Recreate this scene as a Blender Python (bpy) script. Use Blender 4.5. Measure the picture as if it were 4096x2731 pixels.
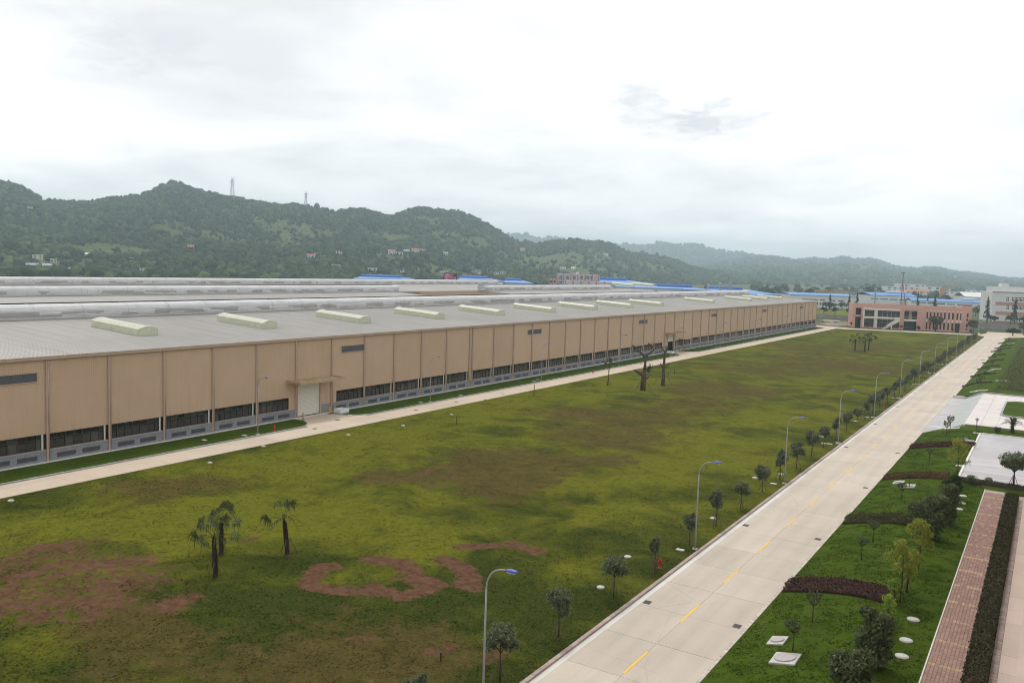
import bpy, math, random
import numpy as np
from mathutils import Vector, Matrix
from mathutils.bvhtree import BVHTree

for _o in list(bpy.data.objects):
    bpy.data.objects.remove(_o)
scene = bpy.context.scene
col = scene.collection
rng = np.random.default_rng(7)
random.seed(7)

# ------------------------------------------------------------------ camera
PW, PH = 4096.0, 2731.0
FPX = 3411.0
CAM_H = 25.0
HAZE = 2.15e-4
SKYOFF = (3.1, 7.7, 0)
_vp = (4220.0, 1136.0)          # where the road direction vanishes
_sl = 0.034                     # slope of the horizon in the picture
_dY = np.array([(_vp[0]-PW/2)/FPX, (_vp[1]-PH/2)/FPX, 1.0]); _dY /= np.linalg.norm(_dY)
_d0 = np.array([0, (_vp[1]-_sl*(_vp[0]-PW/2)-PH/2)/FPX, 1.0])
_up = np.cross(_d0, _dY); _up /= np.linalg.norm(_up)
if _up[1] > 0: _up = -_up
_dX = np.cross(_dY, _up)
if _dX[0] < 0: _dX = -_dX
RW = np.array([_dX, _dY, _up])  # rows: world axes seen in image axes (right, down, forward)
CAM = np.array([0.0, 0.0, CAM_H])

cam_d = bpy.data.cameras.new('camera')
cam_d.sensor_width = 36.0
cam_d.lens = 36.0*FPX/PW
cam_d.clip_start = 0.3
cam_d.clip_end = 30000.0
cam = bpy.data.objects.new('camera', cam_d); col.objects.link(cam)
_m = Matrix.Identity(4)
for _i in range(3):
    _m[_i][0] = RW[_i][0]; _m[_i][1] = -RW[_i][1]; _m[_i][2] = -RW[_i][2]; _m[_i][3] = CAM[_i]
cam.matrix_world = _m
scene.camera = cam

# ------------------------------------------------------------------ sky, sun, exposure
SUN_EL, SUN_AZ = math.radians(58), math.radians(-35)     # azimuth from +Y towards +X
sun_dir = Vector((math.sin(SUN_AZ)*math.cos(SUN_EL), math.cos(SUN_AZ)*math.cos(SUN_EL), math.sin(SUN_EL)))
world = bpy.data.worlds.new('World'); scene.world = world
world.use_nodes = True
wn, wl = world.node_tree.nodes, world.node_tree.links
wn.clear()
def wnode(t, **k):
    n = wn.new(t)
    for a, b in k.items(): setattr(n, a, b)
    return n
def wmath(op, a, b=None, clamp=False):
    n = wnode('ShaderNodeMath', operation=op, use_clamp=clamp)
    for i, v in enumerate((a, b)):
        if v is None: continue
        if isinstance(v, (int, float)): n.inputs[i].default_value = v
        else: wl.new(v, n.inputs[i])
    return n.outputs[0]
def wramp(val, pts):
    n = wnode('ShaderNodeValToRGB'); wl.new(val, n.inputs[0])
    els = n.color_ramp.elements
    while len(els) < len(pts): els.new(0.5)
    for e, (p, c) in zip(els, pts):
        e.position = p; e.color = (c, c, c, 1) if isinstance(c, (int, float)) else (*c, 1)
    return n.outputs[0]
def wmix(f, a, b, mode='MIX'):
    n = wnode('ShaderNodeMix', data_type='RGBA', blend_type=mode)
    for sock, v in ((n.inputs[0], f), (n.inputs[6], a), (n.inputs[7], b)):
        if isinstance(v, (int, float)): sock.default_value = v
        elif isinstance(v, tuple): sock.default_value = (*v, 1)
        else: wl.new(v, sock)
    return n.outputs[2]
_out = wnode('ShaderNodeOutputWorld'); _bg = wnode('ShaderNodeBackground')
_sky = wnode('ShaderNodeTexSky', sky_type='NISHITA', sun_disc=False)
_sky.sun_elevation = SUN_EL; _sky.sun_rotation = SUN_AZ; _sky.altitude = 300; _sky.dust_density = 3.0
_tc = wnode('ShaderNodeTexCoord')
_sep = wnode('ShaderNodeSeparateXYZ'); wl.new(_tc.outputs['Generated'], _sep.inputs[0])
_z = wmath('ADD', wmath('MAXIMUM', _sep.outputs[2], 0.0), 0.16)
_comb = wnode('ShaderNodeCombineXYZ')
wl.new(wmath('DIVIDE', _sep.outputs[0], _z), _comb.inputs[0]); wl.new(wmath('DIVIDE', _sep.outputs[1], _z), _comb.inputs[1])
def wnoise(scale, detail, rough=.55, dist=0.0, off=(0, 0, 0), sq=(1, 1, 1)):
    mp = wnode('ShaderNodeMapping'); mp.inputs['Location'].default_value = off; mp.inputs['Scale'].default_value = sq
    wl.new(_comb.outputs[0], mp.inputs[0])
    n = wnode('ShaderNodeTexNoise'); n.inputs['Scale'].default_value = scale; n.inputs['Detail'].default_value = detail
    n.inputs['Roughness'].default_value = rough; n.inputs['Distortion'].default_value = dist
    wl.new(mp.outputs[0], n.inputs[0]); return n.outputs[0]
CLOUD = 12.6      # radiance of bright cloud before the background strength of 0.1
_big = wramp(wnoise(0.62, 5, .5, .25, SKYOFF), [(0.40, 0.0), (0.64, 1.0)])
_mid = wramp(wnoise(1.9, 7, .58, .5, (1.3, 2.2, 0)), [(0.44, 0.0), (0.70, 1.0)])
_c = wmix(_big, (CLOUD*1.10, CLOUD*1.09, CLOUD*1.075), (CLOUD*.715, CLOUD*.72, CLOUD*.73))
_c = wmix(wmath('MULTIPLY', _mid, .42), _c, (CLOUD*.66, CLOUD*.67, CLOUD*.685))
# small dark scud clouds drifting under the bright layer
def wisp(px, py, w, h, strength, colr):
    d = RW @ np.array([(px-PW/2)/FPX, (py-PH/2)/FPX, 1.0]); d /= np.linalg.norm(d)
    right = np.cross(d, (0, 0, 1)); right /= np.linalg.norm(right); upv = np.cross(right, d)
    global _c
    def dot(v, s):
        n = wnode('ShaderNodeVectorMath', operation='DOT_PRODUCT'); wl.new(_tc.outputs['Generated'], n.inputs[0]); n.inputs[1].default_value = tuple(v)
        return wmath('DIVIDE', n.outputs['Value'], s)
    r2 = wmath('ADD', wmath('POWER', dot(right, w), 2.0), wmath('POWER', dot(upv, h), 2.0))
    nz = wnoise(9.0, 6, .6, .6, (px*.01, py*.01, 0))
    mk = wmath('MULTIPLY', wmath('SUBTRACT', wmath('ADD', wmath('MULTIPLY', nz, 2.4), -.30), r2), .9)
    fwd = wnode('ShaderNodeVectorMath', operation='DOT_PRODUCT'); wl.new(_tc.outputs['Generated'], fwd.inputs[0]); fwd.inputs[1].default_value = tuple(d)
    mk = wmath('MULTIPLY', wmath('MULTIPLY', mk, wmath('GREATER_THAN', fwd.outputs['Value'], 0.0), True), strength)
    _c = wmix(mk, _c, tuple(CLOUD*v for v in colr))
wisp(2790, 475, .10, .030, .85, (.60, .61, .63))
wisp(2540, 385, .045, .020, .8, (.62, .63, .65))
wisp(560, 185, .08, .036, .7, (.62, .63, .65))
_col = wmix(0.955, _sky.outputs[0], _c)
wl.new(_col, _bg.inputs[0]); _bg.inputs[1].default_value = 0.1
wl.new(_bg.outputs[0], _out.inputs[0])

sun_d = bpy.data.lights.new('sun', 'SUN'); sun_d.energy = 1.5; sun_d.angle = math.radians(10); sun_d.color = (1.0, .965, .91)
sun = bpy.data.objects.new('sun', sun_d); col.objects.link(sun)
sun.rotation_euler = sun_dir.to_track_quat('Z', 'Y').to_euler()

vs = scene.view_settings
vs.view_transform = 'Standard'; vs.look = 'None'; vs.gamma = 1.0; vs.use_curve_mapping = False
vs.exposure = 0.0
scene.cycles.max_bounces = 6
scene.cycles.volume_bounces = 1
scene.cycles.use_denoising = True
scene.cycles.filter_width = 1.05

# ------------------------------------------------------------------ helpers
def ray(px, py): return RW @ np.array([(px-PW/2)/FPX, (py-PH/2)/FPX, 1.0])
def at(px, py, z=0.0):
    """point of the place at height z that the photograph shows at (px, py)"""
    d = ray(px, py); return CAM + d*((z-CAM_H)/d[2])
def at_depth(px, py, depth): return CAM + ray(px, py)*depth
def vw(x, y): return x*PW/2352.0, y*PW/2352.0
def z_at(px, py, P):
    """height above P, on the vertical through P, that shows at row py"""
    d = ray(px, py); h = math.hypot(P[0], P[1]); return CAM_H + d[2]*h/math.hypot(d[0], d[1])

def tag(o, label=None, cat=None, group=None, kind=None):
    if label: o['label'] = label
    if cat: o['category'] = cat
    if group: o['group'] = group
    if kind: o['kind'] = kind
    return o
def empty(name, loc, rz=0.0, label=None, cat=None, group=None):
    o = bpy.data.objects.new(name, None); col.objects.link(o)
    o.location = tuple(loc); o.rotation_euler = (0, 0, rz); o.empty_display_size = .3
    return tag(o, label, cat, group)
def link(name, me, mat=None, parent=None, loc=(0, 0, 0), rot=(0, 0, 0), scale=(1, 1, 1)):
    o = bpy.data.objects.new(name, me); col.objects.link(o)
    if mat is not None and not me.materials: me.materials.append(mat)
    if parent is not None: o.parent = parent
    o.location = tuple(loc); o.rotation_euler = tuple(rot); o.scale = tuple(scale)
    return o
def np_mesh(name, V, F, smooth=False):
    """V (n,3), F (m,k) arrays"""
    V = np.asarray(V, np.float32); F = np.asarray(F, np.int32)
    me = bpy.data.meshes.new(name)
    me.vertices.add(len(V)); me.vertices.foreach_set('co', V.ravel())
    k = F.shape[1]
    me.loops.add(F.size); me.loops.foreach_set('vertex_index', F.ravel())
    me.polygons.add(len(F)); me.polygons.foreach_set('loop_start', np.arange(0, F.size, k, dtype=np.int32))
    me.polygons.foreach_set('loop_total', np.full(len(F), k, np.int32))
    if smooth: me.polygons.foreach_set('use_smooth', np.ones(len(F), bool))
    me.update(calc_edges=True)
    return me
class MB:
    def __init__(s): s.v = []; s.f = []; s.smooth = False
    def add(s, vs_, fs_):
        b = len(s.v); s.v += [tuple(map(float, p)) for p in vs_]; s.f += [tuple(b+i for i in f) for f in fs_]; return s
    def box(s, x0, x1, y0, y1, z0, z1):
        return s.add([(x0,y0,z0),(x1,y0,z0),(x1,y1,z0),(x0,y1,z0),(x0,y0,z1),(x1,y0,z1),(x1,y1,z1),(x0,y1,z1)],
                     [(3,2,1,0),(4,5,6,7),(0,1,5,4),(1,2,6,5),(2,3,7,6),(3,0,4,7)])
    def bbox(s, x0, x1, y0, y1, z0, z1, b):
        """box whose upper edges are bevelled by b"""
        return s.add([(x0,y0,z0),(x1,y0,z0),(x1,y1,z0),(x0,y1,z0),(x0,y0,z1-b),(x1,y0,z1-b),(x1,y1,z1-b),(x0,y1,z1-b),
                      (x0+b,y0+b,z1),(x1-b,y0+b,z1),(x1-b,y1-b,z1),(x0+b,y1-b,z1)],
                     [(0,1,5,4),(1,2,6,5),(2,3,7,6),(3,0,4,7),(4,5,9,8),(5,6,10,9),(6,7,11,10),(7,4,8,11),(8,9,10,11),(3,2,1,0)])
    def quad(s, a, b, c, d): return s.add([a, b, c, d], [(0, 1, 2, 3)])
    def tube(s, pts, radii, n=7, cap=True):
        pts = [Vector(p) for p in pts]
        if not hasattr(radii, '__len__'): radii = [radii]*len(pts)
        rings = []; base = len(s.v)
        for i, p in enumerate(pts):
            t = (pts[min(i+1, len(pts)-1)]-pts[max(i-1, 0)]).normalized()
            a = t.orthogonal().normalized() if i == 0 else (pa - t*pa.dot(t)).normalized()
            pa = a; b = t.cross(a)
            s.v += [tuple(p + (a*math.cos(q)+b*math.sin(q))*radii[i]) for q in [2*math.pi*k/n for k in range(n)]]
        for i in range(len(pts)-1):
            for k in range(n):
                s.f.append((base+i*n+k, base+i*n+(k+1)%n, base+(i+1)*n+(k+1)%n, base+(i+1)*n+k))
        if cap:
            s.f.append(tuple(base+k for k in range(n))[::-1]); s.f.append(tuple(base+(len(pts)-1)*n+k for k in range(n)))
        return s
    def disc(s, c, r, z0, z1, n=20, b=.02):
        prof = [(r, z0), (r, z1-b), (r-b, z1)]; base = len(s.v)
        for (q, z) in prof: s.v += [(c[0]+q*math.cos(2*math.pi*k/n), c[1]+q*math.sin(2*math.pi*k/n), z) for k in range(n)]
        for j in range(2):
            for k in range(n): s.f.append((base+j*n+k, base+j*n+(k+1)%n, base+(j+1)*n+(k+1)%n, base+(j+1)*n+k))
        s.f.append(tuple(base+2*n+k for k in range(n))); return s
    def lathe(s, prof, n=10, c=(0, 0)):
        base = len(s.v)
        for (q, z) in prof: s.v += [(c[0]+q*math.cos(2*math.pi*k/n), c[1]+q*math.sin(2*math.pi*k/n), z) for k in range(n)]
        for j in range(len(prof)-1):
            for k in range(n): s.f.append((base+j*n+k, base+j*n+(k+1)%n, base+(j+1)*n+(k+1)%n, base+(j+1)*n+k))
        s.f.append(tuple(base+k for k in range(n))[::-1]); s.f.append(tuple(base+(len(prof)-1)*n+k for k in range(n))); return s
    def extrude_y(s, prof, y0, y1, closed=True):
        """profile of (x, z) points, run from y0 to y1"""
        n = len(prof); base = len(s.v)
        s.v += [(x, y0, z) for x, z in prof]+[(x, y1, z) for x, z in prof]
        for k in range(n if closed else n-1): s.f.append((base+k, base+(k+1)%n, base+n+(k+1)%n, base+n+k))
        if closed: s.f.append(tuple(base+k for k in range(n))[::-1]); s.f.append(tuple(base+n+k for k in range(n)))
        return s
    def poly(s, pts, z0=None, z1=None):
        """flat polygon from xy(z) points, or a slab between z0 and z1"""
        if z0 is None: return s.add(pts, [tuple(range(len(pts)))])
        n = len(pts)
        return s.add([(p[0], p[1], z0) for p in pts]+[(p[0], p[1], z1) for p in pts],
                     [tuple(range(n, 2*n))]+[(k, (k+1) % n, n+(k+1) % n, n+k) for k in range(n)])
    def mesh(s, name, mat=None):
        me = bpy.data.meshes.new(name); me.from_pydata(s.v, [], s.f)
        if s.smooth: me.polygons.foreach_set('use_smooth', np.ones(len(me.polygons), bool))
        me.update()
        if mat: me.materials.append(mat)
        return me
    def build(s, name, mat, parent=None, **k): return link(name, s.mesh(name, mat), None, parent, **k)

def fbm(x, y, seed=0, octaves=4):
    x = np.asarray(x, float); y = np.asarray(y, float); out = np.zeros_like(x); amp = .5
    for o in range(octaves):
        xi = np.floor(x).astype(np.int64); yi = np.floor(y).astype(np.int64); fx = x-xi; fy = y-yi
        fx = fx*fx*(3-2*fx); fy = fy*fy*(3-2*fy)
        def h(a, b):
            n = (a*374761393+b*668265263+(seed+o)*1442695041) & 0xffffffff
            n = ((n ^ (n >> 13))*1274126177) & 0xffffffff
            return ((n ^ (n >> 16)) & 0xffff)/65535.0
        v = (h(xi, yi)*(1-fx)+h(xi+1, yi)*fx)*(1-fy)+(h(xi, yi+1)*(1-fx)+h(xi+1, yi+1)*fx)*fy
        out += amp*v; amp *= .5; x = x*2.03+11.3; y = y*2.03+5.7
    return out/(1-.5**octaves)
ORD = ['nearest', 'second nearest', 'third', 'fourth', 'fifth', 'sixth', 'seventh', 'eighth', 'ninth', 'tenth', 'eleventh', 'twelfth', 'thirteenth', 'fourteenth', 'fifteenth', 'sixteenth', 'seventeenth', 'eighteenth', 'nineteenth', 'twentieth']
TENS = {20: 'twenty', 30: 'thirty', 40: 'forty', 50: 'fifty'}
UN = ['', 'first', 'second', 'third', 'fourth', 'fifth', 'sixth', 'seventh', 'eighth', 'ninth']
def nth(i):
    """i from 0, counted away from the camera"""
    n = i+1
    if n <= 20: return ORD[i]
    t = n//10*10; return {20: 'twentieth', 30: 'thirtieth', 40: 'fortieth', 50: 'fiftieth'}[t] if n == t else TENS[t]+'-'+UN[n-t]

# ------------------------------------------------------------------ materials
class NT:
    """small shader-graph writer"""
    def __init__(s, name, rough=.8, spec=.3, metal=0.0):
        s.m = bpy.data.materials.new(name); s.m.use_nodes = True
        s.n, s.l = s.m.node_tree.nodes, s.m.node_tree.links
        s.b = s.n['Principled BSDF']; s.b.inputs['Roughness'].default_value = rough
        s.b.inputs['Specular IOR Level'].default_value = spec; s.b.inputs['Metallic'].default_value = metal
        s.geo = s.n.new('ShaderNodeNewGeometry'); s.tc = s.n.new('ShaderNodeTexCoord'); s.pos = s.geo.outputs['Position']
    def _in(s, sock, v):
        if isinstance(v, (int, float)): sock.default_value = v
        elif isinstance(v, tuple): sock.default_value = (*v, 1) if len(v) == 3 and sock.type == 'RGBA' else v
        else: s.l.new(v, sock)
    def math(s, op, a, b=None, clamp=False):
        n = s.n.new('ShaderNodeMath'); n.operation = op; n.use_clamp = clamp
        s._in(n.inputs[0], a)
        if b is not None: s._in(n.inputs[1], b)
        return n.outputs[0]
    def map(s, vec, scale=(1, 1, 1), loc=(0, 0, 0), rot=(0, 0, 0)):
        n = s.n.new('ShaderNodeMapping'); s.l.new(vec, n.inputs[0]); n.inputs['Scale'].default_value = scale; n.inputs['Location'].default_value = loc; n.inputs['Rotation'].default_value = rot
        return n.outputs[0]
    def noise(s, scale, detail=3, rough=.55, vec=None, dist=0.0):
        n = s.n.new('ShaderNodeTexNoise'); s.l.new(s.pos if vec is None else vec, n.inputs[0])
        n.inputs['Scale'].default_value = scale; n.inputs['Detail'].default_value = detail; n.inputs['Roughness'].default_value = rough; n.inputs['Distortion'].default_value = dist
        return n.outputs[0]
    def ramp(s, v, pts):
        n = s.n.new('ShaderNodeValToRGB'); s.l.new(v, n.inputs[0]); e = n.color_ramp.elements
        while len(e) < len(pts): e.new(.5)
        for k, (p, c) in zip(e, pts): k.position = p; k.color = (c, c, c, 1) if isinstance(c, (int, float)) else (*c, 1)
        return n.outputs[0]
    def mix(s, f, a, b, mode='MIX'):
        n = s.n.new('ShaderNodeMix'); n.data_type = 'RGBA'; n.blend_type = mode
        for k, v in ((0, f), (6, a), (7, b)): s._in(n.inputs[k], v)
        return n.outputs[2]
    def attr(s, name):
        n = s.n.new('ShaderNodeAttribute'); n.attribute_name = name; return n.outputs['Fac']
    def island(s): return s.geo.outputs['Random Per Island']
    def objrand(s):
        n = s.n.new('ShaderNodeObjectInfo'); return n.outputs['Random']
    def color(s, c): s._in(s.b.inputs['Base Color'], c); return s
    def rough(s, v): s._in(s.b.inputs['Roughness'], v); return s
    def bump(s, h, strength=.3, dist=.02):
        n = s.n.new('ShaderNodeBump'); n.inputs['Strength'].default_value = strength; n.inputs['Distance'].default_value = dist
        s.l.new(h, n.inputs['Height']); s.l.new(n.outputs[0], s.b.inputs['Normal']); return s
def simple(name, c, rough=.8, var=.12, scale=1.5, spec=.3, metal=0.0, stain=None, objvar=0.0):
    t = NT(name, rough, spec, metal)
    lo = tuple(v*(1-var) for v in c); hi = tuple(min(1, v*(1+var)) for v in c)
    k = t.mix(t.ramp(t.noise(scale, 4), [(.3, 0.0), (.7, 1.0)]), lo, hi)
    if stain:
        k = t.mix(t.math('MULTIPLY', t.ramp(t.noise(scale*.35, 6, .65, dist=.6), [(.5, 0.0), (.75, 1.0)]), stain[1]), k, stain[0])
    if objvar:
        o = t.objrand(); k = t.mix(1.0, k, t.ramp(o, [(0.0, 1-objvar), (1.0, 1+objvar)]), 'MULTIPLY')
    t.color(k); return t.m
def leaf_mat(name, dark, mid, light, trans=.25, rough=.6):
    t = NT(name, .8, .08)
    k = t.ramp(t.island(), [(0.0, dark), (.55, mid), (1.0, light)])
    k = t.mix(.5, k, t.ramp(t.noise(.8, 3), [(.3, tuple(v*.75 for v in mid)), (.7, tuple(v*1.25 for v in mid))]))
    t.color(k)
    tr = t.n.new('ShaderNodeBsdfTranslucent'); t._in(tr.inputs[0], k)
    mx = t.n.new('ShaderNodeMixShader'); mx.inputs[0].default_value = trans
    t.l.new(t.b.outputs[0], mx.inputs[1]); t.l.new(tr.outputs[0], mx.inputs[2])
    t.l.new(mx.outputs[0], t.n['Material Output'].inputs[0]); return t.m
M = {}
_tan_old = simple('tan_cladding', (.53, .365, .225), .55, .035, .4, .25, stain=((.47, .33, .20), .2))
M['tan_trim'] = simple('tan_trim', (.44, .32, .235), .5, .06, .6, .35)
M['pipe'] = simple('downpipe_paint', (.40, .285, .22), .5, .08, 1.2)
M['canopy'] = simple('canopy_sheet', (.42, .31, .185), .6, .15, .8, stain=((.25, .19, .10), .6))
M['plinth'] = simple('grey_block', (.27, .275, .30), .85, .1, 3)
M['dark_frame'] = simple('dark_frame', (.035, .04, .045), .4, .1, 2, .5)
M['sill'] = simple('sill_metal', (.45, .36, .31), .5, .05)
M['louver'] = simple('louver_grey', (.085, .09, .10), .5, .15, 4)
M['shutter'] = simple('roller_shutter', (.62, .60, .53), .5, .03, .7)
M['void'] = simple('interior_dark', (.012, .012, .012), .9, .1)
M['yellow_post'] = simple('yellow_paint', (.65, .36, .03), .5, .15, 4)
M['white_paint'] = simple('white_paint', (.76, .76, .74), .6, .06, 2)
M['galv'] = simple('galvanised', (.30, .305, .305), .5, .08, 2, .4)
M['lamp_blue'] = simple('lamp_blue', (.06, .09, .48), .35, .06, 3, .5)
M['cover'] = simple('pale_concrete_cover', (.50, .48, .45), .85, .1, 3, stain=((.32, .30, .27), .6))
M['iron'] = simple('cast_iron', (.06, .058, .055), .6, .2, 8)
M['red'] = simple('red_paint', (.45, .03, .03), .45, .1, 6)
M['bark'] = simple('bark', (.085, .062, .045), .95, .3, 6)
M['bark_pale'] = simple('stake_wood', (.13, .10, .07), .95, .3, 6)
M['black'] = simple('black_rubber', (.02, .02, .02), .7, .1)

t = NT('tan_cladding', .55, .25)
k = t.mix(t.ramp(t.noise(.35, 4), [(.3, 0.0), (.7, 1.0)]), (.50, .352, .24), (.535, .38, .262))
k = t.mix(t.math('MULTIPLY', t.ramp(t.noise(1.0, 6, .65, t.map(t.pos, (1, 1.6, .05))), [(.48, 0.0), (.75, 1.0)]), .30), k, (.43, .315, .21))
k = t.mix(t.math('MULTIPLY', t.ramp(t.noise(.9, 6, .7, t.map(t.pos, (1, 3.5, .12), (2, 4, 0))), [(.56, 0.0), (.74, 1.0)]), .25), k, (.36, .26, .18))
k = t.mix(1.0, k, t.ramp(t.objrand(), [(0.0, .955), (1.0, 1.03)]), 'MULTIPLY')
t.color(k); M['tan'] = t.m
t = NT('window_glass', .06, .5)
k = t.ramp(t.objrand(), [(0.0, (.006, .007, .007)), (.55, (.012, .013, .012)), (.75, (.05, .05, .045)), (1.0, (.02, .024, .022))])
t.color(k).rough(.07); M['glass'] = t.m
t = NT('far_glass', .1, .5); t.color((.03, .036, .042)); M['far_glass'] = t.m

# roof sheet: weathered pale grey steel with rust-dust streaks running down the fall (X)
t = NT('roof_sheet', .55, .3)
v = t.map(t.pos, (.06, 1.1, 1))
k = t.mix(t.ramp(t.noise(1.0, 5, .6, v), [(.3, 0.0), (.7, 1.0)]), (.395, .375, .345), (.50, .478, .44))
k = t.mix(t.math('MULTIPLY', t.ramp(t.noise(.5, 5, .6, t.map(t.pos, (.1, 2.2, 1), (3, 9, 0))), [(.55, 0.0), (.75, 1.0)]), .45), k, (.28, .255, .23))
k = t.mix(t.math('MULTIPLY', t.ramp(t.noise(.05, 3, .5), [(.35, 0.0), (.7, 1.0)]), .4), k, (.33, .315, .30))
t.color(k); M['roof'] = t.m
# ridge ventilator: pale steel, grime in streaks and rectangular louvre bays
t = NT('ventilator_sheet', .7, .15)
k = t.mix(t.ramp(t.noise(1.0, 5, .65, t.map(t.pos, (.3, .25, 2.5))), [(.35, 0.0), (.7, 1.0)]), (.47, .47, .465), (.62, .62, .615))
br = t.n.new('ShaderNodeTexVoronoi'); br.distance = 'CHEBYCHEV'; br.inputs['Scale'].default_value = 1.0; br.inputs['Randomness'].default_value = .75
t.l.new(t.map(t.pos, (.05, .32, 1.0)), br.inputs[0])
sep = t.n.new('ShaderNodeSeparateColor'); t.l.new(br.outputs['Color'], sep.inputs[0])
hz = t.n.new('ShaderNodeSeparateXYZ'); t.l.new(t.pos, hz.inputs[0])
low = t.math('MULTIPLY', t.math('LESS_THAN', hz.outputs[2], 15.55), t.math('GREATER_THAN', hz.outputs[2], 14.75))
k = t.mix(t.math('MULTIPLY', t.math('MULTIPLY', t.math('GREATER_THAN', sep.outputs[0], .55), low), .7), k, (.27, .255, .235))
k = t.mix(t.math('MULTIPLY', t.ramp(t.noise(.6, 5, .65, t.map(t.pos, (1, 1.2, .35), (5, 1, 3))), [(.55, 0.0), (.78, 1.0)]), .5), k, (.30, .28, .25))
t.color(k); M['vent'] = t.m
M['skylight'] = simple('fibreglass_pale_green', (.52, .54, .385), .5, .08, 1.2, .3, stain=((.44, .43, .32), .4))
M['skylight_top'] = simple('fibreglass_top', (.50, .49, .385), .4, .1, 1.5, .45, stain=((.42, .39, .29), .5))
M['flash'] = simple('flashing_grey', (.40, .40, .41), .5, .15, 2)

# concrete
def concrete(name, base, tyres=False, wet=0.0, st=.45, pinkish=(0.60, .47, .38)):
    t = NT(name, .85, .3)
    k = t.mix(t.ramp(t.noise(.18, 5, .55), [(.3, 0.0), (.7, 1.0)]), tuple(v*.92 for v in base), tuple(min(1, v*1.06) for v in base))
    k = t.mix(t.math('MULTIPLY', t.ramp(t.noise(.05, 4, .6, t.map(t.pos, (1, .35, 1), (4, 2, 0))), [(.45, 0.0), (.75, 1.0)]), st), k, pinkish)
    if st > .6: k = t.mix(t.math('MULTIPLY', t.ramp(t.noise(.22, 7, .68, t.map(t.pos, (.5, 1.6, 1), (1, 5, 0)), dist=.8), [(.44, 0.0), (.62, 1.0)]), .6), k, tuple(v*.55 for v in base))
    k = t.mix(t.math('MULTIPLY', t.ramp(t.noise(.5, 6, .7, t.map(t.pos, (1.4, .12, 1), (7, 1, 0))), [(.50, 0.0), (.74, 1.0)]), .5), k, tuple(v*.74 for v in base))
    k = t.mix(t.math('MULTIPLY', t.ramp(t.noise(.9, 7, .72, dist=1.0), [(.60, 0.0), (.74, 1.0)]), .4), k, tuple(v*.66 for v in base))
    k = t.mix(t.math('MULTIPLY', t.ramp(t.noise(14, 3, .7), [(.62, 0.0), (.75, 1.0)]), .3), k, tuple(v*.75 for v in base))
    if tyres:
        sx_ = t.n.new('ShaderNodeSeparateXYZ'); t.l.new(t.pos, sx_.inputs[0]); tot = None
        for c_ in (-23.6, -21.9, -19.6, -17.9):
            q_ = t.math('POWER', t.math('DIVIDE', t.math('SUBTRACT', sx_.outputs[0], c_), .42), 2.0); e_ = t.math('DIVIDE', 1.0, t.math('ADD', 1.0, t.math('MULTIPLY', q_, q_)))
            tot = e_ if tot is None else t.math('ADD', tot, e_)
        k = t.mix(t.math('MULTIPLY', t.math('MULTIPLY', tot, t.ramp(t.noise(.35, 6, .7, t.map(t.pos, (1.6, .10, 1), (9, 3, 0))), [(.32, 0.0), (.68, 1.0)])), .34, True), k, tuple(v*.62 for v in base))
        vr = t.n.new('ShaderNodeTexVoronoi'); vr.feature = 'DISTANCE_TO_EDGE'; vr.inputs['Scale'].default_value = .13; t.l.new(t.mix(.06, t.pos, t.noise(.8, 4)), vr.inputs[0])
        ck = t.math('MULTIPLY', t.ramp(vr.outputs[0], [(0.0, 1.0), (.004, 0.0)]), t.ramp(t.noise(.06, 3), [(.52, 0.0), (.6, 1.0)])); k = t.mix(t.math('MULTIPLY', ck, .6), k, tuple(v*.45 for v in base))
    k = t.mix(1.0, k, t.ramp(t.objrand(), [(0.0, .94), (1.0, 1.05)]), 'MULTIPLY')
    t.color(k); t.bump(t.noise(30, 3), .12, .01)
    if wet:
        w = t.ramp(t.noise(.16, 5, .6, t.map(t.pos, (1, .5, 1), (2, 2, 0))), [(.42, 1.0), (.6, 0.0)])
        t.rough(t.math('SUBTRACT', .8, t.math('MULTIPLY', w, .62*wet)))
    return t.m
M['road'] = concrete('road_concrete', (.515, .445, .37), tyres=True, pinkish=(.51, .41, .325))
M['service'] = concrete('service_concrete', (.54, .45, .355), pinkish=(.54, .40, .30))
M['apron'] = concrete('apron_concrete', (.50, .40, .345))
M['gutter'] = concrete('gutter_concrete', (.64, .63, .59))
M['kerb'] = simple('kerb_stone', (.37, .29, .255), .9, .14, 2.5, objvar=.12)
M['kerb_grey'] = simple('kerb_grey', (.36, .36, .36), .9, .14, 2.5, objvar=.1)
M['kerb_flush'] = simple('kerb_flush', (.52, .45, .41), .9, .2, 3, objvar=.14)
M['joint'] = simple('joint_filler', (.37, .32, .265), .95, .1)
M['line'] = simple('yellow_line', (.85, .50, .03), .7, .06, 3, stain=((.72, .50, .15), .35))
M['wet'] = concrete('wet_concrete', (.50, .47, .475), wet=.45, st=.7, pinkish=(.22, .215, .225))
M['tile'] = simple('plaza_tile', (.60, .54, .51), .7, .07, .5, stain=((.48, .43, .40), .4), objvar=.05)
M['step'] = simple('stone_step', (.40, .41, .39), .85, .1, .8)
M['brick'] = simple('red_paver', (.30, .185, .15), .9, .10, 1.2, objvar=.12)
M['brick_y'] = simple('yellow_paver', (.39, .265, .165), .9, .14, 3, objvar=.12)
M['soil'] = simple('soil', (.17, .10, .075), .95, .2, 2)

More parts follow.
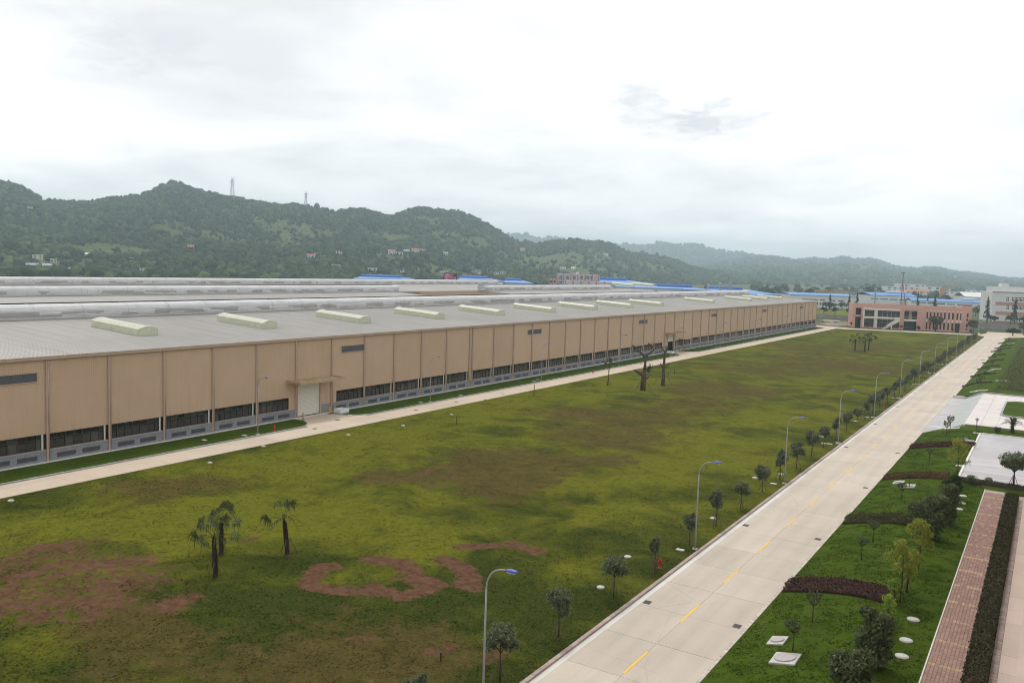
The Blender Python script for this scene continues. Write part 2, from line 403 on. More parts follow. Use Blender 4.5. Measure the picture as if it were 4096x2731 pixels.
# grass
def grass_mat(name, light, mid, dark, brown, attrs=False):
    t = NT(name, 1.0, .02)
    if attrs:
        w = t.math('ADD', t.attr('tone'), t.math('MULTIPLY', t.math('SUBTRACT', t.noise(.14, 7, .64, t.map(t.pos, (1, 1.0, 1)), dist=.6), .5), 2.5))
    else:
        w = t.math('ADD', .5, t.math('MULTIPLY', t.math('SUBTRACT', t.noise(.22, 6, .62, dist=.4), .5), 1.1))
    k = t.ramp(w, [(.12, dark), (.42, mid), (.78, light)])
    if attrs:
        bw = t.math('ADD', t.attr('brown'), t.math('MULTIPLY', t.math('SUBTRACT', t.noise(.26, 8, .70, dist=1.0), .5), 2.9))
        k = t.mix(t.math('MULTIPLY', t.ramp(bw, [(.34, 0.0), (.86, 1.0)]), .85), k, t.mix(t.ramp(t.noise(.6, 6, .7, dist=.7), [(.35, 0.0), (.65, 1.0)]), tuple(v*.62 for v in brown), tuple(v*1.22 for v in brown)))
    k = t.mix(t.math('MULTIPLY', t.ramp(t.noise(2.2, 5, .7, dist=.5), [(.42, 0.0), (.68, 1.0)]), .5), k, tuple(v*.5 for v in mid))
    k = t.mix(t.math('MULTIPLY', t.ramp(t.noise(1.1, 5, .7, dist=.8), [(.5, 0.0), (.75, 1.0)]), .45), k, tuple(v*.8 for v in brown))
    k = t.mix(t.math('MULTIPLY', t.ramp(t.noise(7, 4, .7), [(.48, 0.0), (.66, 1.0)]), .32), k, tuple(min(1, v*1.25) for v in light))
    if attrs:
        sw = t.math('ADD', t.attr('soil'), t.math('MULTIPLY', t.math('SUBTRACT', t.noise(.75, 8, .74, dist=1.2), .5), 2.1))
        sm = t.ramp(sw, [(.44, 0.0), (.66, 1.0)])
        so = t.mix(t.ramp(t.noise(1.3, 5, .7), [(.35, 0.0), (.7, 1.0)]), (.078, .038, .022), (.155, .085, .053))
        so = t.mix(t.math('MULTIPLY', t.ramp(t.noise(9, 2, .6), [(.68, 0.0), (.74, 1.0)]), .6), so, (.30, .23, .19))
        k = t.mix(sm, k, so)
    t.color(k); t.bump(t.noise(5, 5, .75), .9, .08)
    return t.m
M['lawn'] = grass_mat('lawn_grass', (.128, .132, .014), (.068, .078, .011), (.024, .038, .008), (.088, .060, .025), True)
M['strip'] = grass_mat('strip_grass', (.070, .104, .012), (.045, .076, .009), (.023, .043, .007), (.055, .046, .015))
M['bank'] = grass_mat('bank_grass', (.074, .112, .013), (.048, .082, .009), (.024, .045, .007), (.060, .046, .018))
M['weeds'] = grass_mat('weedy_soil', (.065, .088, .02), (.060, .062, .024), (.105, .06, .045), (.09, .06, .03))

M['leaf_grey'] = leaf_mat('leaf_grey_green', (.050, .064, .036), (.15, .17, .10), (.37, .40, .25), .3, .5)
M['leaf_dark'] = leaf_mat('leaf_dark_green', (.034, .048, .020), (.11, .14, .062), (.30, .33, .17), .3, .45)
M['leaf_yellow'] = leaf_mat('leaf_yellow_green', (.14, .17, .025), (.30, .33, .06), (.50, .52, .13), .35, .55)
M['leaf_lime'] = leaf_mat('leaf_lime', (.12, .19, .03), (.28, .38, .07), (.45, .56, .14), .35, .55)
M['leaf_palm'] = leaf_mat('leaf_palm', (.028, .042, .012), (.080, .095, .032), (.24, .25, .13), .2, .45)
M['leaf_mid'] = leaf_mat('leaf_mid', (.02, .034, .014), (.045, .07, .026), (.085, .12, .05), .15, .55)
M['hedge_purple'] = leaf_mat('hedge_purple', (.036, .018, .017), (.085, .042, .036), (.155, .085, .068), .12, .6)
M['hedge_olive'] = leaf_mat('hedge_olive', (.030, .034, .014), (.075, .075, .028), (.14, .13, .055), .15, .6)
M['hedge_rust'] = leaf_mat('hedge_rust', (.05, .032, .014), (.125, .075, .032), (.20, .13, .06), .15, .6)
M['hedge_dark'] = leaf_mat('hedge_dark', (.020, .024, .012), (.058, .058, .028), (.13, .11, .055), .1, .6)

# buildings far away
M['white_wall'] = simple('white_wall', (.62, .62, .61), .7, .05, .15)
M['grey_wall'] = simple('grey_wall', (.36, .36, .39), .8, .07, .2)
M['blue_roof'] = simple('blue_roof', (.075, .225, .52), .5, .08, .12)
M['blue_dark'] = simple('blue_roof_dark', (.05, .14, .38), .5, .1, .2)
M['pink'] = simple('pink_tile', (.54, .30, .245), .75, .05, .3)
M['cream'] = simple('cream_band', (.62, .58, .50), .7, .05, .4)
M['brown_band'] = simple('brown_band', (.42, .25, .17), .75, .05, .3)
M['orange'] = simple('orange_pilaster', (.36, .17, .125), .75, .06, .4)
M['wall_grey'] = simple('precast_wall', (.26, .245, .235), .9, .15, .3, stain=((.14, .13, .12), .6))
M['red_tile'] = simple('red_roof_tile', (.40, .17, .12), .85, .15, .4)
M['orange_steel'] = simple('orange_steel', (.60, .22, .05), .5, .1)
M['mast'] = simple('mast_paint', (.22, .05, .05), .6, .1)
M['rubble'] = simple('rubble', (.30, .19, .14), .95, .35, 1.5)
M['gravel'] = simple('gravel', (.27, .25, .22), .95, .2, 2)

# ================================================================== the setting
def sheet(name, pts, z, mat, parent=None):
    o = MB().poly([(p[0], p[1], z) for p in pts]).build(name, mat, parent); return tag(o, kind='structure') if parent is None else o
# open country round the works
t = NT('country_ground', .95, .1)
k = t.ramp(t.noise(.006, 6, .6), [(.3, (.045, .07, .025)), (.5, (.075, .095, .032)), (.62, (.16, .115, .075)), (.75, (.06, .085, .03))])
k = t.mix(t.ramp(t.noise(.05, 5, .65), [(.4, 0.0), (.7, .6)]), k, (.05, .065, .025))
t.color(k); M['country'] = t.m
g = MB().box(-8600, 6200, -1800, 7400, -1.0, -.06).build('ground', M['country']); tag(g, kind='structure')

# --- the great lawn, with its tones and worn patches stored on the surface
XL0, XL1 = -87.4, -25.3
nx, ny = 125, 810
gx = np.linspace(XL0, XL1, nx)
yend = 430.6+(gx+86.3)*.325
yend[-6:] = np.linspace(yend[-6], 429, 6)
gv = np.linspace(0, 1, ny)**1.35
GX = np.repeat(gx[None, :], ny, 0); GY = 24+(yend[None, :]-24)*gv[:, None]
GZ = .08+.10*(fbm(GX*.12, GY*.12, 3)-.5)+.035*(fbm(GX*.9, GY*.9, 5)-.5)
edge = np.clip(np.minimum(GX-XL0, XL1-GX)/2.5, 0, 1); GZ = .08+(GZ-.08)*edge
tone = np.full(GX.shape, .50)-.16*np.clip((62-GY)/22, 0, 1); brown = np.zeros(GX.shape); soil = np.zeros(GX.shape)  # base tone gets darker towards the near end of the lawn
wx = GX+5*(fbm(GX*.11, GY*.11, 21)-.5); wy = GY+7*(fbm(GX*.11, GY*.11, 22)-.5)
def blob(px, py, r):
    P = at(*vw(px, py)); return np.exp(-(((wx-P[0])**2+(wy-P[1])**2)/(r*r)))
for a in [(550,1200,7),(700,1080,8),(900,1000,9),(1080,940,11),(300,1200,6),(100,1220,5),(1450,880,9),(1650,1060,8),(1300,1120,4),(1780,960,9),(1500,1080,5),(1700,795,14),(850,1180,5),(1000,1230,4),(1420,1190,4),(130,1470,4),(1600,1010,8),(450,1170,6),(1250,900,11),(2050,775,12),(1180,1040,4)]:
    tone += .45*blob(*a)
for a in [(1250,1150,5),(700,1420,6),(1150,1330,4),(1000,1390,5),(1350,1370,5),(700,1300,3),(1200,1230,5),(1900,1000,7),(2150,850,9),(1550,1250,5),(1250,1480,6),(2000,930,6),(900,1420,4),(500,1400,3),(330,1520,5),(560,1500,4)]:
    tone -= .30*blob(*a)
for a in [(1750,850,17),(1900,830,17),(1600,890,10),(1480,960,9),(1350,1000,7),(1250,1070,6),(1150,1055,6),(1700,900,9),(2050,800,18),(1850,800,16),(2000,850,10),(1300,950,6),(900,1095,3.5),(1130,1130,5),(350,1125,4.5),(470,1110,3.5),(250,1420,4),(800,1500,5),(330,1490,4),(600,1560,3),(1000,1490,4),(200,1250,3),(1420,1060,4),(1050,1090,4),(1600,930,9),(1200,1100,4),(1480,1010,6)]:
    brown += .80*blob(a[0], a[1], a[2]*1.25)
def strokes(lines, r):
    out = np.zeros(GX.shape)
    for ln in lines:
        P = [at(*vw(*p))[:2] for p in ln]
        for a, b in zip(P[:-1], P[1:]):
            d = b-a; u = np.clip(((GX-a[0])*d[0]+(GY-a[1])*d[1])/(d@d), 0, 1)
            q = np.hypot(GX-a[0]-u*d[0], GY-a[1]-u*d[1]); out = np.maximum(out, np.clip(1.25-.75*q/r, 0, 1.0))
    return out
soil = np.maximum(soil, .95*strokes([[(740,1303),(764,1304)], [(735,1308),(704,1345),(755,1358),(788,1360)], [(838,1362),(857,1350)], [(1062,1258),(1130,1254)], [(1172,1250),(1236,1268)]], .95))
soil = np.maximum(soil, .95*strokes([[(890,1362),(921,1370),(978,1358),(992,1338)], [(975,1345),(950,1318),(924,1293),(850,1287)], [(1018,1286),(1052,1302),(1084,1330)], [(1062,1345),(1082,1348)]], 1.05))
soil = np.maximum(soil, .72*strokes([[(788,1360),(838,1362),(890,1362)], [(905,1330),(950,1335)]], .6))
soil = np.maximum(soil, .60*strokes([[(0,1370),(120,1340),(300,1330)], [(60,1290),(250,1310)], [(0,1400),(200,1395)]], 4.4))
soil = np.maximum(soil, .70*strokes([[(30,1330),(120,1300),(230,1300),(330,1290)], [(20,1390),(150,1380),(260,1385)], [(220,1340),(250,1370)], [(380,1395),(420,1380)], [(90,1262),(160,1252)]], 1.9))
soil = np.maximum(soil, .60*strokes([[(805,1470),(850,1468)], [(1120,1520),(1150,1500)], [(1420,985),(1460,985)], [(1310,950),(1390,960)], [(1560,990),(1600,990)], [(980,1500),(1040,1490)], [(570,1240),(590,1238)], [(940,1100),(1000,1075)]], .9))
soil = np.maximum(soil, .95*strokes([[(895,1020),(925,1045),(960,1080),(1060,1105),(1200,1135),(1320,1160)], [(1900,905),(1965,915)]], .16))
F = (np.arange(nx-1)[None, :]+np.arange(ny-1)[:, None]*nx).ravel()
F = np.stack([F, F+1, F+1+nx, F+nx], 1)
me = np_mesh('lawn', np.stack([GX.ravel(), GY.ravel(), GZ.ravel()], 1), F, True)
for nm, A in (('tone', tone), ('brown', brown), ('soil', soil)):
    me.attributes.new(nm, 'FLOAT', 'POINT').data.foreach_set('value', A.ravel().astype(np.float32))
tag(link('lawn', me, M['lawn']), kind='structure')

# --- main road: slabs of concrete with open joints, kerbs, gutter, dashes
XR0, XR1, XRC = -25.0, -16.7, -20.78
road = MB().box(XR0-.05, XR1+.05, 18, 432, -.5, -.035).build('road', M['joint']); tag(road, kind='structure')
SL = 5.68
slabs = [MB().bbox(0, XRC-XR0-.45-.014, 0, SL-.03, -.3, 0, .006).mesh('slab', M['road']), MB().bbox(0, XR1-XRC-.014, 0, SL-.03, -.3, 0, .006).mesh('slab', M['road'])]
y = 46.78-SL*5
while y < 430:
    for j, x in enumerate((XR0+.45, XRC)):
        link('slab', slabs[j], None, road, (x, y, random.uniform(-.004, .004)))
    y += SL
gm = MB().bbox(0, .43, 0, SL*2-.03, -.3, -.012, .006).mesh('gutter_strip', M['gutter'])
y = 46.78-SL*5
while y < 428:
    link('gutter_strip', gm, None, road, (XR0, y, 0)); y += SL*2
dm = MB().poly([(-.068, 0, 0), (.068, 0, 0), (.068, 3.8, 0), (-.068, 3.8, 0)]).mesh('lane_dash', M['line'])
for i in range(-3, 41): link('lane_dash', dm, None, road, (XRC-.02, 47.2+9.58*i, .009))
ks = MB().bbox(-.30, 0, 0, .955, -.3, .145, .02).mesh('kerb_stone', M['kerb'])
kerb = empty('kerb', (XR0, 24, 0)); tag(kerb, kind='structure')
for i in range(300): link('kerb_stone', ks, None, kerb, (random.uniform(-.006, .006), i*.975, random.uniform(-.006, .004)))
b = MB()
for i in range(300, 413): b.bbox(-.30, 0, i*.975, i*.975+.955, -.3, .145, .02)
tag(b.build('far_kerb_stones', M['kerb'], kerb), kind='stuff')
ks2 = MB().bbox(0, .24, 0, .575, -.3, .03, .012).mesh('flush_kerb_stone', M['kerb_flush'])
kerb2 = empty('flush_kerb', (XR1, 40, 0)); tag(kerb2, kind='structure')
def flush_ok(y): return not (153 < y < 204)
n = 0; b = MB()
for i in range(650):
    yy = i*.60
    if not flush_ok(40+yy): continue
    if n < 300: link('flush_kerb_stone', ks2, None, kerb2, (random.uniform(-.01, .01), yy, random.uniform(-.008, .008))); n += 1
    else: b.bbox(0, .24, yy, yy+.575, -.3, .03, .012)
tag(b.build('far_flush_kerb_stones', M['kerb_flush'], kerb2), kind='stuff')

# --- service road beside the hall, its kerb and the grass strip
sv = MB().poly([(-92.1, 20), (-87.3, 20), (-87.3, 431.5), (-92.1, 431.5)], -.4, .04).build('service_road', M['joint']); tag(sv, kind='structure')
sm = MB().bbox(0, 4.78, 0, 5.76, -.2, .125, .006).mesh('slab', M['service'])
for i in range(71): link('slab', sm, None, sv, (-92.08, 22.5+5.785*i, random.uniform(-.004, .004)))
DOORS = ((93.9, 98.7), (245.4, 250.1))
def strip_piece(y0, y1, round0, round1):
    """grass strip between hall and service road; rounded where a driveway cuts it"""
    pts = [(-98.3, y0), ]
    x0, x1 = -97.9, -92.5
    a = []
    R = 4.6
    if round0: a += [(x0, y0), (x0+.8, y0+.1)]+[(x1-R+R*math.sin(q), y0+R-R*math.cos(q)) for q in np.linspace(.1, math.pi/2, 9)]
    else: a += [(x0, y0), (x1, y0)]
    if round1: a += [(x1-R+R*math.cos(q), y1-R+R*math.sin(q)) for q in np.linspace(0, math.pi/2-.1, 9)]+[(x0+.8, y1-.1), (x0, y1)]
    else: a += [(x1, y1), (x0, y1)]
    return a
strips = [strip_piece(24, 92.6, False, True), strip_piece(100.2, 243.4, True, True), strip_piece(252.4, 431.0, True, True)]
for i, a in enumerate(strips):
    tag(MB().poly(a, -.3, .19).build('grass_strip', M['strip']), kind='structure')
    kb = empty('kerb', (0, 0, 0)); tag(kb, kind='structure')
    # kerb stones follow the outer edge
    edge_pts = a[1:-1] if i else a[1:-1]
    if i == 0: edge_pts = a[1:-2]
    L = [Vector((p[0], p[1], 0)) for p in edge_pts]
    b = MB(); cnt = 0; pm = {}
    for p, q in zip(L[:-1], L[1:]):
        d = (q-p); ln = d.length; n_ = max(1, round(ln/1.0)); rz = math.atan2(d.y, d.x); s_ = ln/n_
        key = round(s_, 2)
        for j in range(n_):
            pp = p+d*(j/n_)
            if pp.y < 230 or n_ == 1:
                if key not in pm: pm[key] = MB().bbox(0, s_-.015, -.18, .0, -.3, .235, .015).mesh('kerb_stone', M['kerb_grey'])
                link('kerb_stone', pm[key], None, kb, (pp.x, pp.y, random.uniform(-.006, .006)), (0, 0, rz))
            else:
                c, s = math.cos(rz), math.sin(rz); w = s_-.015; base = len(b.v); b.bbox(0, w, -.18, 0, -.3, .235, .015)
                b.v[base:] = [(pp.x+x*c-y_*s, pp.y+x*s+y_*c, z) for x, y_, z in b.v[base:]]
    if b.v: tag(b.build('far_kerb_stones', M['kerb_grey'], kb), kind='stuff')
# driveways up to the two gates
for y0, y1 in ((90.0, 103.0), (240.6, 255.2)):
    MB().poly([(-98.4, y0), (-92.0, y0), (-92.0, y1), (-98.4, y1)], -.3, .118).build('driveway', M['service'], sv)
# house apron along the hall foot
tag(MB().box(-98.55, -97.95, 31, 437, -.3, .205).build('footing', M['gutter']), kind='structure')

# --- crossroad in front of the pink building, junction
pts = [at(3264, 1306), at(3300, 1312), (-92, 431.3), (-86.3, 430.6), (-27.5, 449.6), (-25.6, 446), (-25.0, 430), (-16.7, 430), at(4011, 1354), at(4040, 1350), at(4120, 1351), at(4120, 1338),
       at(4025, 1331), at(3949, 1327), at(3890, 1335.5), at(3735, 1328), at(3560, 1320.5), at(3410, 1313), at(3264, 1300.5)]
tag(MB().poly([(p[0], p[1]) for p in pts], -.3, -.008).build('crossroad', M['service']), kind='structure')

# ------------------------------------------------------------------ the bank and terrace on the right of the road
ZT = 1.6
def zb(X):
    u = np.clip((np.asarray(X, float)+16.4)/8.6, 0, 1); return .06+(ZT-.06)*(1-(1-u)**1.7)
def at_bank(px, py):
    z = .8
    for _ in range(12): P = at(px, py, z); z = float(zb(P[0]))
    return np.array([P[0], P[1], z])
def grid_sheet(name, xs, ys, yfun, mat, zfun):
    X = np.repeat(np.asarray(xs)[None, :], len(ys), 0); Y = yfun(X, np.repeat(np.asarray(ys)[:, None], len(xs), 1))
    Z = zfun(X, Y)
    n, m = len(xs), len(ys); F = (np.arange(n-1)[None, :]+np.arange(m-1)[:, None]*n).ravel()
    me = np_mesh(name, np.stack([X.ravel(), Y.ravel(), Z.ravel()], 1), np.stack([F, F+1, F+1+n, F+n], 1), True)
    return tag(link(name, me, mat), kind='structure')
bump = lambda X, Y: zb(X)+.05*(fbm(X*.5, Y*.5, 9)-.5)*np.clip((X+16.4), 0, 1)
grid_sheet('grass_bank', np.concatenate([np.linspace(-16.45, -4.86, 40)]), np.linspace(22, 108.9, 160), lambda X, Y: Y, M['bank'], bump)
grid_sheet('grass_bank', np.concatenate([np.linspace(-16.45, -7, 34), np.linspace(-6, 45, 12)]), np.linspace(108.9, 150, 80),
           lambda X, Y: 108.9+(Y-108.9)*((152.9+np.clip((X+16.5)*.68, 0, 4.3))-108.9)/41.1, M['bank'], bump)
grid_sheet('grass_bank', np.linspace(-16.45, -8.6, 28), np.linspace(204.9, 430, 220), lambda X, Y: Y+(430-Y)/225*np.clip((X+14.6)*.12, 0, .6), M['bank'], bump)
grid_sheet('weedy_ground', np.linspace(-9.6, 70, 80), np.linspace(211, 434, 180), lambda X, Y: Y, M['weeds'], lambda X, Y: ZT+.05+.25*(fbm(X*.4, Y*.4, 12)-.5)*np.clip((X+9.6)/2, 0, 1))
sheet('grass_bank', [(-8.7, 205.2), (45, 207), (45, 212), (-8.7, 212)], ZT+.02, M['bank'])

# apron, stairs, plaza
tag(MB().poly([(XR1+.02, 153.3), (-14.3, 154.6), (-14.3, 204.0), (XR1+.02, 204.0)], -.4, .012).build('forecourt', M['wet']), kind='structure')
stairs = empty('stairs', (-14.4, 156.0, 0), 0, 'broad grey stone stairs climbing from the road to the paved plaza', 'stairs')
NST = 10
for i in range(NST):
    x0 = i*.35; y0 = -1.2+i*.20
    MB().bbox(x0, x0+.52, y0, 47.0, -.3, (i+1)*ZT/NST, .012).build('step', M['step'], stairs)
tag(MB().poly([(-10.9, 157.4), (45, 160), (45, 205), (-10.9, 203.2)], ZT-.6, ZT-.02).build('plaza', M['joint']), kind='structure')
pl = bpy.data.objects['plaza']
tm = MB().bbox(.01, 2.28, .01, 2.28, -.1, .03, .012).mesh('tile', M['tile'])
for i in range(6):
    for j in range(20):
        link('tile', tm, None, pl, (-10.88+i*2.3, 157.5+j*2.29, ZT+random.uniform(-.006, .006)))
tag(MB().poly([(2.9, 158.2), (45, 160), (45, 205), (2.9, 203.5)], ZT-.05, ZT+.026).build('plaza_far_part', M['tile'], pl), kind='stuff')
# cheek wall and retaining wall on the north side
cw = empty('stair_wall', (-14.5, 203.3, 0), 0, 'low dark stone cheek wall stepping up beside the plaza stairs', 'wall')
for i in range(NST): MB().bbox(i*.35, i*.35+.36, 0, .32, -.3, (i+1)*ZT/NST+.22, .02).build('coping_stone', M['kerb_grey'], cw)
for i in range(14): MB().bbox(3.5+i*2.0, 3.5+i*2.0+1.98, 0, .32, 1.0, ZT+.28, .02).build('coping_stone', M['kerb_grey'], cw)
rw = empty('retaining_wall', (XR1, 204.0, 0), 0, 'low curved cream retaining wall at the foot of the bank beside the stairs', 'wall')
for i in range(6):
    a = math.radians(-8+i*4)
    MB().bbox(0, .42, 0, .25, -.3, .52, .02).build('wall_block', M['cream'], rw, loc=(i*.40, .25-.10*math.sin(i*.6), 0))
# planter lawn on the plaza
pts = [(-6.15, 172.6), (-5.6, 171.2), (-4.4, 170.7), (30, 171.5), (30, 192.5), (-4.6, 192.7), (-6.1, 190.8)]
plant = empty('planter_bed', (0, 0, 0), 0, 'raised green lawn bed with stone edging on the pale plaza', 'planter')
MB().poly(pts, ZT-.2, ZT+.26).build('turf', M['bank'], plant)
L = [Vector((p[0], p[1], 0)) for p in pts]; L = L[2::-1]+L[:4:-1]+[]
L = [Vector((p[0], p[1], 0)) for p in (pts[3], pts[2], pts[1], pts[0], pts[6], pts[5], pts[4])]
for p, q in zip(L[:-1], L[1:]):
    d = q-p; ln = d.length; n_ = max(1, round(ln/1.5)); rz = math.atan2(d.y, d.x); s_ = ln/n_
    kmesh = MB().bbox(0, s_-.02, 0, .3, -.2, .32, .02).mesh('edging_stone', M['kerb_grey'])
    for j in range(n_): 
        pp = p+d*(j/n_); link('edging_stone', kmesh, None, plant, (pp.x, pp.y, ZT), (0, 0, rz))

# white wet yard
yard = MB().poly([(-7.8, 112.4), (45, 114), (45, 150), (-7.8, 148.6)], ZT-.5, ZT+.09).build('paved_yard', M['wet']); tag(yard, kind='structure')
km = MB().bbox(-.28, 0, 0, 1.18, -.4, .2, .02).mesh('kerb_stone', M['gutter'])
for i in range(30): link('kerb_stone', km, None, yard, (-7.82, 112.5+i*1.2, ZT))
km2 = MB().bbox(0, 1.18, 0, .25, -.4, .2, .02).mesh('kerb_stone', M['gutter'])
for i in range(16): link('kerb_stone', km2, None, yard, (-7.8+i*1.2, 148.7+i*.027, ZT))

# brick footpath: rows of pavers with yellow bands
path = MB().poly([(-4.84, 22), (-2.86, 22), (-2.86, 109.0), (-4.84, 109.0)], ZT-.4, ZT+.008).build('footpath', M['joint']); tag(path, kind='structure')
PWD, PLN = .2165, .4495
pb = MB().bbox(0, PWD-.012, 0, PLN-.014, -.06, .06, .006)
pm1 = pb.mesh('paver', M['brick']); pm2 = pb.mesh('paver', M['brick_y'])
near, rest, rest_y = [], MB(), MB()
cells = [(r, c) for r in range(0, 186) for c in range(9)]
yb0 = 56.4
def is_band(r): return (r-72) % 9 == 0
cells.sort(key=lambda rc: abs(rc[0]*PLN+24-60))
for i, (r, c) in enumerate(cells):
    x, y = -4.83+c*PWD, 24+r*PLN+.02*(c % 2)
    if y > 108.6: continue
    band = is_band(r) and random.random() < .8
    if i < 300: link('paver', pm2 if band else pm1, None, path, (x, y, ZT+random.uniform(-.004, .005)))
    else:
        dz = random.uniform(-.004, .005); (rest_y if band else rest).bbox(x, x+PWD-.012, y, y+PLN-.014, ZT-.03+dz, ZT+.06+dz, .006)
t = NT('red_paver_field', .9, .2)
k = t.ramp(t.island(), [(0.0, (.26, .16, .13)), (.5, (.295, .182, .148)), (.92, (.33, .205, .17)), (1.0, (.40, .28, .25))])
t.color(k); M['brick_field'] = t.m
tag(rest.build('other_pavers', M['brick_field'], path), kind='stuff'); tag(rest_y.build('other_yellow_pavers', M['brick_y'], path), kind='stuff')
em = MB().bbox(-.09, 0, 0, .78, -.4, .10, .012).mesh('edging_stone', M['gutter'])
for i in range(106): link('edging_stone', em, None, path, (-4.85, 24+i*.8, ZT)) 
em2 = MB().bbox(0, .08, 0, .78, -.4, .085, .012).mesh('edging_stone', M['kerb'])
for i in range(106): link('edging_stone', em2, None, path, (-2.86, 24+i*.8, ZT))
# paved apron along the office block
tag(MB().poly([(-1.1, 20), (.4, 20), (.4, 108), (-1.1, 108)], ZT-.4, ZT+.0).build('pavement', M['joint']), kind='structure')
pv = bpy.data.objects['pavement']
am = MB().bbox(0, 1.05, 0, 2.96, -.1, .055, .01).mesh('slab', M['apron'])
for i in range(29): link('slab', am, None, pv, (-1.10, 22+i*2.98, ZT+random.uniform(-.004, .004)))
gmm = MB().bbox(0, .42, 0, .48, -.1, .05, .012).mesh('gutter_paver', simple('gutter_paver', (.30, .235, .205), .9, .15, 3, objvar=.2))
for i in range(172): link('gutter_paver', gmm, None, pv, (-1.53, 22+i*.5, ZT+random.uniform(-.004, .004)))

# ================================================================== the long factory hall
XW, ZE, BAY = -98.63, 12.66, 7.785
hall = empty('factory_hall', (XW, 0, 0), 0, 'very long tan metal-clad factory hall with pale grey multi-span roof', 'factory')
colY = [54.49+BAY*i for i in range(-2, 12)]
colY += [54.49+BAY*11+.96+BAY*i for i in range(0, 39)]
YA, YB = colY[0], colY[-1]
# wall sheet between two columns
def ribbed(y0, y1, z0, z1, n):
    b = MB(); w = (y1-y0)/n; prof = []
    for i in range(n):
        q = y0+i*w; prof += [(0, q), (0, q+w*.62), (.014, q+w*.72), (.014, q+w*.90)]
    prof.append((0, y1))
    vv = [(x, q, z0) for x, q in prof]+[(x, q, z1) for x, q in prof]; n_ = len(prof)
    b.add(vv, [(k, k+1, n_+k+1, n_+k) for k in range(n_-1)])
    b.add([(0, y0, z0), (0, y1, z0), (-.3, y1, z0), (-.3, y0, z0)], [(0, 1, 2, 3)])
    return b
ZP, ZW = 1.62, 3.48            # plinth top, window head
wall_m = ribbed(0, BAY, ZW, ZE-.1, 30).mesh('wall_panel', M['tan'])
wall_full = ribbed(0, BAY, ZP, ZE-.1, 30).mesh('wall_panel', M['tan'])
plinth_m = MB().box(-.3, .06, 0, BAY, -.3, ZP-.09).mesh('plinth', None)
t = NT('grey_block_wall', .85, .2)
bt = t.n.new('ShaderNodeTexBrick'); bt.inputs['Scale'].default_value = 1.0; bt.inputs['Brick Width'].default_value = .4; bt.inputs['Row Height'].default_value = .2; bt.inputs['Mortar Size'].default_value = .012
sx = t.n.new('ShaderNodeSeparateXYZ'); t.l.new(t.pos, sx.inputs[0]); cx = t.n.new('ShaderNodeCombineXYZ'); t.l.new(sx.outputs[1], cx.inputs[0]); t.l.new(sx.outputs[2], cx.inputs[1]); t.l.new(cx.outputs[0], bt.inputs[0])
bt.inputs['Color1'].default_value = (.235, .24, .265, 1); bt.inputs['Color2'].default_value = (.29, .295, .32, 1); bt.inputs['Mortar'].default_value = (.16, .165, .18, 1)
k = t.mix(t.math('MULTIPLY', t.ramp(t.noise(.7, 5, .6), [(.5, 0.0), (.75, 1.0)]), .35), bt.outputs[0], (.20, .195, .20))
t.color(k); t.bump(bt.outputs['Fac'], .5, -.02); M['block'] = t.m
plinth_m.materials.append(M['block'])
sill_m = MB().box(-.3, .10, .13, BAY-.13, ZP-.09, ZP).mesh('sill', M['sill'])
col_m = MB().box(.06, .2, -.10, .10, -.2, ZE-.02).mesh('column', M['tan_trim'])
pipe_m = MB(); pipe_m.smooth = True
pipe_m.tube([(.17, .20, .35), (.17, .20, ZE-.3)], .07, 8); pipe_m.tube([(.17, .20, .35), (.26, .20, .2)], .07, 8); pipe_m = pipe_m.mesh('downpipe', M['pipe'])
lou_f = MB().box(.062, .085, -1.15, 1.15, .50, 1.06)
lou_f = lou_f.mesh('vent_grille', M['louver'])
slat_b = MB()
for q in range(6): slat_b.add([(.087, -1.1, .54+q*.085), (.087, 1.1, .54+q*.085), (.115, 1.1, .585+q*.085), (.115, -1.1, .585+q*.085)], [(0, 1, 2, 3)])
slat_b = slat_b.mesh('grille_slats', simple('grille_slat', (.15, .155, .165), .5, .1))
def window_frame(y0, y1, n):
    b = MB(); x0, x1 = -.2, -.1
    b.box(x0, x1, y0, y1, ZP, ZP+.07); b.box(x0, x1, y0, y1, ZW-.07, ZW); b.box(x0, x1, y0+.07, y1-.07, ZW-.62, ZW-.55)
    for i in range(n+1):
        q = y0+(y1-y0)*i/n; a, c = max(y0, q-.035), min(y1, q+.035)
        b.box(x0+.004, x1+.006, a, c, ZP+.07, ZW-.07)
    return b
NP = 7
frame_m = window_frame(.13, BAY-.13, NP).mesh('window_frame', M['dark_frame'])
pw = (BAY-.26)/NP
pane_lo = MB().quad((-.165, .035, ZP+.07), (-.165, pw-.035, ZP+.07), (-.165, pw-.035, ZW-.62), (-.165, .035, ZW-.62)).mesh('pane', M['glass'])
pane_hi = MB().quad((-.165, .035, ZW-.55), (-.165, pw-.035, ZW-.55), (-.165, pw-.035, ZW-.07), (-.165, .035, ZW-.07)).mesh('pane', M['glass'])
strip_m = MB().quad((-.165, .13, ZP+.05), (-.165, BAY-.13, ZP+.05), (-.165, BAY-.13, ZW-.05), (-.165, .13, ZW-.05)).mesh('window_panes', M['glass'])
post_m = MB().box(-.09, -.03, BAY-.62, BAY-.42, ZP+.02, ZW-.02).mesh('inner_post', M['cream'])
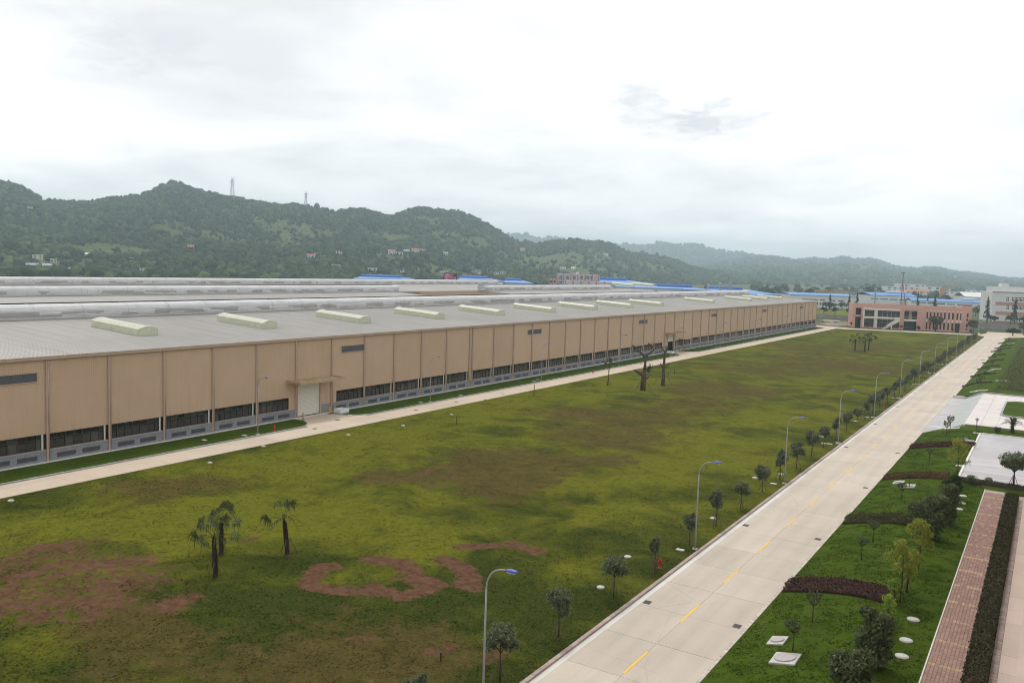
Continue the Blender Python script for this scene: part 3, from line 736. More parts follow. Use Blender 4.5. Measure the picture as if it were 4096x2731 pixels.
for i, (y0, y1) in enumerate(zip(colY[:-1], colY[1:])):
    link('column', col_m, None, hall, (0, y0, 0)); link('downpipe', pipe_m, None, hall, (0, y0, 0))
    if y1-y0 < 2:
        MB().box(-.3, .02, y0, y1, ZP-.1, ZE-.1).build('wall_panel', M['tan'], hall); MB().box(-.3, .05, y0, y1, -.3, ZP-.1).build('plinth', M['block'], hall); continue
    door = [d for d in DOORS if y0 < sum(d)/2 < y1]
    if door:
        d0, d1 = door[0]; zd = 5.55
        ribbed(y0, d0-.2, ZP, ZE-.1, 6).build('wall_panel', M['tan'], hall); ribbed(d1+.2, y1, ZP, ZE-.1, 8).build('wall_panel', M['tan'], hall); ribbed(d0-.2, d1+.2, zd+.15, ZE-.1, 20).build('wall_panel', M['tan'], hall)
        MB().box(-.3, .06, y0, d0-.2, -.3, ZP).build('plinth', M['block'], hall); MB().box(-.3, .06, d1+.2, y1, -.3, ZP).build('plinth', M['block'], hall)
        fr = MB(); fr.box(-.35, .10, d0-.2, d0, .1, zd+.15); fr.box(-.35, .10, d1, d1+.2, .1, zd+.15); fr.box(-.35, .09, d0, d1, zd, zd+.15)
        gate = fr.build('gate', M['tan_trim'], hall)
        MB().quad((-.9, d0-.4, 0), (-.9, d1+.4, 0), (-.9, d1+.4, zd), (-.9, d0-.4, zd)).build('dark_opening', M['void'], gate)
        zb0 = .28 if d0 < 150 else 3.35
        b = MB(); prof = []; nS = int((zd-zb0)/.1)
        for q in range(nS+1): prof.append((-.12+(.02 if q % 2 else 0), zb0+(zd-zb0)*q/nS))
        vv = [(x, d0, z) for x, z in prof]+[(x, d1, z) for x, z in prof]; n_ = len(prof)
        b.add(vv, [(n_+q, n_+q+1, q+1, q) for q in range(n_-1)]); b.build('roller_shutter', M['shutter'], gate)
        cn = MB(); cy0, cy1 = d0-2.35, d1+2.2
        cn.box(.07, 3.3, cy0, cy1, 6.0, 6.10); cn.box(.07, 3.36, cy0-.06, cy0, 5.9, 6.3); cn.box(.07, 3.36, cy1, cy1+.06, 5.9, 6.3); cn.box(3.3, 3.36, cy0, cy1, 5.86, 6.3)
        for q in range(9): yy = cy0+.3+q*(cy1-cy0-.6)/8; cn.box(.08, 3.28, yy-.03, yy+.03, 6.10, 6.16)
        can = cn.build('canopy', M['canopy'], hall)
        MB().box(.07, 3.2, (cy0+cy1)/2-.04, (cy0+cy1)/2+.04, 5.8, 5.995).build('canopy_beam', M['tan_trim'], can)
        continue
    link('plinth', plinth_m, None, hall, (0, y0, 0)); link('sill', sill_m, None, hall, (0, y0, 0))
    for f_ in (.30, .70):
        v_ = link('vent_grille', lou_f, None, hall, (0, y0+BAY*f_, 0))
        if y0 < 200: link('grille_slats', slat_b, None, v_)
    before = any(y1 < d[0] < y1+BAY for d in DOORS); after = any(y0-BAY < d[0] < y0 for d in DOORS)
    if before or after:
        a, c = (.13, BAY-1.35) if before else (1.25, BAY-.13)
        ribbed(0, BAY, ZW, ZE-.1, 30).build('wall_panel', M['tan'], hall, loc=(0, y0, 0))
        (ribbed(c, BAY, ZP, ZW, 4) if before else ribbed(0, a, ZP, ZW, 4)).build('wall_panel', M['tan'], hall, loc=(0, y0, 0))
        w = window_frame(a, c, 6).build('window', M['dark_frame'], hall, loc=(0, y0, 0)); n_ = 6
        for q in range(n_):
            pl_ = (c-a)/n_
            MB().quad((-.165, a+q*pl_+.03, ZP+.05), (-.165, a+(q+1)*pl_-.03, ZP+.05), (-.165, a+(q+1)*pl_-.03, ZW-.05), (-.165, a+q*pl_+.03, ZW-.05)).build('pane', M['glass'], w)
        continue
    link('wall_panel', wall_m, None, hall, (0, y0, 0))
    w = link('window', frame_m, None, hall, (0, y0, 0))
    if y0 < 200:
        for q in range(NP):
            link('pane', pane_lo, None, w, (0, .13+q*pw, 0)); link('pane', pane_hi, None, w, (0, .13+q*pw, 0))
    else:
        tag(link('window_panes', strip_m, None, w), kind='stuff')
    link('inner_post', post_m, None, w)
link('column', col_m, None, hall, (0, YB, 0))
MB().box(-.3, .05, YA-.2, YA, -.3, ZE-.1).build('wall_panel', M['tan'], hall)
# small side canopy near the far gate
MB().box(.07, 2.2, 254.2, 260.0, 3.72, 3.9).build('canopy', M['canopy'], hall)
# strip windows high in the wall
for yc in (50.4, 106.4, 165.5, 226.0, 286.6, 346.6, 406.9):
    w = MB(); w.box(.045, .12, yc-3.05, yc+3.05, 9.68, 9.78); w.box(.045, .12, yc-3.05, yc+3.05, 10.78, 10.85); w.box(.045, .12, yc-3.05, yc-2.97, 9.78, 10.78); w.box(.045, .12, yc+2.97, yc+3.05, 9.78, 10.78)
    w = w.build('high_window', M['tan_trim'], hall)
    for q in range(4):
        a = yc-2.97+q*1.485; MB().box(.046, .075, a+.02, a+1.465, 9.78, 10.78).build('pane', M['louver'], w)
# eave gutter and end verge
e = MB().extrude_y([(-.05, ZE-.42), (.30, ZE-.42), (.36, ZE-.36), (.36, ZE-.06), (.40, ZE), (-.05, ZE-.02)], YA, YB+.2)
gut = e.build('eave_gutter', M['tan_trim'], hall)
MB().box(.362, .372, YA, YB, ZE-.26, ZE-.22).build('gutter_bead', M['tan'], gut)
# roof
RIDGE, SLOPE = 33.0, .052
def roof_mesh(x0, x1, z0, z1, L, n):
    prof = []; w = L/n
    for i in range(n):
        q = i*w; prof += [(q, 0), (q+w*.70, 0), (q+w*.78, .055), (q+w*.92, .055)]
    prof.append((L, 0)); n_ = len(prof); b = MB()
    b.add([(x0, q, z0+h) for q, h in prof]+[(x1, q, z1+h) for q, h in prof], [(k, k+1, n_+k+1, n_+k) for k in range(n_-1)])
    return b.mesh('roof_panel', M['roof'])
zr = ZE+SLOPE*RIDGE
near_m = roof_mesh(.42, -RIDGE, ZE+.0, zr, BAY, 20)
back_m = roof_mesh(-RIDGE, -65.2, zr, ZE, BAY, 6)
near2_m = roof_mesh(-65.6, -65.6-RIDGE, ZE, zr, BAY, 14)
back2_m = roof_mesh(-65.6-RIDGE, -131.0, zr, ZE, BAY, 6)
near3_m = roof_mesh(-131.2, -131.2-RIDGE, ZE, zr, BAY, 12)
back3_m = roof_mesh(-131.2-RIDGE, -196.6, zr, ZE, BAY, 4)
GAP = (238.0, 288.5)
nB = int(round((YB-YA)/BAY))
for i in range(nB+1):
    y0 = YA+i*(YB-YA)/(nB+.0) if False else YA+i*BAY
    if y0 > YB-1: break
    link('roof_panel', near_m, None, hall, (0, y0, 0)); link('roof_panel', back_m, None, hall, (0, y0, 0))
    if not (GAP[0]-2 < y0+BAY/2 < GAP[1]+2):
        link('roof_panel', near2_m, None, hall, (0, y0, 0)); link('roof_panel', back2_m, None, hall, (0, y0, 0))
    if y0 < 402: link('roof_panel', near3_m, None, hall, (0, y0, 0)); link('roof_panel', back3_m, None, hall, (0, y0, 0))
MB().box(-196.8, -196.6, YA, 405, 0, ZE).build('rear_wall', M['tan'], hall)
gy = MB(); 
for s0, s1 in ((0, -65.4), (-65.6, -131.0), (-131.2, -196.6)):
    y_ = YB-.2 if s0 > -131 else 404.6
    m = (s0+s1)/2; gy.add([(s0, y_, 0), (s1, y_, 0), (s1, y_, ZE), (m, y_, zr-.05), (s0, y_, ZE)], [(0, 1, 2, 3, 4)])
    gy.add([(s0, YA, 0), (s1, YA, 0), (s1, YA, ZE), (m, YA, zr-.05), (s0, YA, ZE)], [(4, 3, 2, 1, 0)])
gy.build('end_wall', M['tan'], hall)
# light court cut into the second span, tan wall behind it
cy0, cy1 = YA+BAY*math.ceil((GAP[0]-2-YA-BAY/2)/BAY), YA+BAY*(1+math.floor((GAP[1]+2-YA-BAY/2)/BAY))
ct = ribbed(cy0, cy1, 2, ZE-.35, 60).build('court_wall', M['tan'], hall, loc=(-131.3, 0, 0))
for q in range(8): MB().box(.02, .2, cy0+q*(cy1-cy0)/7-.1, cy0+q*(cy1-cy0)/7+.1, 8, ZE-.1).build('court_post', M['cream'], ct)
MB().box(-.1, .32, cy0, cy1, ZE-.5, ZE-.05).build('court_gutter', M['tan_trim'], ct)
for yy, s_ in ((cy0, 1), (cy1, -1)):
    MB().add([(-65.6, yy, 2), (-131, yy, 2), (-131, yy, ZE-.1), (-65.6-RIDGE, yy, zr-.1), (-65.6, yy, ZE-.1)], [(0, 1, 2, 3, 4)]).build('court_wall', M['tan'], hall)
# ridge ventilators, in lengths of one bay
prof = []
for q in range(13):
    z = q*.128; bul = .28*math.sin(min(1, z/1.1)*math.pi/2)-.05*max(0, z-1.0); prof.append((1.62+bul+(.035 if q % 2 else 0), z))
top = [(1.84, 1.62), (1.66, 1.92), (1.28, 2.15), (.7, 2.27), (0, 2.31)]
half = prof+top; full = half+[(-x, z) for x, z in half[::-1][1:]]
vb = MB().extrude_y(full, .03, BAY-.03); vent_m = vb.mesh('ventilator_section', M['vent'])
ring = [(x*1.025, z*1.012) for x, z in full]; ring_m = MB().extrude_y(ring, -.06, .06).mesh('joint_band', M['vent'])
dark_strip_m = MB().box(-1.45, -1.33, 0, BAY, 2.23, 2.42).mesh('ridge_dark_strip', M['black'])  # thin dark strip raised along the back of the ventilator top
SAMP = BAY
def ventilator(xr, y0, y1, label):
    v_ = empty('ridge_ventilator', (xr, y0, zr-.03)); v_.parent = hall
    n_ = int((y1-y0)/BAY)
    for i in range(n_):
        s_ = link('ventilator_section', vent_m, None, v_, (0, i*BAY, 0)); link('joint_band', ring_m, None, v_, (0, i*BAY, 0)); link('ridge_dark_strip', dark_strip_m, None, v_, (0, i*BAY, 0))
    v_['label'] = label
ventilator(-RIDGE, YA, 428.5, 'nearest ridge ventilator of pale weathered steel')
ventilator(-65.6-RIDGE, YA, 240, 'ridge ventilator of the second span, left of the tan court')
ventilator(-65.6-RIDGE, 287.5, 410, 'ridge ventilator of the second span, right of the tan court')
ventilator(-131.2-RIDGE, YA, 402, 'rearmost ridge ventilator')
# roof lights
def skylight(x0, y0, L=11.3, W=3.15):
    sk = empty('roof_light', (x0, y0, ZE-SLOPE*x0)); sk.parent = hall; sk.rotation_euler = (0, math.atan(SLOPE), 0)
    h = .98; n_ = 7
    for i in range(n_):
        a, c = -L*i/n_, -L*(i+1)/n_
        MB().quad((a-.015, 0, 0), (c+.015, 0, 0), (c+.015, 0, h), (a-.015, 0, h)).build('side_sheet', M['skylight'], sk)
        MB().quad((c+.015, W, 0), (a-.015, W, 0), (a-.015, W, h), (c+.015, W, h)).build('side_sheet', M['skylight'], sk)
        b = MB(); b.smooth = True; m_ = 8; aa, cc = a-.012, c+.012
        arc = [(-.08+(W+.16)*q/m_, h+.02+.40*math.sin(math.pi*q/m_)) for q in range(m_+1)]
        b.add([(aa, p, z) for p, z in arc]+[(cc, p, z) for p, z in arc], [(q, q+1, m_+2+q, m_+1+q) for q in range(m_)])
        b.build('roof_sheet', M['skylight_top'], sk)
    for xx in (0, -L):
        arc = [(W*q/8, h+.39*math.sin(math.pi*q/8)) for q in range(9)]
        b = MB().add([(xx, 0, 0)]+[(xx, p, z) for p, z in arc]+[(xx, W, 0)], [tuple(range(11))]); b.build('end_sheet', M['skylight'], sk)
        b = MB(); b.tube([(xx+(.03 if xx == 0 else -.03), p, z+.02) for p, z in [(-.08+(W+.16)*q/12, h+.42*math.sin(math.pi*q/12)) for q in range(13)]], .05, 5); b.build('white_trim', M['white_paint'], sk)
    fr = MB()
    for yy in (-.02, W): fr.box(-L, 0, yy, yy+.02, h-.02, h+.05)
    for yy in (-.04, W): fr.box(-L-.03, .03, yy, yy+.04, -.05, .10)
    fr.box(0, .035, 0, W, -.05, .10); fr.box(.0, .03, 0, .05, .1, h); fr.box(0, .03, W-.05, W, .1, h); fr.build('base_flashing', M['flash'], sk)
    return sk
for i, yy in enumerate((73.4, 95.9, 119.1, 142.4, 165.9, 190.5, 214.6, 238.9, 263.0, 313.7, 361.5, 386, 410)): skylight(-10.5, yy)['label'] = 'pale green barrel roof light, %s from the camera on the near slope' % nth(i)
for yy in (385, 409): skylight(-76, yy)

# ================================================================== leaf clouds and trees
def leaf_cloud(n, ells, leaf, seed, clump=.35, nclump=40, up=.35, hollow=.45):
    """diamond leaves in clumps through a set of ellipsoids (cx,cy,cz,rx,ry,rz)"""
    r = np.random.default_rng(seed); P = []; N = []
    vol = np.array([e[3]*e[4]*e[5] for e in ells])**.67; vol /= vol.sum()
    for e, f in zip(ells, vol):
        m = int(n*f); k = max(4, int(nclump*f))
        d = r.normal(size=(k, 3)); d /= np.linalg.norm(d, axis=1)[:, None]
        rad = hollow+(1-hollow)*r.random(k)**.6
        cc = d*rad[:, None]
        idx = r.integers(0, k, m); q = cc[idx]+r.normal(size=(m, 3))*clump*.6
        ln = np.linalg.norm(q, axis=1); over = ln > 1.12; q[over] *= (1.12*r.random(over.sum())**.3/ln[over])[:, None]
        P.append(q*np.array(e[3:6])+np.array(e[0:3])); N.append(q)
    P = np.concatenate(P); N = np.concatenate(N); m = len(P)
    nn = N*.6+r.normal(size=(m, 3))*.8+np.array([0, 0, up]); nn /= np.linalg.norm(nn, axis=1)[:, None]
    a = np.cross(nn, r.normal(size=(m, 3))); a /= np.linalg.norm(a, axis=1)[:, None]; b = np.cross(nn, a)
    s = leaf*(.6+.8*r.random(m))[:, None]
    V = np.stack([P-a*s, P-b*s*.42+nn*s*.12, P+a*s, P+b*s*.42+nn*s*.12], 1).reshape(-1, 3)
    F = np.arange(m*4).reshape(-1, 4)
    return V, F
def leaf_mesh(name, mat, *a, **k):
    V, F = leaf_cloud(*a, **k); me = np_mesh(name, V, F); me.materials.append(mat); return me
def copy_tree(src, loc, rz=0.0, sc=1.0, label=None, sq=1.0):
    r_ = src.copy(); col.objects.link(r_); r_.location = tuple(loc); r_.rotation_euler = (0, 0, rz); r_.scale = (sc*sq, sc*sq, sc)
    for ch in src.children:
        c_ = ch.copy(); col.objects.link(c_); c_.parent = r_
        for g_ in ch.children:
            d_ = g_.copy(); col.objects.link(d_); d_.parent = c_
    if label: r_['label'] = label
    return r_
class Proto:
    """first placement uses the prototype itself, the next ones are copies"""
    def __init__(s, root): s.root = root; s.used = False
    def put(s, loc, rz=0.0, sc=1.0, label=None, sq=1.0):
        if s.used: return copy_tree(s.root, loc, rz, sc, label, sq)
        s.used = True; s.root.location = tuple(loc); s.root.rotation_euler = (0, 0, rz); s.root.scale = (sc*sq, sc*sq, sc)
        if label: s.root['label'] = label
        return s.root

# --- staked street trees along the road
GROUP_ROW = 'staked street trees in a row beside the main road'
def street_tree(seed, ells, n):
    r_ = empty('street_tree', (0, 0, 0), 0, 'x', 'tree', GROUP_ROW); rr = random.Random(seed)
    tb = MB(); tb.smooth = True
    lean = rr.uniform(-.06, .06)
    tb.tube([(0, 0, -.1), (lean*.3, 0, .8), (lean, .02, 1.7), (lean, 0, 2.3)], [.055, .048, .042, .02], 7)
    for q in range(5):
        a = q*1.257+rr.random(); tb.tube([(lean, 0, 1.65), (lean+.35*math.cos(a), .35*math.sin(a), 2.1), (lean+.65*math.cos(a), .65*math.sin(a), 2.45)], [.03, .02, .008], 5)
    tb.build('trunk', M['bark'], r_)
    link('crown', leaf_mesh('crown', M['leaf_grey'], n, ells, .105, seed, .26, 110, .3, .2), None, r_)
    a0 = rr.random()*2
    for q in range(3):
        a = a0+q*2.094; MB().tube([(.06*math.cos(a), .06*math.sin(a), 1.25), (.52*math.cos(a), .52*math.sin(a), -.05)], .03, 5).build('stake', M['bark_pale'], r_)
    return Proto(r_)
kinds = [street_tree(11, [(0, 0, 2.62, .95, .95, .84), (.3, .1, 1.95, .6, .6, .42), (-.45, .3, 2.35, .6, .55, .5), (.5, -.35, 2.75, .5, .5, .45), (-.1, -.5, 3.1, .45, .45, .4)], 3100),
         street_tree(12, [(0, 0, 2.75, .85, .85, .66), (.45, -.3, 2.2, .6, .55, .45), (-.55, .4, 2.3, .5, .5, .42), (.6, .5, 2.7, .45, .45, .4), (-.4, -.6, 2.95, .42, .42, .36)], 2700),
         street_tree(13, [(0, 0, 2.3, .55, .55, .75), (.15, .1, 3.0, .42, .42, .5), (-.25, -.2, 2.0, .42, .42, .5), (.3, -.2, 2.6, .38, .38, .45)], 1900),
         street_tree(14, [(0, 0, 2.5, .75, .75, .8), (.4, .3, 2.2, .5, .5, .5), (-.4, -.2, 2.8, .5, .5, .45), (.1, -.5, 1.9, .42, .42, .4), (.2, .2, 3.2, .38, .38, .34)], 2400)]
order = [0, 1, 2, 3, 2, 1, 0, 2, 3, 0, 1, 2, 0, 1, 3, 1]
for i in range(0, 49):
    y = 33.8+7.87*i
    if y > 424: break
    k_ = kinds[order[(i-2) % 16]]
    k_.put((-26.55+random.uniform(-.12, .12), y+random.uniform(-.5, .5), .08), random.random()*6.28, random.uniform(.85, 1.12), 'staked round-crowned street tree, %s from the camera in the row beside the road' % nth(i), random.uniform(.88, 1.14))

# --- tall street lamps
def street_lamp(group):
    r_ = empty('street_lamp', (0, 0, 0), 0, 'x', 'street lamp', group)
    MB().bbox(-.22, .22, -.22, .22, -.2, .10, .02).build('footing', M['cover'], r_)
    p = MB(); p.smooth = True; p.tube([(0, 0, .1), (0, 0, 3.5), (0, 0, 6.9)], [.078, .064, .05], 10)
    p.build('pole', M['galv'], r_)
    a = MB(); a.smooth = True
    a.tube([(0, 0, 6.85)]+[(1.05-1.05*math.cos(q), 0, 6.9+1.25*math.sin(q)) for q in np.linspace(.1, 1.45, 9)]+[(1.25, 0, 8.2)], .05, 8); a.build('arm', M['galv'], r_)
    h = MB(); h.smooth = True; prof = [(.02, -.36), (.09, -.30), (.145, -.15), (.15, .05), (.11, .28), (.03, .42)]
    h.lathe(prof, 12); h.v = [(1.62+z, y*1.15, 8.24+x*.62+.05*z) for x, y, z in h.v]; hd = h.build('head', M['lamp_blue'], r_)
    l_ = MB(); l_.box(1.36, 1.86, -.10, .10, 8.13, 8.16); l_.build('lens', M['white_paint'], hd)
    return Proto(r_)
lp = street_lamp('street lamps along the main road')
for i in range(13): lp.put((-25.62, 72.7+30.13*(i-1) if i else 38.75, .06), 0, 1, 'grey street lamp with blue head, %s from the camera beside the main road' % nth(i))
lp2 = street_lamp('street lamps along the factory hall')
for i in range(9): lp2.put((-91.9 if False else -92.75, 80.9+39.2*i, .18), 0, 1, 'grey street lamp with blue head, %s along the tan hall' % nth(i))
# concrete junction boxes at the lamp feet
jb = MB().bbox(-.36, .36, -.24, .24, -.1, .11, .02).mesh('cable_pit', M['cover'])
for i in range(11):
    o = link('cable_pit', jb, None, None, (-26.6, (72.7+30.13*(i-1) if i else 38.75)-1.1, .04)); tag(o, 'small pale cable pit cover at the foot of the %s road lamp' % nth(i), 'pit cover', 'cable pit covers by the road lamps')
for i in range(6):
    o = link('cable_pit', jb, None, None, (-93.6, 79.3+39.2*i, .15)); tag(o, 'small pale cable pit cover at the foot of the %s hall lamp' % nth(i), 'pit cover', 'cable pit covers by the hall lamps')

# --- round manhole covers standing in the grass
mh = MB().disc((0, 0), .46, -.1, .14, 24, .03); mh_m = mh.mesh('collar', M['cover'])
lid_m = MB().disc((0, 0), .36, .1, .165, 24, .015).mesh('lid', simple('lid_concrete', (.50, .49, .47), .8, .12, 4))
def manhole(P, label, group, sc=1.0):
    r_ = empty('manhole', P, 0, label, 'manhole', group); r_.scale = (sc, sc, 1)
    link('collar', mh_m, None, r_); link('lid', lid_m, None, r_); return r_
LM = [(25,1150),(482,1063),(605,1025),(800,999),(926,977),(1037,952)]
for i, p in enumerate(LM): 
    P = at(*vw(*p), .1); manhole((P[0], P[1], .05), 'round white manhole cover by the service road, %s from the left' % ['first', 'second', 'third', 'fourth', 'fifth', 'sixth'][i], 'manholes on the lawn by the service road', .62)
r3 = lambda x, y: (2100+x/1.521, 1700+y/1.521)
for i, p in enumerate([(460,988),(625,802),(1143,568),(1398,322),(1558,300)]):
    P = at(*r3(*p), .1); manhole((P[0], P[1], .05), 'round white manhole cover among the street trees, %s from the camera' % nth(i), 'manholes in the street tree verge', .68)
r8 = lambda x, y: (3000+x/2.146, 1300+y/2.146)
for i, p in enumerate([(610,957),(635,1015),(757,1010),(910,825),(1058,790),(1275,630),(1435,505),(1520,403),(1610,340),(1690,300),(1650,340)]):
    P = at(*r8(*p), .1); o = link('verge_cover', jb, None, None, (P[0], P[1], .05)); tag(o, 'flat pale concrete cover in the tree verge, %s from the camera' % nth(i), 'pit cover', 'flat covers in the tree verge')
SM = [(468, 1270)]
for i, (px, py) in enumerate([(817,1760),(1397,1660),(1843,1582),(2150,1518),(2192,1522),(2430,1475),(2565,1455),(3010,1363),(2900,1388)]):
    P = at(px, py, .2); o = link('strip_cover', jb, None, None, (P[0], P[1], .17)); tag(o, 'pale flat cover in the grass strip by the hall, %s from the camera' % nth(i), 'pit cover', 'flat covers in the hall grass strip')
# iron drain grates at the kerb and in the service road
gr = MB(); gr.box(-.27, .27, -.34, .34, -.1, .008)
for q in range(5): gr.box(-.24+q*.1, -.19+q*.1, -.31, .31, .008, .02)
gr_m = gr.mesh('drain_grate', M['iron'])
for i, p in enumerate([(733,1073),(1340,608)]): 
    P = at(*r3(*p)); tag(link('drain_grate', gr_m, None, None, (-24.2, P[1], 0)), 'black iron drain grate at the left kerb, %s from the camera' % nth(i), 'drain', 'drain grates at the left kerb')
for i, p in enumerate([(820,1045),(1065,848),(1245,698),(1395,585),(1512,492),(1610,410),(1690,345)]):
    P = at(*r8(*p)); tag(link('drain_grate', gr_m, None, None, (-24.2, P[1], 0)), 'black iron drain grate at the left kerb, %s from the camera' % nth(i+2), 'drain', 'drain grates at the left kerb')
for i, p in enumerate([(2969,2508),(3297,2160),(3480,1953),(3604,1814)]): 
    P = at(*p); tag(link('drain_grate', gr_m, None, None, (-17.25, P[1], 0)), 'dark iron drain grate at the right road edge, %s from the camera' % nth(i), 'drain', 'drain grates at the right road edge')
im = MB().disc((0, 0), .36, -.05, .016, 20, .005).mesh('iron_cover', M['iron'])
r6 = lambda x, y: (1000+x/2.138, 1250+y/2.138)
r7 = lambda x, y: (2000+x/2.138, 1250+y/2.138)
for i, p in enumerate([r6(748,917), r6(555,992), r6(1420,832), r6(1765,765), r6(2018,746), r6(2160,692), r7(222,680), r7(543,615), r7(708,580), r7(1115,498)]):
    P = at(*p, .125); tag(link('iron_cover', im, None, None, (P[0], P[1], .125)), 'dark iron cover set in the service road, %s from the camera' % nth(i), 'manhole cover', 'iron covers in the service road')

# --- hydrants, bollards, box, little posts
def hydrant():
    r_ = empty('fire_hydrant', (0, 0, 0), 0, 'x', 'fire hydrant', 'red fire hydrants')
    b = MB(); b.smooth = True; b.lathe([(.17, 0), (.17, .05), (.10, .06), (.09, .62), (.14, .64), (.15, .70), (.12, .82), (.04, .90), (.04, .95)], 12); b.build('barrel', M['red'], r_)
    MB().tube([(-.20, 0, .55), (.20, 0, .55)], .06, 8).build('side_outlets', M['red'], r_); MB().tube([(0, 0, .48), (0, -.19, .48)], .075, 8).build('front_outlet', M['red'], r_)
    return Proto(r_)
hy = hydrant()
for p, z, lb in [((2100+820/1.521, 1700+872/1.521), .08, 'red fire hydrant in the verge beside the third road tree'), (r8(1148, 708), .08, 'red fire hydrant in the verge far along the road trees'), (r6(208, 1015), .19, 'red fire hydrant in the grass strip left of the roller door'), (r7(795, 520), .19, 'red fire hydrant in the grass strip beyond the middle of the hall')]:
    P = at(*p, z); hy.put((P[0], P[1], z), 0, 1.0, lb)
def bollard():
    r_ = empty('bollard', (0, 0, 0), 0, 'x', 'bollard', 'yellow bollards at the gates')
    b = MB(); b.smooth = True; b.lathe([(.13, 0), (.13, .9), (.11, .98), (.05, 1.02)], 12); b.build('post', M['yellow_post'], r_)
    MB().disc((0, 0), .2, -.02, .03, 12, .01).build('base_plate', M['iron'], r_); return Proto(r_)
bo = bollard()
for X, Y, lb in [(-96.7, 93.3, 'yellow bollard left of the closed roller door'), (-97.3, 99.6, 'yellow bollard right of the closed roller door'), (-96.6, 250.8, 'yellow bollard by the open far gate')]: bo.put((X, Y, .12), 0, 1.15, lb)
for (X, Y), lb in [((-96.6, 101.6), 'white open concrete tank beside the roller door'), ((-96.4, 242.6), 'white open concrete tank by the far gate')]:
    bx = empty('water_tank', (X, Y, .15), 0, lb, 'tank')
    b = MB(); b.bbox(-.75, .75, -1.0, 1.0, 0, .18, .01); b.build('base', M['cover'], bx)
    for a in ((-.75, -.65, -1, 1), (.65, .75, -1, 1), (-.65, .65, -1, -.9), (-.65, .65, .9, 1)): MB().bbox(*a, .181, .75, .015).build('wall', M['white_paint'], bx)
for (px, py), h, lb in [((2135.6, 1584), 2.2, 'tall dark metal post on the lawn by the service road'), ((2697, 1498), 1.3, 'short dark post on the lawn right of the pruned trees'), ((2674, 1502), .7, 'lowest dark post on the lawn right of the pruned trees'), (r6(1768, 955), 1.3, 'thin dark stick standing in the lawn below the hall'), ((1763, 2640), .5, 'tiny dark marker stub in the near lawn')]:
    P = at(px, py, .08); pt = empty('marker_post', (P[0], P[1], .08), 0, lb, 'post'); MB().tube([(0, 0, -.1), (0, 0, h)], .07 if h > 2 else .05, 8).build('shaft', M['black'], pt); MB().disc((0, 0), .09, h, h+.05, 10, .01).build('cap', M['iron'], pt)

# --- fan palms
def palm(loc, h, nf, seed, lean, label, sc=1.0, fs=1.3):
    rr = random.Random(seed); r_ = empty('fan_palm', loc, 0, label, 'palm', 'fan palms on the lawn'); r_.scale = (sc,)*3
    tb = MB(); pts = [(lean*(z/h)**1.4, 0, z-.1) for z in np.linspace(0, h, 9)]
    rad = [.23, .18, .19, .195, .19, .185, .17, .14, .085]
    tb.tube(pts, rad, 11); tb.build('trunk', M['palm_bark'], r_)
    sb = MB()
    for q in range(150):
        z = rr.uniform(.35, h-.1); a = rr.random()*6.28; u = z/h; rad_ = np.interp(u, np.linspace(0, 1, 9), rad); cx_ = lean*u**1.4
        c, s = math.cos(a), math.sin(a)
        p0 = (cx_+c*rad_*.9, s*rad_*.9, z); p1 = (cx_+c*(rad_+.09), s*(rad_+.09), z+.16)
        sb.add([(p0[0]-s*.06, p0[1]+c*.06, z-.05), (p0[0]+s*.06, p0[1]-c*.06, z-.05), p1], [(0, 1, 2)])
    sb.build('leaf_bases', M['palm_bark'], r_)
    for q in range(nf):
        a = q*2.4+rr.random()*.5; el = [1.35, .8, .35, 1.1, .1, .6, -.2, .95, .3, .5][q % 10]
        L = rr.uniform(.8, 1.35)*fs; dirv = Vector((math.cos(a)*math.cos(el), math.sin(a)*math.cos(el), math.sin(el)))
        P0 = Vector((lean, 0, h-.15)); P1 = P0+dirv*L*.55+Vector((0, 0, .05)); P2 = P0+dirv*L+Vector((0, 0, -.12*L))
        fr = MB().tube([P0, P1, P2], [.03, .022, .016], 5).build('frond_stalk', M['leaf_palm'], r_)
        out = (P2-P1).normalized(); side = out.cross(Vector((0, 0, 1))); side = side.normalized() if side.length > .1 else Vector((0, 1, 0)); nup = side.cross(out)
        fb = MB(); ph = rr.uniform(-1.2, 1.2); side = (side*math.cos(ph)+nup*math.sin(ph)).normalized(); nup = side.cross(out)
        for j in range(15):
            th = (j-7)/7*1.6; ln = fs*rr.uniform(.62, .9)*(1-.18*abs(j-7)/7); dv = out*math.cos(th)+side*math.sin(th)
            wv = (out*(-math.sin(th))+side*math.cos(th))*.05*fs
            b0 = P2; m_ = P2+dv*ln*.6+nup*.06*(1 if j % 2 else .6); tp = P2+dv*ln*.9+Vector((0, 0, -.5*ln*rr.uniform(.5, 1.3)))
            fb.add([b0-wv*.2, b0+wv*.2, m_+wv, m_-wv], [(0, 1, 2, 3)]); fb.add([m_-wv, m_+wv, tp], [(0, 1, 2)])
        fb.build('fan', M['leaf_palm'], fr)
    for q in range(3):
        a = q*2.094+seed; MB().tube([(.2*math.cos(a), .2*math.sin(a), 1.3), (.95*math.cos(a), .95*math.sin(a), -.05)], .025, 5).build('stake', M['bark_pale'], r_)
M['palm_bark'] = simple('palm_bark', (.045, .028, .022), .95, .4, 5)
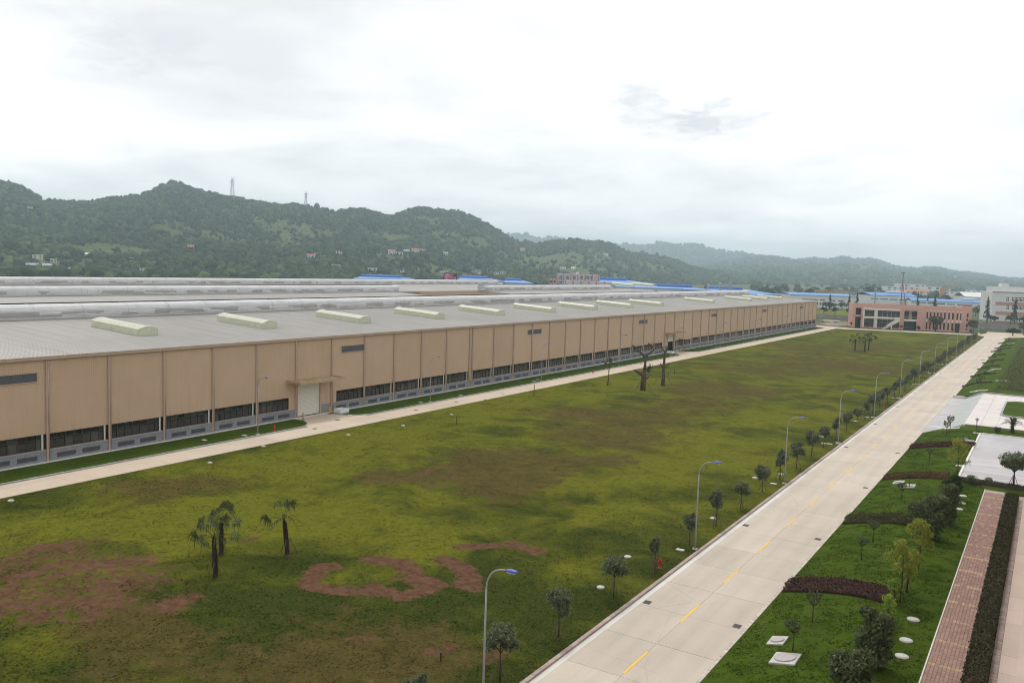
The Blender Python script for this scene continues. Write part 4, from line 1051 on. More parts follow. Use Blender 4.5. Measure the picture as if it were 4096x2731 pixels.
for p, h, nf, sd, ln, lb in [((862, 2306), 3.25, 9, 1, -.22, 'nearest fan palm of the lawn trio at left, leaning slightly'), ((885, 2217), 2.85, 10, 2, -.05, 'upright fan palm behind the nearest one in the lawn trio'), ((1149, 2215), 3.05, 6, 3, -.45, 'sparse fan palm standing right of the other two near palms'),
                     ((3419, 1403), 4.0, 9, 4, 0, 'left palm of the far trio near the pink building'), ((3458, 1409.5), 4.1, 9, 5, .05, 'middle palm of the far trio near the pink building'), ((3474, 1401.6), 4.4, 9, 6, 0, 'right palm of the far trio near the pink building')]:
    P = at(*p, .08); palm((P[0], P[1], .06), h, nf, sd, ln, lb, 1.0, 1.25 if p[0] < 2000 else 1.55)

# --- heavily pruned transplanted trees with props
def pruned(loc, label, limbs, props, tufts, seed):
    r_ = empty('pruned_tree', loc, 0, label, 'tree', 'pruned trees on the lawn'); tb = MB(); tb.smooth = True
    for pts, rad in limbs: tb.tube(pts, rad, 9)
    tb.build('trunk', M['bark'], r_)
    for i, (c, rad, n) in enumerate(tufts): link('crown', leaf_mesh('crown', M['leaf_mid'], n, [(*c, rad, rad, rad*1.3)], .13, seed+i, .4, 12, .3, .1), None, r_)
    for q in range(props[0]): a = q*6.28/props[0]+.4; MB().tube([(.3*math.cos(a), .3*math.sin(a), props[1]), (props[2]*math.cos(a), props[2]*math.sin(a), -.1)], .05, 6).build('prop', M['bark_pale'], r_)
rx = Vector((.84, .54, 0))     # picture-right on the ground
def R_(u, z): return (rx.x*u, rx.y*u, z)
P = at(2571.6, 1560, .08)
pruned((P[0], P[1], .06), 'tall pruned tree with forked stump limbs held by wooden props on the lawn',
       [([R_(0, 0), R_(0, 2), R_(.05, 3.0), R_(.1, 4.2)], [.62, .52, .5, .42]), ([R_(.1, 3.0), R_(-.9, 3.6), R_(-1.6, 4.05), R_(-1.95, 4.1)], [.38, .30, .26, .25]), ([R_(.1, 2.2), R_(.9, 2.6), R_(1.1, 3.0)], [.25, .16, .1]),
        ([R_(.1, 4.2), R_(.25, 5.5), R_(.15, 7.0)], [.34, .26, .26]), ([R_(.15, 6.9), R_(-1.0, 8.0), R_(-2.1, 9.0), R_(-2.6, 9.3)], [.25, .2, .17, .16]), ([R_(.15, 6.9), R_(.9, 7.7), R_(1.9, 8.5), R_(1.5, 9.3), R_(.6, 9.9)], [.24, .2, .17, .14, .12])],
       (5, 2.4, 1.9), [((*R_(1.3, 4.6)[:2], 4.6), .75, 260), ((*R_(.6, 4.3)[:2], 4.4), .4, 90)], 31)
P = at(2651, 1542, .08)
pruned((P[0], P[1], .06), 'slimmer pruned tree with cut crown standing right of the forked one',
       [([R_(0, 0), R_(.05, 2.5), R_(0, 4.0), R_(.1, 6.5), R_(.15, 7.6)], [.42, .34, .3, .25, .2]), ([R_(.05, 3.6), R_(-.6, 4.4), R_(-.75, 4.9)], [.16, .12, .09]), ([R_(.05, 3.8), R_(.9, 4.6), R_(1.3, 5.0)], [.16, .12, .09]), ([R_(.15, 7.4), R_(-.5, 8.0), R_(-.8, 8.5)], [.16, .12, .1]), ([R_(.15, 7.4), R_(.6, 8.0), R_(.8, 8.5)], [.18, .14, .12])],
       (4, 2.9, 2.2), [((*R_(.5, 8.2)[:2], 8.3), .4, 90), ((*R_(-.6, 8.2)[:2], 8.2), .3, 60)], 41)
P = at(2431, 1542, .08)
pruned((P[0], P[1], .06), 'thin young tree with few leaves left of the forked pruned tree',
       [([R_(0, 0), R_(.1, 2), R_(.15, 4), R_(.25, 6)], [.13, .11, .08, .03]), ([R_(.12, 3), R_(-.5, 4.2), R_(-.7, 5)], [.05, .035, .015]), ([R_(.15, 3.6), R_(.7, 4.6), R_(.9, 5.3)], [.05, .03, .012])],
       (3, 1.2, .8), [((*R_(.2, 5.5)[:2], 5.5), .7, 160), ((*R_(-.6, 4.7)[:2], 4.8), .45, 70)], 51)

# ================================================================== planting on the bank
def hedge(pxs, ytop, mat, label, seed, width=2.8, h=.42, wob=.25, leaf=.085, dens=300):
    """clipped bed of shrubs across the bank, from picture points on its lower edge"""
    Ps = [at_bank(*p) for p in pxs]; rr = np.random.default_rng(seed)
    L = sum(np.linalg.norm(Ps[i+1][:2]-Ps[i][:2]) for i in range(len(Ps)-1)); n = int(dens*L*width)
    xs = np.array([p[0] for p in Ps]); ys = np.array([p[1] for p in Ps])
    x = rr.uniform(xs.min(), xs.max(), n); base = np.interp(x, xs, ys)
    v = rr.random(n); v = np.where(rr.random(n) < .18, .06*rr.random(n), v); y = base+v*width+.12*(fbm(x*1.5, v*3, seed)-.5)
    hh = h*(1+wob*(fbm(x*1.8, y*1.8, seed+3)-.5)*2)*np.clip(np.minimum(v, 1-v)*7, .3, 1)*(1+.5*(rr.random(n) < .06))
    z = zb(x)+hh*np.where(rr.random(n) < .65, 1-.22*rr.random(n), rr.random(n))
    P = np.stack([x, y, z], 1); nn = rr.normal(size=(n, 3))*.75+np.array([0, -.15, .8]); nn /= np.linalg.norm(nn, axis=1)[:, None]
    a = np.cross(nn, rr.normal(size=(n, 3))); a /= np.linalg.norm(a, axis=1)[:, None]; b = np.cross(nn, a); s = leaf*(.6+.8*rr.random(n))[:, None]
    V = np.stack([P-a*s, P-b*s*.5, P+a*s, P+b*s*.5], 1).reshape(-1, 3)
    c0 = Ps[0].copy()
    r_ = empty('hedge_bed', (0, 0, 0), 0, label, 'hedge', 'low hedge beds across the grass bank')
    me = np_mesh('foliage', V, np.arange(n*4).reshape(-1, 4)); me.materials.append(mat); link('foliage', me, None, r_)
    # soil under the plants and woody core
    xg = np.linspace(xs.min(), xs.max(), 24); yg = np.interp(xg, xs, ys); V2, F2 = [], []
    for i, (q, w) in enumerate(zip(xg, yg)):
        zz = float(zb(q)); V2 += [(q, w+.06, zz-.1), (q, w+.14, zz+h*.3), (q, w+width-.14, zz+h*.3), (q, w+width-.06, zz-.1)]
        if i: o = 4*i; F2 += [(o-4+j, o-3+j, o+1+j, o+j) for j in range(3)]
    me = np_mesh('twigs', V2, F2); me.materials.append(M['bark']); link('twigs', me, None, r_)
z5 = lambda x, y: (3100+x/2.145, 2000+y/2.145)
r4 = lambda x, y: (3000+x/1.521, 1700+y/1.521)
hedge([z5(60, 790), z5(380, 793), z5(640, 818), z5(920, 880)], 0, M['hedge_purple'], 'dark purple hedge bed nearest the camera on the grass bank', 61, 3.0, .5)
hedge([r4(563, 603), r4(700, 598), r4(860, 600), r4(1010, 620)], 0, M['hedge_olive'], 'olive green hedge bed below the big dark shrub', 62, 3.2, .5, .5)
hedge([r4(805, 334), r4(950, 326), r4(1080, 326), r4(1200, 333)], 0, M['hedge_rust'], 'rust brown hedge bed in the middle of the bank', 63, 3.4, .35)
hedge([r4(965, 148), r4(1120, 134), r4(1250, 134), r4(1365, 141)], 0, M['hedge_purple'], 'dark purple hedge bed just before the white wet yard', 64, 3.0, .45)
FARH = [((1818,530),(1950,500),(2078,495),'hedge_purple','dark purple hedge bed nearest beyond the plaza'), ((1888,446),(2000,424),(2112,420),'hedge_olive','brown green hedge bed, second beyond the plaza'), ((1950,383),(2060,356),(2148,352),'hedge_olive','narrow green hedge bed, third beyond the plaza'),
        ((1992,331),(2090,306),(2178,301),'hedge_rust','rust brown hedge bed, fourth beyond the plaza'), ((2040,281),(2130,258),(2200,256),'hedge_rust','reddish hedge bed, fifth beyond the plaza'), ((2066,232),(2150,208),(2235,200),'hedge_olive','olive hedge bed, sixth beyond the plaza'),
        ((2096,205),(2180,180),(2255,170),'hedge_olive','olive hedge bed, seventh beyond the plaza'), ((2130,160),(2210,140),(2290,135),'hedge_rust','rust hedge bed, farthest beyond the plaza')]
for i, (a, b, c, m_, lb) in enumerate(FARH): hedge([r8(*a), r8(*b), r8(*c)], 0, M[m_], lb, 70+i, .9, .24, .3, .09, 260)

# small clipped ornamental trees
def ornamental(seed, kind):
    r_ = empty('ornamental_tree', (0, 0, 0), 0, 'x', 'tree', 'small ornamental trees on the bank'); rr = random.Random(seed)
    b = MB(); b.smooth = True; b.tube([(0, 0, -.1), (.03, .02, .6), (0, 0, 1.15)], [.045, .038, .035], 7)
    n = 9 if kind else 7
    for q in range(n):
        a = q*6.28/n+rr.random()*.4; o = rr.uniform(.25, .42) if kind else rr.uniform(.3, .5); top = rr.uniform(1.75, 2.15) if kind else rr.uniform(1.5, 1.75)
        b.tube([(0, 0, 1.1), (o*.6*math.cos(a), o*.6*math.sin(a), 1.3), (o*math.cos(a), o*math.sin(a), top-.1)], [.03, .022, .014], 5)
    b.build('trunk', M['bark'], r_)
    if kind: el = [(.36*math.cos(q), .36*math.sin(q), 1.75, .09, .09, .38) for q in np.linspace(0, 5.6, 9)]; nl = 420
    else: el = [(0, 0, 1.62, .5, .5, .22)]; nl = 520
    link('crown', leaf_mesh('crown', M['leaf_dark'], nl, el, .07, seed, .35, 30, .2, .2), None, r_)
    return Proto(r_)
o1, o2 = ornamental(81, 1), ornamental(82, 0)
OT = [(z5(150,1290),1,'small flat-topped ornamental tree beside the square manhole slab'),(z5(320,1045),0,'small brush-crowned ornamental tree below the nearest purple hedge'),(z5(740,505),1,'small ornamental tree, left of the pair between purple and olive hedges'),(z5(840,360),1,'small ornamental tree just below the olive hedge'),
      (r4(918,460),1,'small ornamental tree above the olive hedge beside the dark shrub'),(r4(967,382),1,'small ornamental tree in front of the rust brown hedge'),(r4(1090,226),1,'small ornamental tree below the far purple hedge'),(r4(1120,176),1,'small ornamental tree against the far purple hedge'),
      (r8(1685,950),0,'bare spreading ornamental tree at the forecourt corner, nearer one'),(r8(1715,905),0,'bare spreading ornamental tree at the forecourt corner, farther one'),(r8(1955,552),0,'small ornamental tree below the first hedge beyond the plaza'),(r8(1975,520),0,'small ornamental tree against the first hedge beyond the plaza'),
      (r8(2015,465),1,'small ornamental tree below the second hedge beyond the plaza'),(r8(2033,430),0,'small ornamental tree above the second hedge beyond the plaza'),(r8(2075,370),0,'small ornamental tree above the third hedge beyond the plaza'),(r8(2100,312),0,'small bushy tree at the fourth hedge beyond the plaza'),(r8(2140,270),0,'small bushy tree at the fifth hedge beyond the plaza'),(r8(2220,160),0,'small tree on the far end of the bank')]
for i, (p, k_, lb) in enumerate(OT): (o2 if k_ else o1).put(at_bank(*p), i*1.3, 1.05 if i < 8 else 1.15, lb)

# yellow-green staked trees
def light_tree(seed, h, rc, n, mat):
    r_ = empty('leafy_tree', (0, 0, 0), 0, 'x', 'tree', 'bright yellow-green trees on the bank'); rr = random.Random(seed)
    b = MB(); b.smooth = True; b.tube([(0, 0, -.1), (.05, 0, h*.35), (0, .05, h*.65), (0, 0, h*.9)], [.06, .05, .035, .012], 7); els = []
    for q in range(8):
        a = q*2.4; z0 = h*(.32+.06*q); o = rc*rr.uniform(.5, .8); z1 = z0+h*.2
        b.tube([(0, 0, z0), (o*.5*math.cos(a), o*.5*math.sin(a), z0+h*.12), (o*math.cos(a), o*math.sin(a), z1)], [.025, .016, .007], 5)
        els.append((o*math.cos(a)*.8, o*math.sin(a)*.8, z1, rc*.45, rc*.45, h*.12))
    els.append((0, 0, h*.86, rc*.45, rc*.45, h*.14)); b.build('trunk', M['bark'], r_)
    link('crown', leaf_mesh('crown', mat, n, els, .085, seed, .4, 70, .5, .15), None, r_)
    for q in range(3): a = q*2.094+seed; MB().tube([(.05*math.cos(a), .05*math.sin(a), h*.3), (.45*math.cos(a), .45*math.sin(a), -.05)], .02, 5).build('stake', M['bark_pale'], r_)
    return r_
LT = [(z5(1228,590),4.1,1.15,2800,'leaf_yellow','tallest bright yellow-green tree beside the big dark shrub'),(z5(1072,868),4.5,1.2,2700,'leaf_yellow','bright yellow-green tree at the right end of the purple hedge'),(z5(1128,790),3.1,.8,1100,'leaf_yellow','slender yellow-green tree between the two tall ones'),(z5(1015,865),1.7,.65,600,'leaf_lime','low lime green tree at the right end of the purple hedge'),
      (z5(962,1060),2.0,.62,520,'leaf_lime','small lime green tree below the purple hedge end'),(z5(938,1150),1.45,.62,560,'leaf_lime','lowest lime green sapling beside the near dark shrub'),(r4(1255,352),5.2,1.35,2600,'leaf_yellow','yellow-green tree beside the corner of the white wet yard')]
for i, (p, h, rc, n, m_, lb) in enumerate(LT):
    T = light_tree(90+i, h, rc, n, M[m_]); T.location = tuple(at_bank(*p)); T['label'] = lb
# big dark shrubs
def shrub(P, els, n, seed, label, mat='leaf_dark', leaf=.12, stems=True):
    r_ = empty('broad_shrub', P, 0, label, 'shrub', 'dark evergreen shrubs on the bank')
    b = MB(); b.smooth = True
    for e in els: b.tube([(e[0]*.15, e[1]*.15, -.1), (e[0]*.6, e[1]*.6, e[2]*.5), (e[0], e[1], e[2])], [.07, .05, .02], 6)
    b.build('trunk', M['bark'], r_); link('crown', leaf_mesh('crown', M[mat], n, els, leaf, seed, .33, 110, .35, .35), None, r_); return r_
shrub(at_bank(*z5(830, 1420)), [(0, 0, 1.7, 1.05, 1.05, 1.0), (.4, .5, 2.6, .7, .7, .6), (-.5, .4, 2.9, .55, .55, .5), (.2, -.3, .8, 1.0, 1.0, .6)], 5200, 101, 'dark evergreen shrub behind the other at the bottom of the picture')
shrub(at_bank(*z5(640, 1700)), [(0, 0, 1.6, 1.15, 1.15, 1.0), (.6, .3, 2.3, .7, .7, .6), (-.6, -.2, 2.1, .65, .65, .55)], 4800, 102, 'dark evergreen shrub nearest the camera at the bottom of the picture')
shrub(at_bank(*r4(1075, 690)), [(0, 0, 1.8, 1.5, 1.5, 1.3), (.6, .8, 3.1, 1.1, 1.1, .9), (-.9, .3, 2.6, .9, .9, .8), (0, 0, .8, 1.2, 1.2, .7)], 7500, 103, 'largest dark evergreen shrub in the middle of the bank')
shrub(at_bank(*r4(1180, 600)), [(0, 0, 2.2, 1.2, 1.2, 1.3), (.3, .3, 3.2, .8, .8, .7), (0, 0, 1.0, 1.0, 1.0, .8)], 4800, 104, 'dark green shrub right behind the largest one')
shrub(at_bank(*r4(1225, 455)), [(0, 0, 1.5, 1.0, 1.0, .8), (.2, .2, 2.2, .6, .6, .5)], 2600, 105, 'mid green shrub below the yellow-green tree by the yard', 'leaf_mid')

# manhole covers and slabs on the bank
for i, (p, lb) in enumerate([(r4(993,1183),'round white cover beside the purple hedge, right on the bank'),(r4(950,1310),'round white cover on the bank, middle of the three near the path'),(r4(924,1407),'round white cover on the bank, nearest of the three near the path'),(r4(1295,432),'round white cover beyond the dark shrub, farthest of three'),(r4(1288,476),'round white cover beyond the dark shrub, middle of three'),(r4(1270,512),'round white cover beyond the dark shrub, nearest of three'),(r8(1938,928),'round pale cover around the farther garden lamp')]):
    P = at_bank(*p); manhole((P[0], P[1], P[2]-.06), lb, 'round covers on the bank', .9)
def slab_cover(p, lb, w=1.6, d=1.1, disc=True, rz=0.0):
    P = at_bank(*p); tilt = math.atan((float(zb(P[0]+.3))-float(zb(P[0]-.3)))/.6)
    r_ = empty('inspection_slab', (P[0], P[1], P[2]+.02), 0, lb, 'manhole', 'square inspection slabs on the bank'); r_.rotation_euler = (0, -tilt, rz)
    MB().bbox(-w/2, w/2, -d/2, d/2, -.3, .10, .02).build('slab', M['cover'], r_)
    if disc: b = MB(); b.disc((0, 0), min(w, d)*.42, .1, .18, 22, .02); b.build('lid', simple('lid_pinkish', (.42, .38, .37), .85, .1, 4), r_)
slab_cover(r4(215,1425), 'square pale slab with round lid on the near bank', 1.6, 1.8)
slab_cover(r4(168,1315), 'pale oval-topped cover beside the nearest flat-topped tree', 1.1, 1.5)
slab_cover(r4(905,350), 'long pale cover slab below the rust hedge', 1.2, 1.4)
slab_cover(r4(962,374), 'square framed pale cover below the rust hedge', 1.5, 1.7)
for i, p in enumerate([(1343,98),(1275,250),(1222,345)]): slab_cover(r4(*p), ['flat pale slab by the farther garden lamp', 'flat pale slab by the nearer garden lamp', 'flat pale slab under the yard-corner tree'][i], .9, .8, False)
for i, (p, w) in enumerate([((1735,888),2.2),((1922,573),1.6),((1990,563),2.4),((2050,393),2.0),((2115,379),2.4),((2155,479),2.4),((2240,160),2.6),((1998,300),1.2)]):
    slab_cover(r8(*p), 'flat white slab on the bank beyond, %s from the camera' % nth(i), w, 1.0, False)

# garden lamps
def garden_lamp(P, lb):
    r_ = empty('garden_lamp', P, 0, lb, 'lamp', 'black garden lamps')
    b = MB(); b.smooth = True; b.lathe([(.12, -.1), (.12, .15), (.06, .25), (.05, 2.9), (.08, 2.95)], 10); b.build('post', M['iron'], r_)
    b = MB(); b.smooth = True; b.lathe([(.07, 2.95), (.2, 3.2), (.2, 3.28)], 10); b.build('lantern', M['white_paint'], r_)
    MB().lathe([(.30, 3.28), (.26, 3.34), (.06, 3.46), (.02, 3.56)], 10).build('cap', M['louver'], r_)
garden_lamp(at_bank(*r8(1935, 1000)), 'black garden lamp post on the grass beside the plaza')
garden_lamp(at_bank(*r8(1838, 1188)), 'black garden lamp post with pale lantern beside the white yard')

# yard tree, clipped shrubs, cycad, pot, front hedge of the yard
Py = at(*r8(2257, 1385), ZT+.1)
yt = empty('round_tree', (Py[0], Py[1], ZT+.05), 0, 'round dark-crowned tree on props standing in the white wet yard', 'tree')
b = MB(); b.smooth = True; b.tube([(0, 0, -.1), (.04, 0, 1.2), (0, 0, 2.4)], [.09, .08, .05], 8)
for q in range(7): a = q*.9; b.tube([(0, 0, 1.7), (.6*math.cos(a), .6*math.sin(a), 2.4), (1.0*math.cos(a), 1.0*math.sin(a), 3.0)], [.05, .03, .012], 5)
b.build('trunk', M['bark'], yt)
link('crown', leaf_mesh('crown', M['leaf_dark'], 4200, [(0, 0, 3.1, 1.55, 1.55, 1.0), (0, 0, 2.5, 1.35, 1.35, .5)], .10, 111, .25, 110, .3, .4), None, yt)
for q in range(4): a = q*1.57+.4; MB().tube([(.1*math.cos(a), .1*math.sin(a), 1.3), (.6*math.cos(a), .6*math.sin(a), -.05)], .03, 5).build('prop', M['bark_pale'], yt)
for i, (p, rr_, lb) in enumerate([((1905, 1365), .72, 'round clipped dark shrub at the front edge of the white yard'), ((2045, 1352), .45, 'small low shrub in front of the white yard')]):
    P = at(*r8(*p), ZT); shrub((P[0], P[1], ZT), [(0, 0, rr_*.75, rr_, rr_, rr_*.75)], 1500 if i == 0 else 600, 115+i, lb, 'leaf_dark', .07)
def box_hedge(x0, x1, y0, y1, z0, h, mat, label, seed, dens=420, leaf=.07):
    rr = np.random.default_rng(seed); A = (x1-x0)*(y1-y0); n = int(dens*A)
    x = rr.uniform(x0, x1, n); y = rr.uniform(y0, y1, n); z = z0+h*np.where(rr.random(n) < .6, 1-.15*rr.random(n)-.25*fbm(x*2.2, y*2.2, seed), rr.random(n)*.9)
    sd = rr.random(n) < .3; x = np.where(sd, np.where(rr.random(n) < .5, x0, x1)+rr.normal(size=n)*.05, x); P = np.stack([x, y, z], 1)
    nn = rr.normal(size=(n, 3))*.8+np.array([0, 0, .7]); nn /= np.linalg.norm(nn, axis=1)[:, None]; a = np.cross(nn, rr.normal(size=(n, 3))); a /= np.linalg.norm(a, axis=1)[:, None]; b_ = np.cross(nn, a); s = leaf*(.6+.8*rr.random(n))[:, None]
    r_ = empty('hedge', ((x0+x1)/2, y0, z0), 0, label, 'hedge'); V = np.stack([P-a*s, P-b_*s*.5, P+a*s, P+b_*s*.5], 1).reshape(-1, 3)-np.array([(x0+x1)/2, y0, z0])
    me = np_mesh('foliage', V, np.arange(n*4).reshape(-1, 4)); me.materials.append(mat); link('foliage', me, None, r_)
    MB().box(-(x1-x0)/2+.1, (x1-x0)/2-.1, .05, y1-y0-.05, -.1, h*.6).build('twigs', M['bark'], r_)
box_hedge(-2.76, -1.62, 24, 106.5, ZT, .72, M['hedge_dark'], 'long dark clipped hedge between the brick footpath and the office block', 121, 380, .075)
box_hedge(-7.9, 6, 111.2, 112.2, ZT, .55, M['hedge_dark'], 'low dark hedge along the front of the white wet yard', 122, 380, .08)
P = at(*r8(2250, 922), ZT)
cy = empty('sago_cycad', (P[0], P[1], ZT), 0, 'dark sago cycad with arching fronds beside the plaza', 'cycad')
MB().lathe([(.34, -.1), (.28, .5), (.22, .9), (.16, 1.2)], 10).build('trunk', M['palm_bark'], cy)
for q in range(26):
    a = q*2.4; el = .25+1.1*((q*7) % 26)/26; L = 1.9; pts = []
    for j in range(7): u = j/6; pts.append((L*u*math.cos(el)*math.cos(a), L*u*math.cos(el)*math.sin(a), 1.2+L*u*math.sin(el)-.75*u*u*u))
    fb = MB(); fb.tube(pts, [.02]*6+[.008], 4)
    for j in range(1, 7):
        p, p0 = Vector(pts[j]), Vector(pts[j-1]); d = (p-p0).normalized(); sd = d.cross(Vector((0, 0, 1))).normalized()
        for s_ in (-1, 1):
            for u in (0, .2, .4, .6, .8): c0 = p0+(p-p0)*u; fb.add([c0, c0+d*.06, c0+sd*s_*.24+d*.16-Vector((0, 0, .02))], [(0, 1, 2)])
    fb.build('frond', M['leaf_mid'], cy)
P = at(*r8(2125, 918), ZT)
po = empty('flower_pot', (P[0], P[1], ZT), 0, 'dark square planter pot on the grass left of the cycad', 'pot')
MB().add([(-.32, -.32, 0), (.32, -.32, 0), (.32, .32, 0), (-.32, .32, 0), (-.5, -.5, .75), (.5, -.5, .75), (.5, .5, .75), (-.5, .5, .75), (-.4, -.4, .7), (.4, -.4, .7), (.4, .4, .7), (-.4, .4, .7)],
         [(0, 1, 5, 4), (1, 2, 6, 5), (2, 3, 7, 6), (3, 0, 4, 7), (4, 5, 9, 8), (5, 6, 10, 9), (6, 7, 11, 10), (7, 4, 8, 11)]).build('pot', M['iron'], po)
MB().quad((-.4, -.4, .66), (.4, -.4, .66), (.4, .4, .66), (-.4, .4, .66)).build('soil', M['soil'], po)

# --- the office block the terrace belongs to (only its base ledge enters the picture)
ob = empty('office_block', (.45, 20, 0), 0, 'tall pale pink office block with a low ledge beside the pavement', 'building')
MB().box(0, 16, -60, 84, -.5, 22.6).build('wall', M['pink_pale'] if 'pink_pale' in M else M.setdefault('pink_pale', simple('pale_pink_render', (.52, .41, .36), .85, .06, .4)), ob)
MB().bbox(-.60, -.001, -20, 83, 0, ZT+.30, .02).build('ledge', M['pink_pale'], ob)
MB().box(.3, 15.7, -59.7, 83.7, 22.601, 22.75).build('roof', M['wall_grey'], ob)
wm = MB().box(-.03, 0, 0, 1.8, 0, 1.7).mesh('window', M['far_glass'])
for f_ in range(6):
    for q in range(24): link('window', wm, None, ob, (-.002, -12+q*4.0, 3.0+f_*3.2))

# ================================================================== standing grass tufts near the camera
def tufts(name, x, y, z, hgt, mat, seed, attrs=None):
    r_ = np.random.default_rng(seed); n = len(x); nb = 3
    X = np.repeat(x, nb)+r_.normal(size=n*nb)*.04; Y = np.repeat(y, nb)+r_.normal(size=n*nb)*.04; Z = np.repeat(z, nb); a = r_.random(n*nb)*6.283
    h_ = hgt*(.5+r_.random(n*nb)); w_ = .016+.03*r_.random(n*nb); lx, ly = r_.normal(size=n*nb)*1.2*h_, r_.normal(size=n*nb)*1.2*h_
    V = np.stack([np.stack([X-np.cos(a)*w_, Y-np.sin(a)*w_, Z-.01], 1), np.stack([X+np.cos(a)*w_, Y+np.sin(a)*w_, Z-.01], 1), np.stack([X+lx, Y+ly, Z+h_], 1)], 1).reshape(-1, 3)
    me = np_mesh(name, V, np.arange(n*nb*3).reshape(-1, 3)); me.materials.append(mat)
    if attrs:
        for k_, A in attrs.items(): me.attributes.new(k_, 'FLOAT', 'POINT').data.foreach_set('value', np.repeat(A, nb*3).astype(np.float32))
    return tag(link(name, me), kind='stuff')
r_ = np.random.default_rng(501); n = 90000
x = XL0+(XL1-XL0)*r_.random(n); y = 24+140*r_.random(n)**1.5
iu = (x-XL0)/(XL1-XL0)*(nx-1.001); iv = ((y-24)/(np.interp(x, gx, yend)-24))**(1/1.35)*(ny-1.001); I, J = iv.astype(int), iu.astype(int)
clump = fbm(x*.8, y*.8, 61, 3)+.2*r_.random(n); kp = (soil[I, J] < .5+.2*r_.random(n)) & (clump > .52+.25*np.clip((y-60)/90, 0, 1)*r_.random(n)); x, y, I, J = x[kp], y[kp], I[kp], J[kp]
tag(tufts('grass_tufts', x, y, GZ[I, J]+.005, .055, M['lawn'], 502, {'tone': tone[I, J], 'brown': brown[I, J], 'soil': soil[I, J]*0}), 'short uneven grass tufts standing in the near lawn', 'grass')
n = 60000; x = -16.3+11.3*r_.random(n); y = 40+112*r_.random(n)**1.3; kp = fbm(x*1.2, y*1.2, 63, 3)+.25*r_.random(n) > .58; x, y = x[kp], y[kp]
tag(tufts('grass_tufts', x, y, bump(x, y), .05, M['bank'], 503), 'short mown grass blades on the green bank', 'grass')
n = 9000; x = -9+30*r_.random(n); y = 213+150*r_.random(n)**1.3; tag(tufts('weed_tufts', x, y, np.full(n, ZT+.05), .35, M['bank'], 504), 'ragged weeds on the brown ground beyond the plaza', 'weeds')

# ================================================================== buildings beyond
def frame_from(A, B, label, cat, name, group=None):
    """thing standing on the ground with local x from A to B and local y away from the camera"""
    A = np.array(A); B = np.array(B); d = B-A; rz = math.atan2(d[1], d[0]); L = math.hypot(d[0], d[1])
    return empty(name, (A[0], A[1], 0), rz, label, cat, group), L
class Fac:
    """facade helper: turns picture points on the front plane into local (x, z)"""
    def __init__(s, A, B): s.A = np.array(A[:2]); d = np.array(B[:2])-s.A; s.L = np.linalg.norm(d); s.d = d/s.L; s.n = np.array([-s.d[1], s.d[0]])
    def uz(s, px, py):
        r_ = ray(px, py); t_ = ((s.A-CAM[:2])@s.n)/(r_[:2]@s.n); P = CAM+r_*t_; return float((P[:2]-s.A)@s.d), float(P[2])
def part_box(par, name, mat, x0, x1, y0, y1, z0, z1): return MB().box(x0, x1, y0, y1, z0, z1).build(name, mat, par)

# --- pink two-storey building closing the lawn
A, B = at(3408.5, 1309), at(3882, 1331.5); pk, PL = frame_from(A, B, 'pink tiled two-storey building with glazed hall and outside stairs at the end of the lawn', 'building', 'pink_building')
fc = Fac(A, B); q2 = lambda x, y: fc.uz(3400+x/3.92, 1150+y/3.92)
ztop = q2(35, 255)[1]; ux = lambda x: (x-35)/(1890-35)*PL
zt2 = q2(1800, 288)[1]; D = 18.0
zs = ztop/345.0           # metres per zoom pixel of height
def zz(x, y): return q2(x, y)[1]
wall = lambda x0, x1, z0, z1, y0=0.0, y1=.5: part_box(pk, 'wall', M['pink'], ux(x0), ux(x1), y0, y1, z0, z1)
H = ztop; z1f = H*.50
wall(205, 1735, H*.84, H); wall(780, 850, 0, H*.84); wall(1050, 1190, 0, H*.84); wall(35, 75, 0, H*.84); wall(165, 205, 0, H*.84); wall(35, 205, H*.84, H); wall(35, 205, z1f-.4, z1f+.5)
for x0, x1 in ((75, 165),): part_box(pk, 'portico_shade', M['far_glass'], ux(x0), ux(x1), 4.0, 4.1, 0, H*.84)
# right wing with slit windows: piers between them
slx = [(1195,1220),(1250,1272),(1305,1330),(1358,1380),(1410,1432),(1465,1492),(1530,1555),(1590,1618)]
slx2 = slx+[(1658,1685),(1712,1732)]
zu0, zu1, zl0, zl1 = H*.46+.55, H*.80, .9, H*.36
wall(1190, 1735, zu1, H*.84); wall(1190, 1735, zl1, zu0); wall(1190, 1645, 0, zl0)
prev = 1190
for x0, x1 in slx2: wall(prev, x0, zu0, zu1); prev = x1
wall(prev, 1735, zu0, zu1)
prev = 1190
for x0, x1 in slx: wall(prev, x0, zl0, zl1); prev = x1
wall(prev, 1645, zl0, zl1); wall(1720, 1735, 0, zl1)
for x0, x1 in slx2:
    w = part_box(pk, 'window', M['far_glass'], ux(x0), ux(x1), .28, .33, zu0, zu1)
    part_box(w, 'lintel_panel', M['cream'], ux(x0), ux(x1), -.03, .2, zu1+.05, zu1+.75); part_box(w, 'sill_panel', M['cream'], ux(x0), ux(x1), -.03, .2, zu0-1.3, zu0-.05)
for x0, x1 in slx: part_box(pk, 'window', M['far_glass'], ux(x0), ux(x1), .28, .33, zl0, zl1)
dr = part_box(pk, 'door', M['far_glass'], ux(1645), ux(1720), .4, .46, 0, zl1); part_box(dr, 'door_canopy', M['wall_grey'], ux(1625), ux(1725), -1.2, 0.0, zl1+.05, zl1+.25)
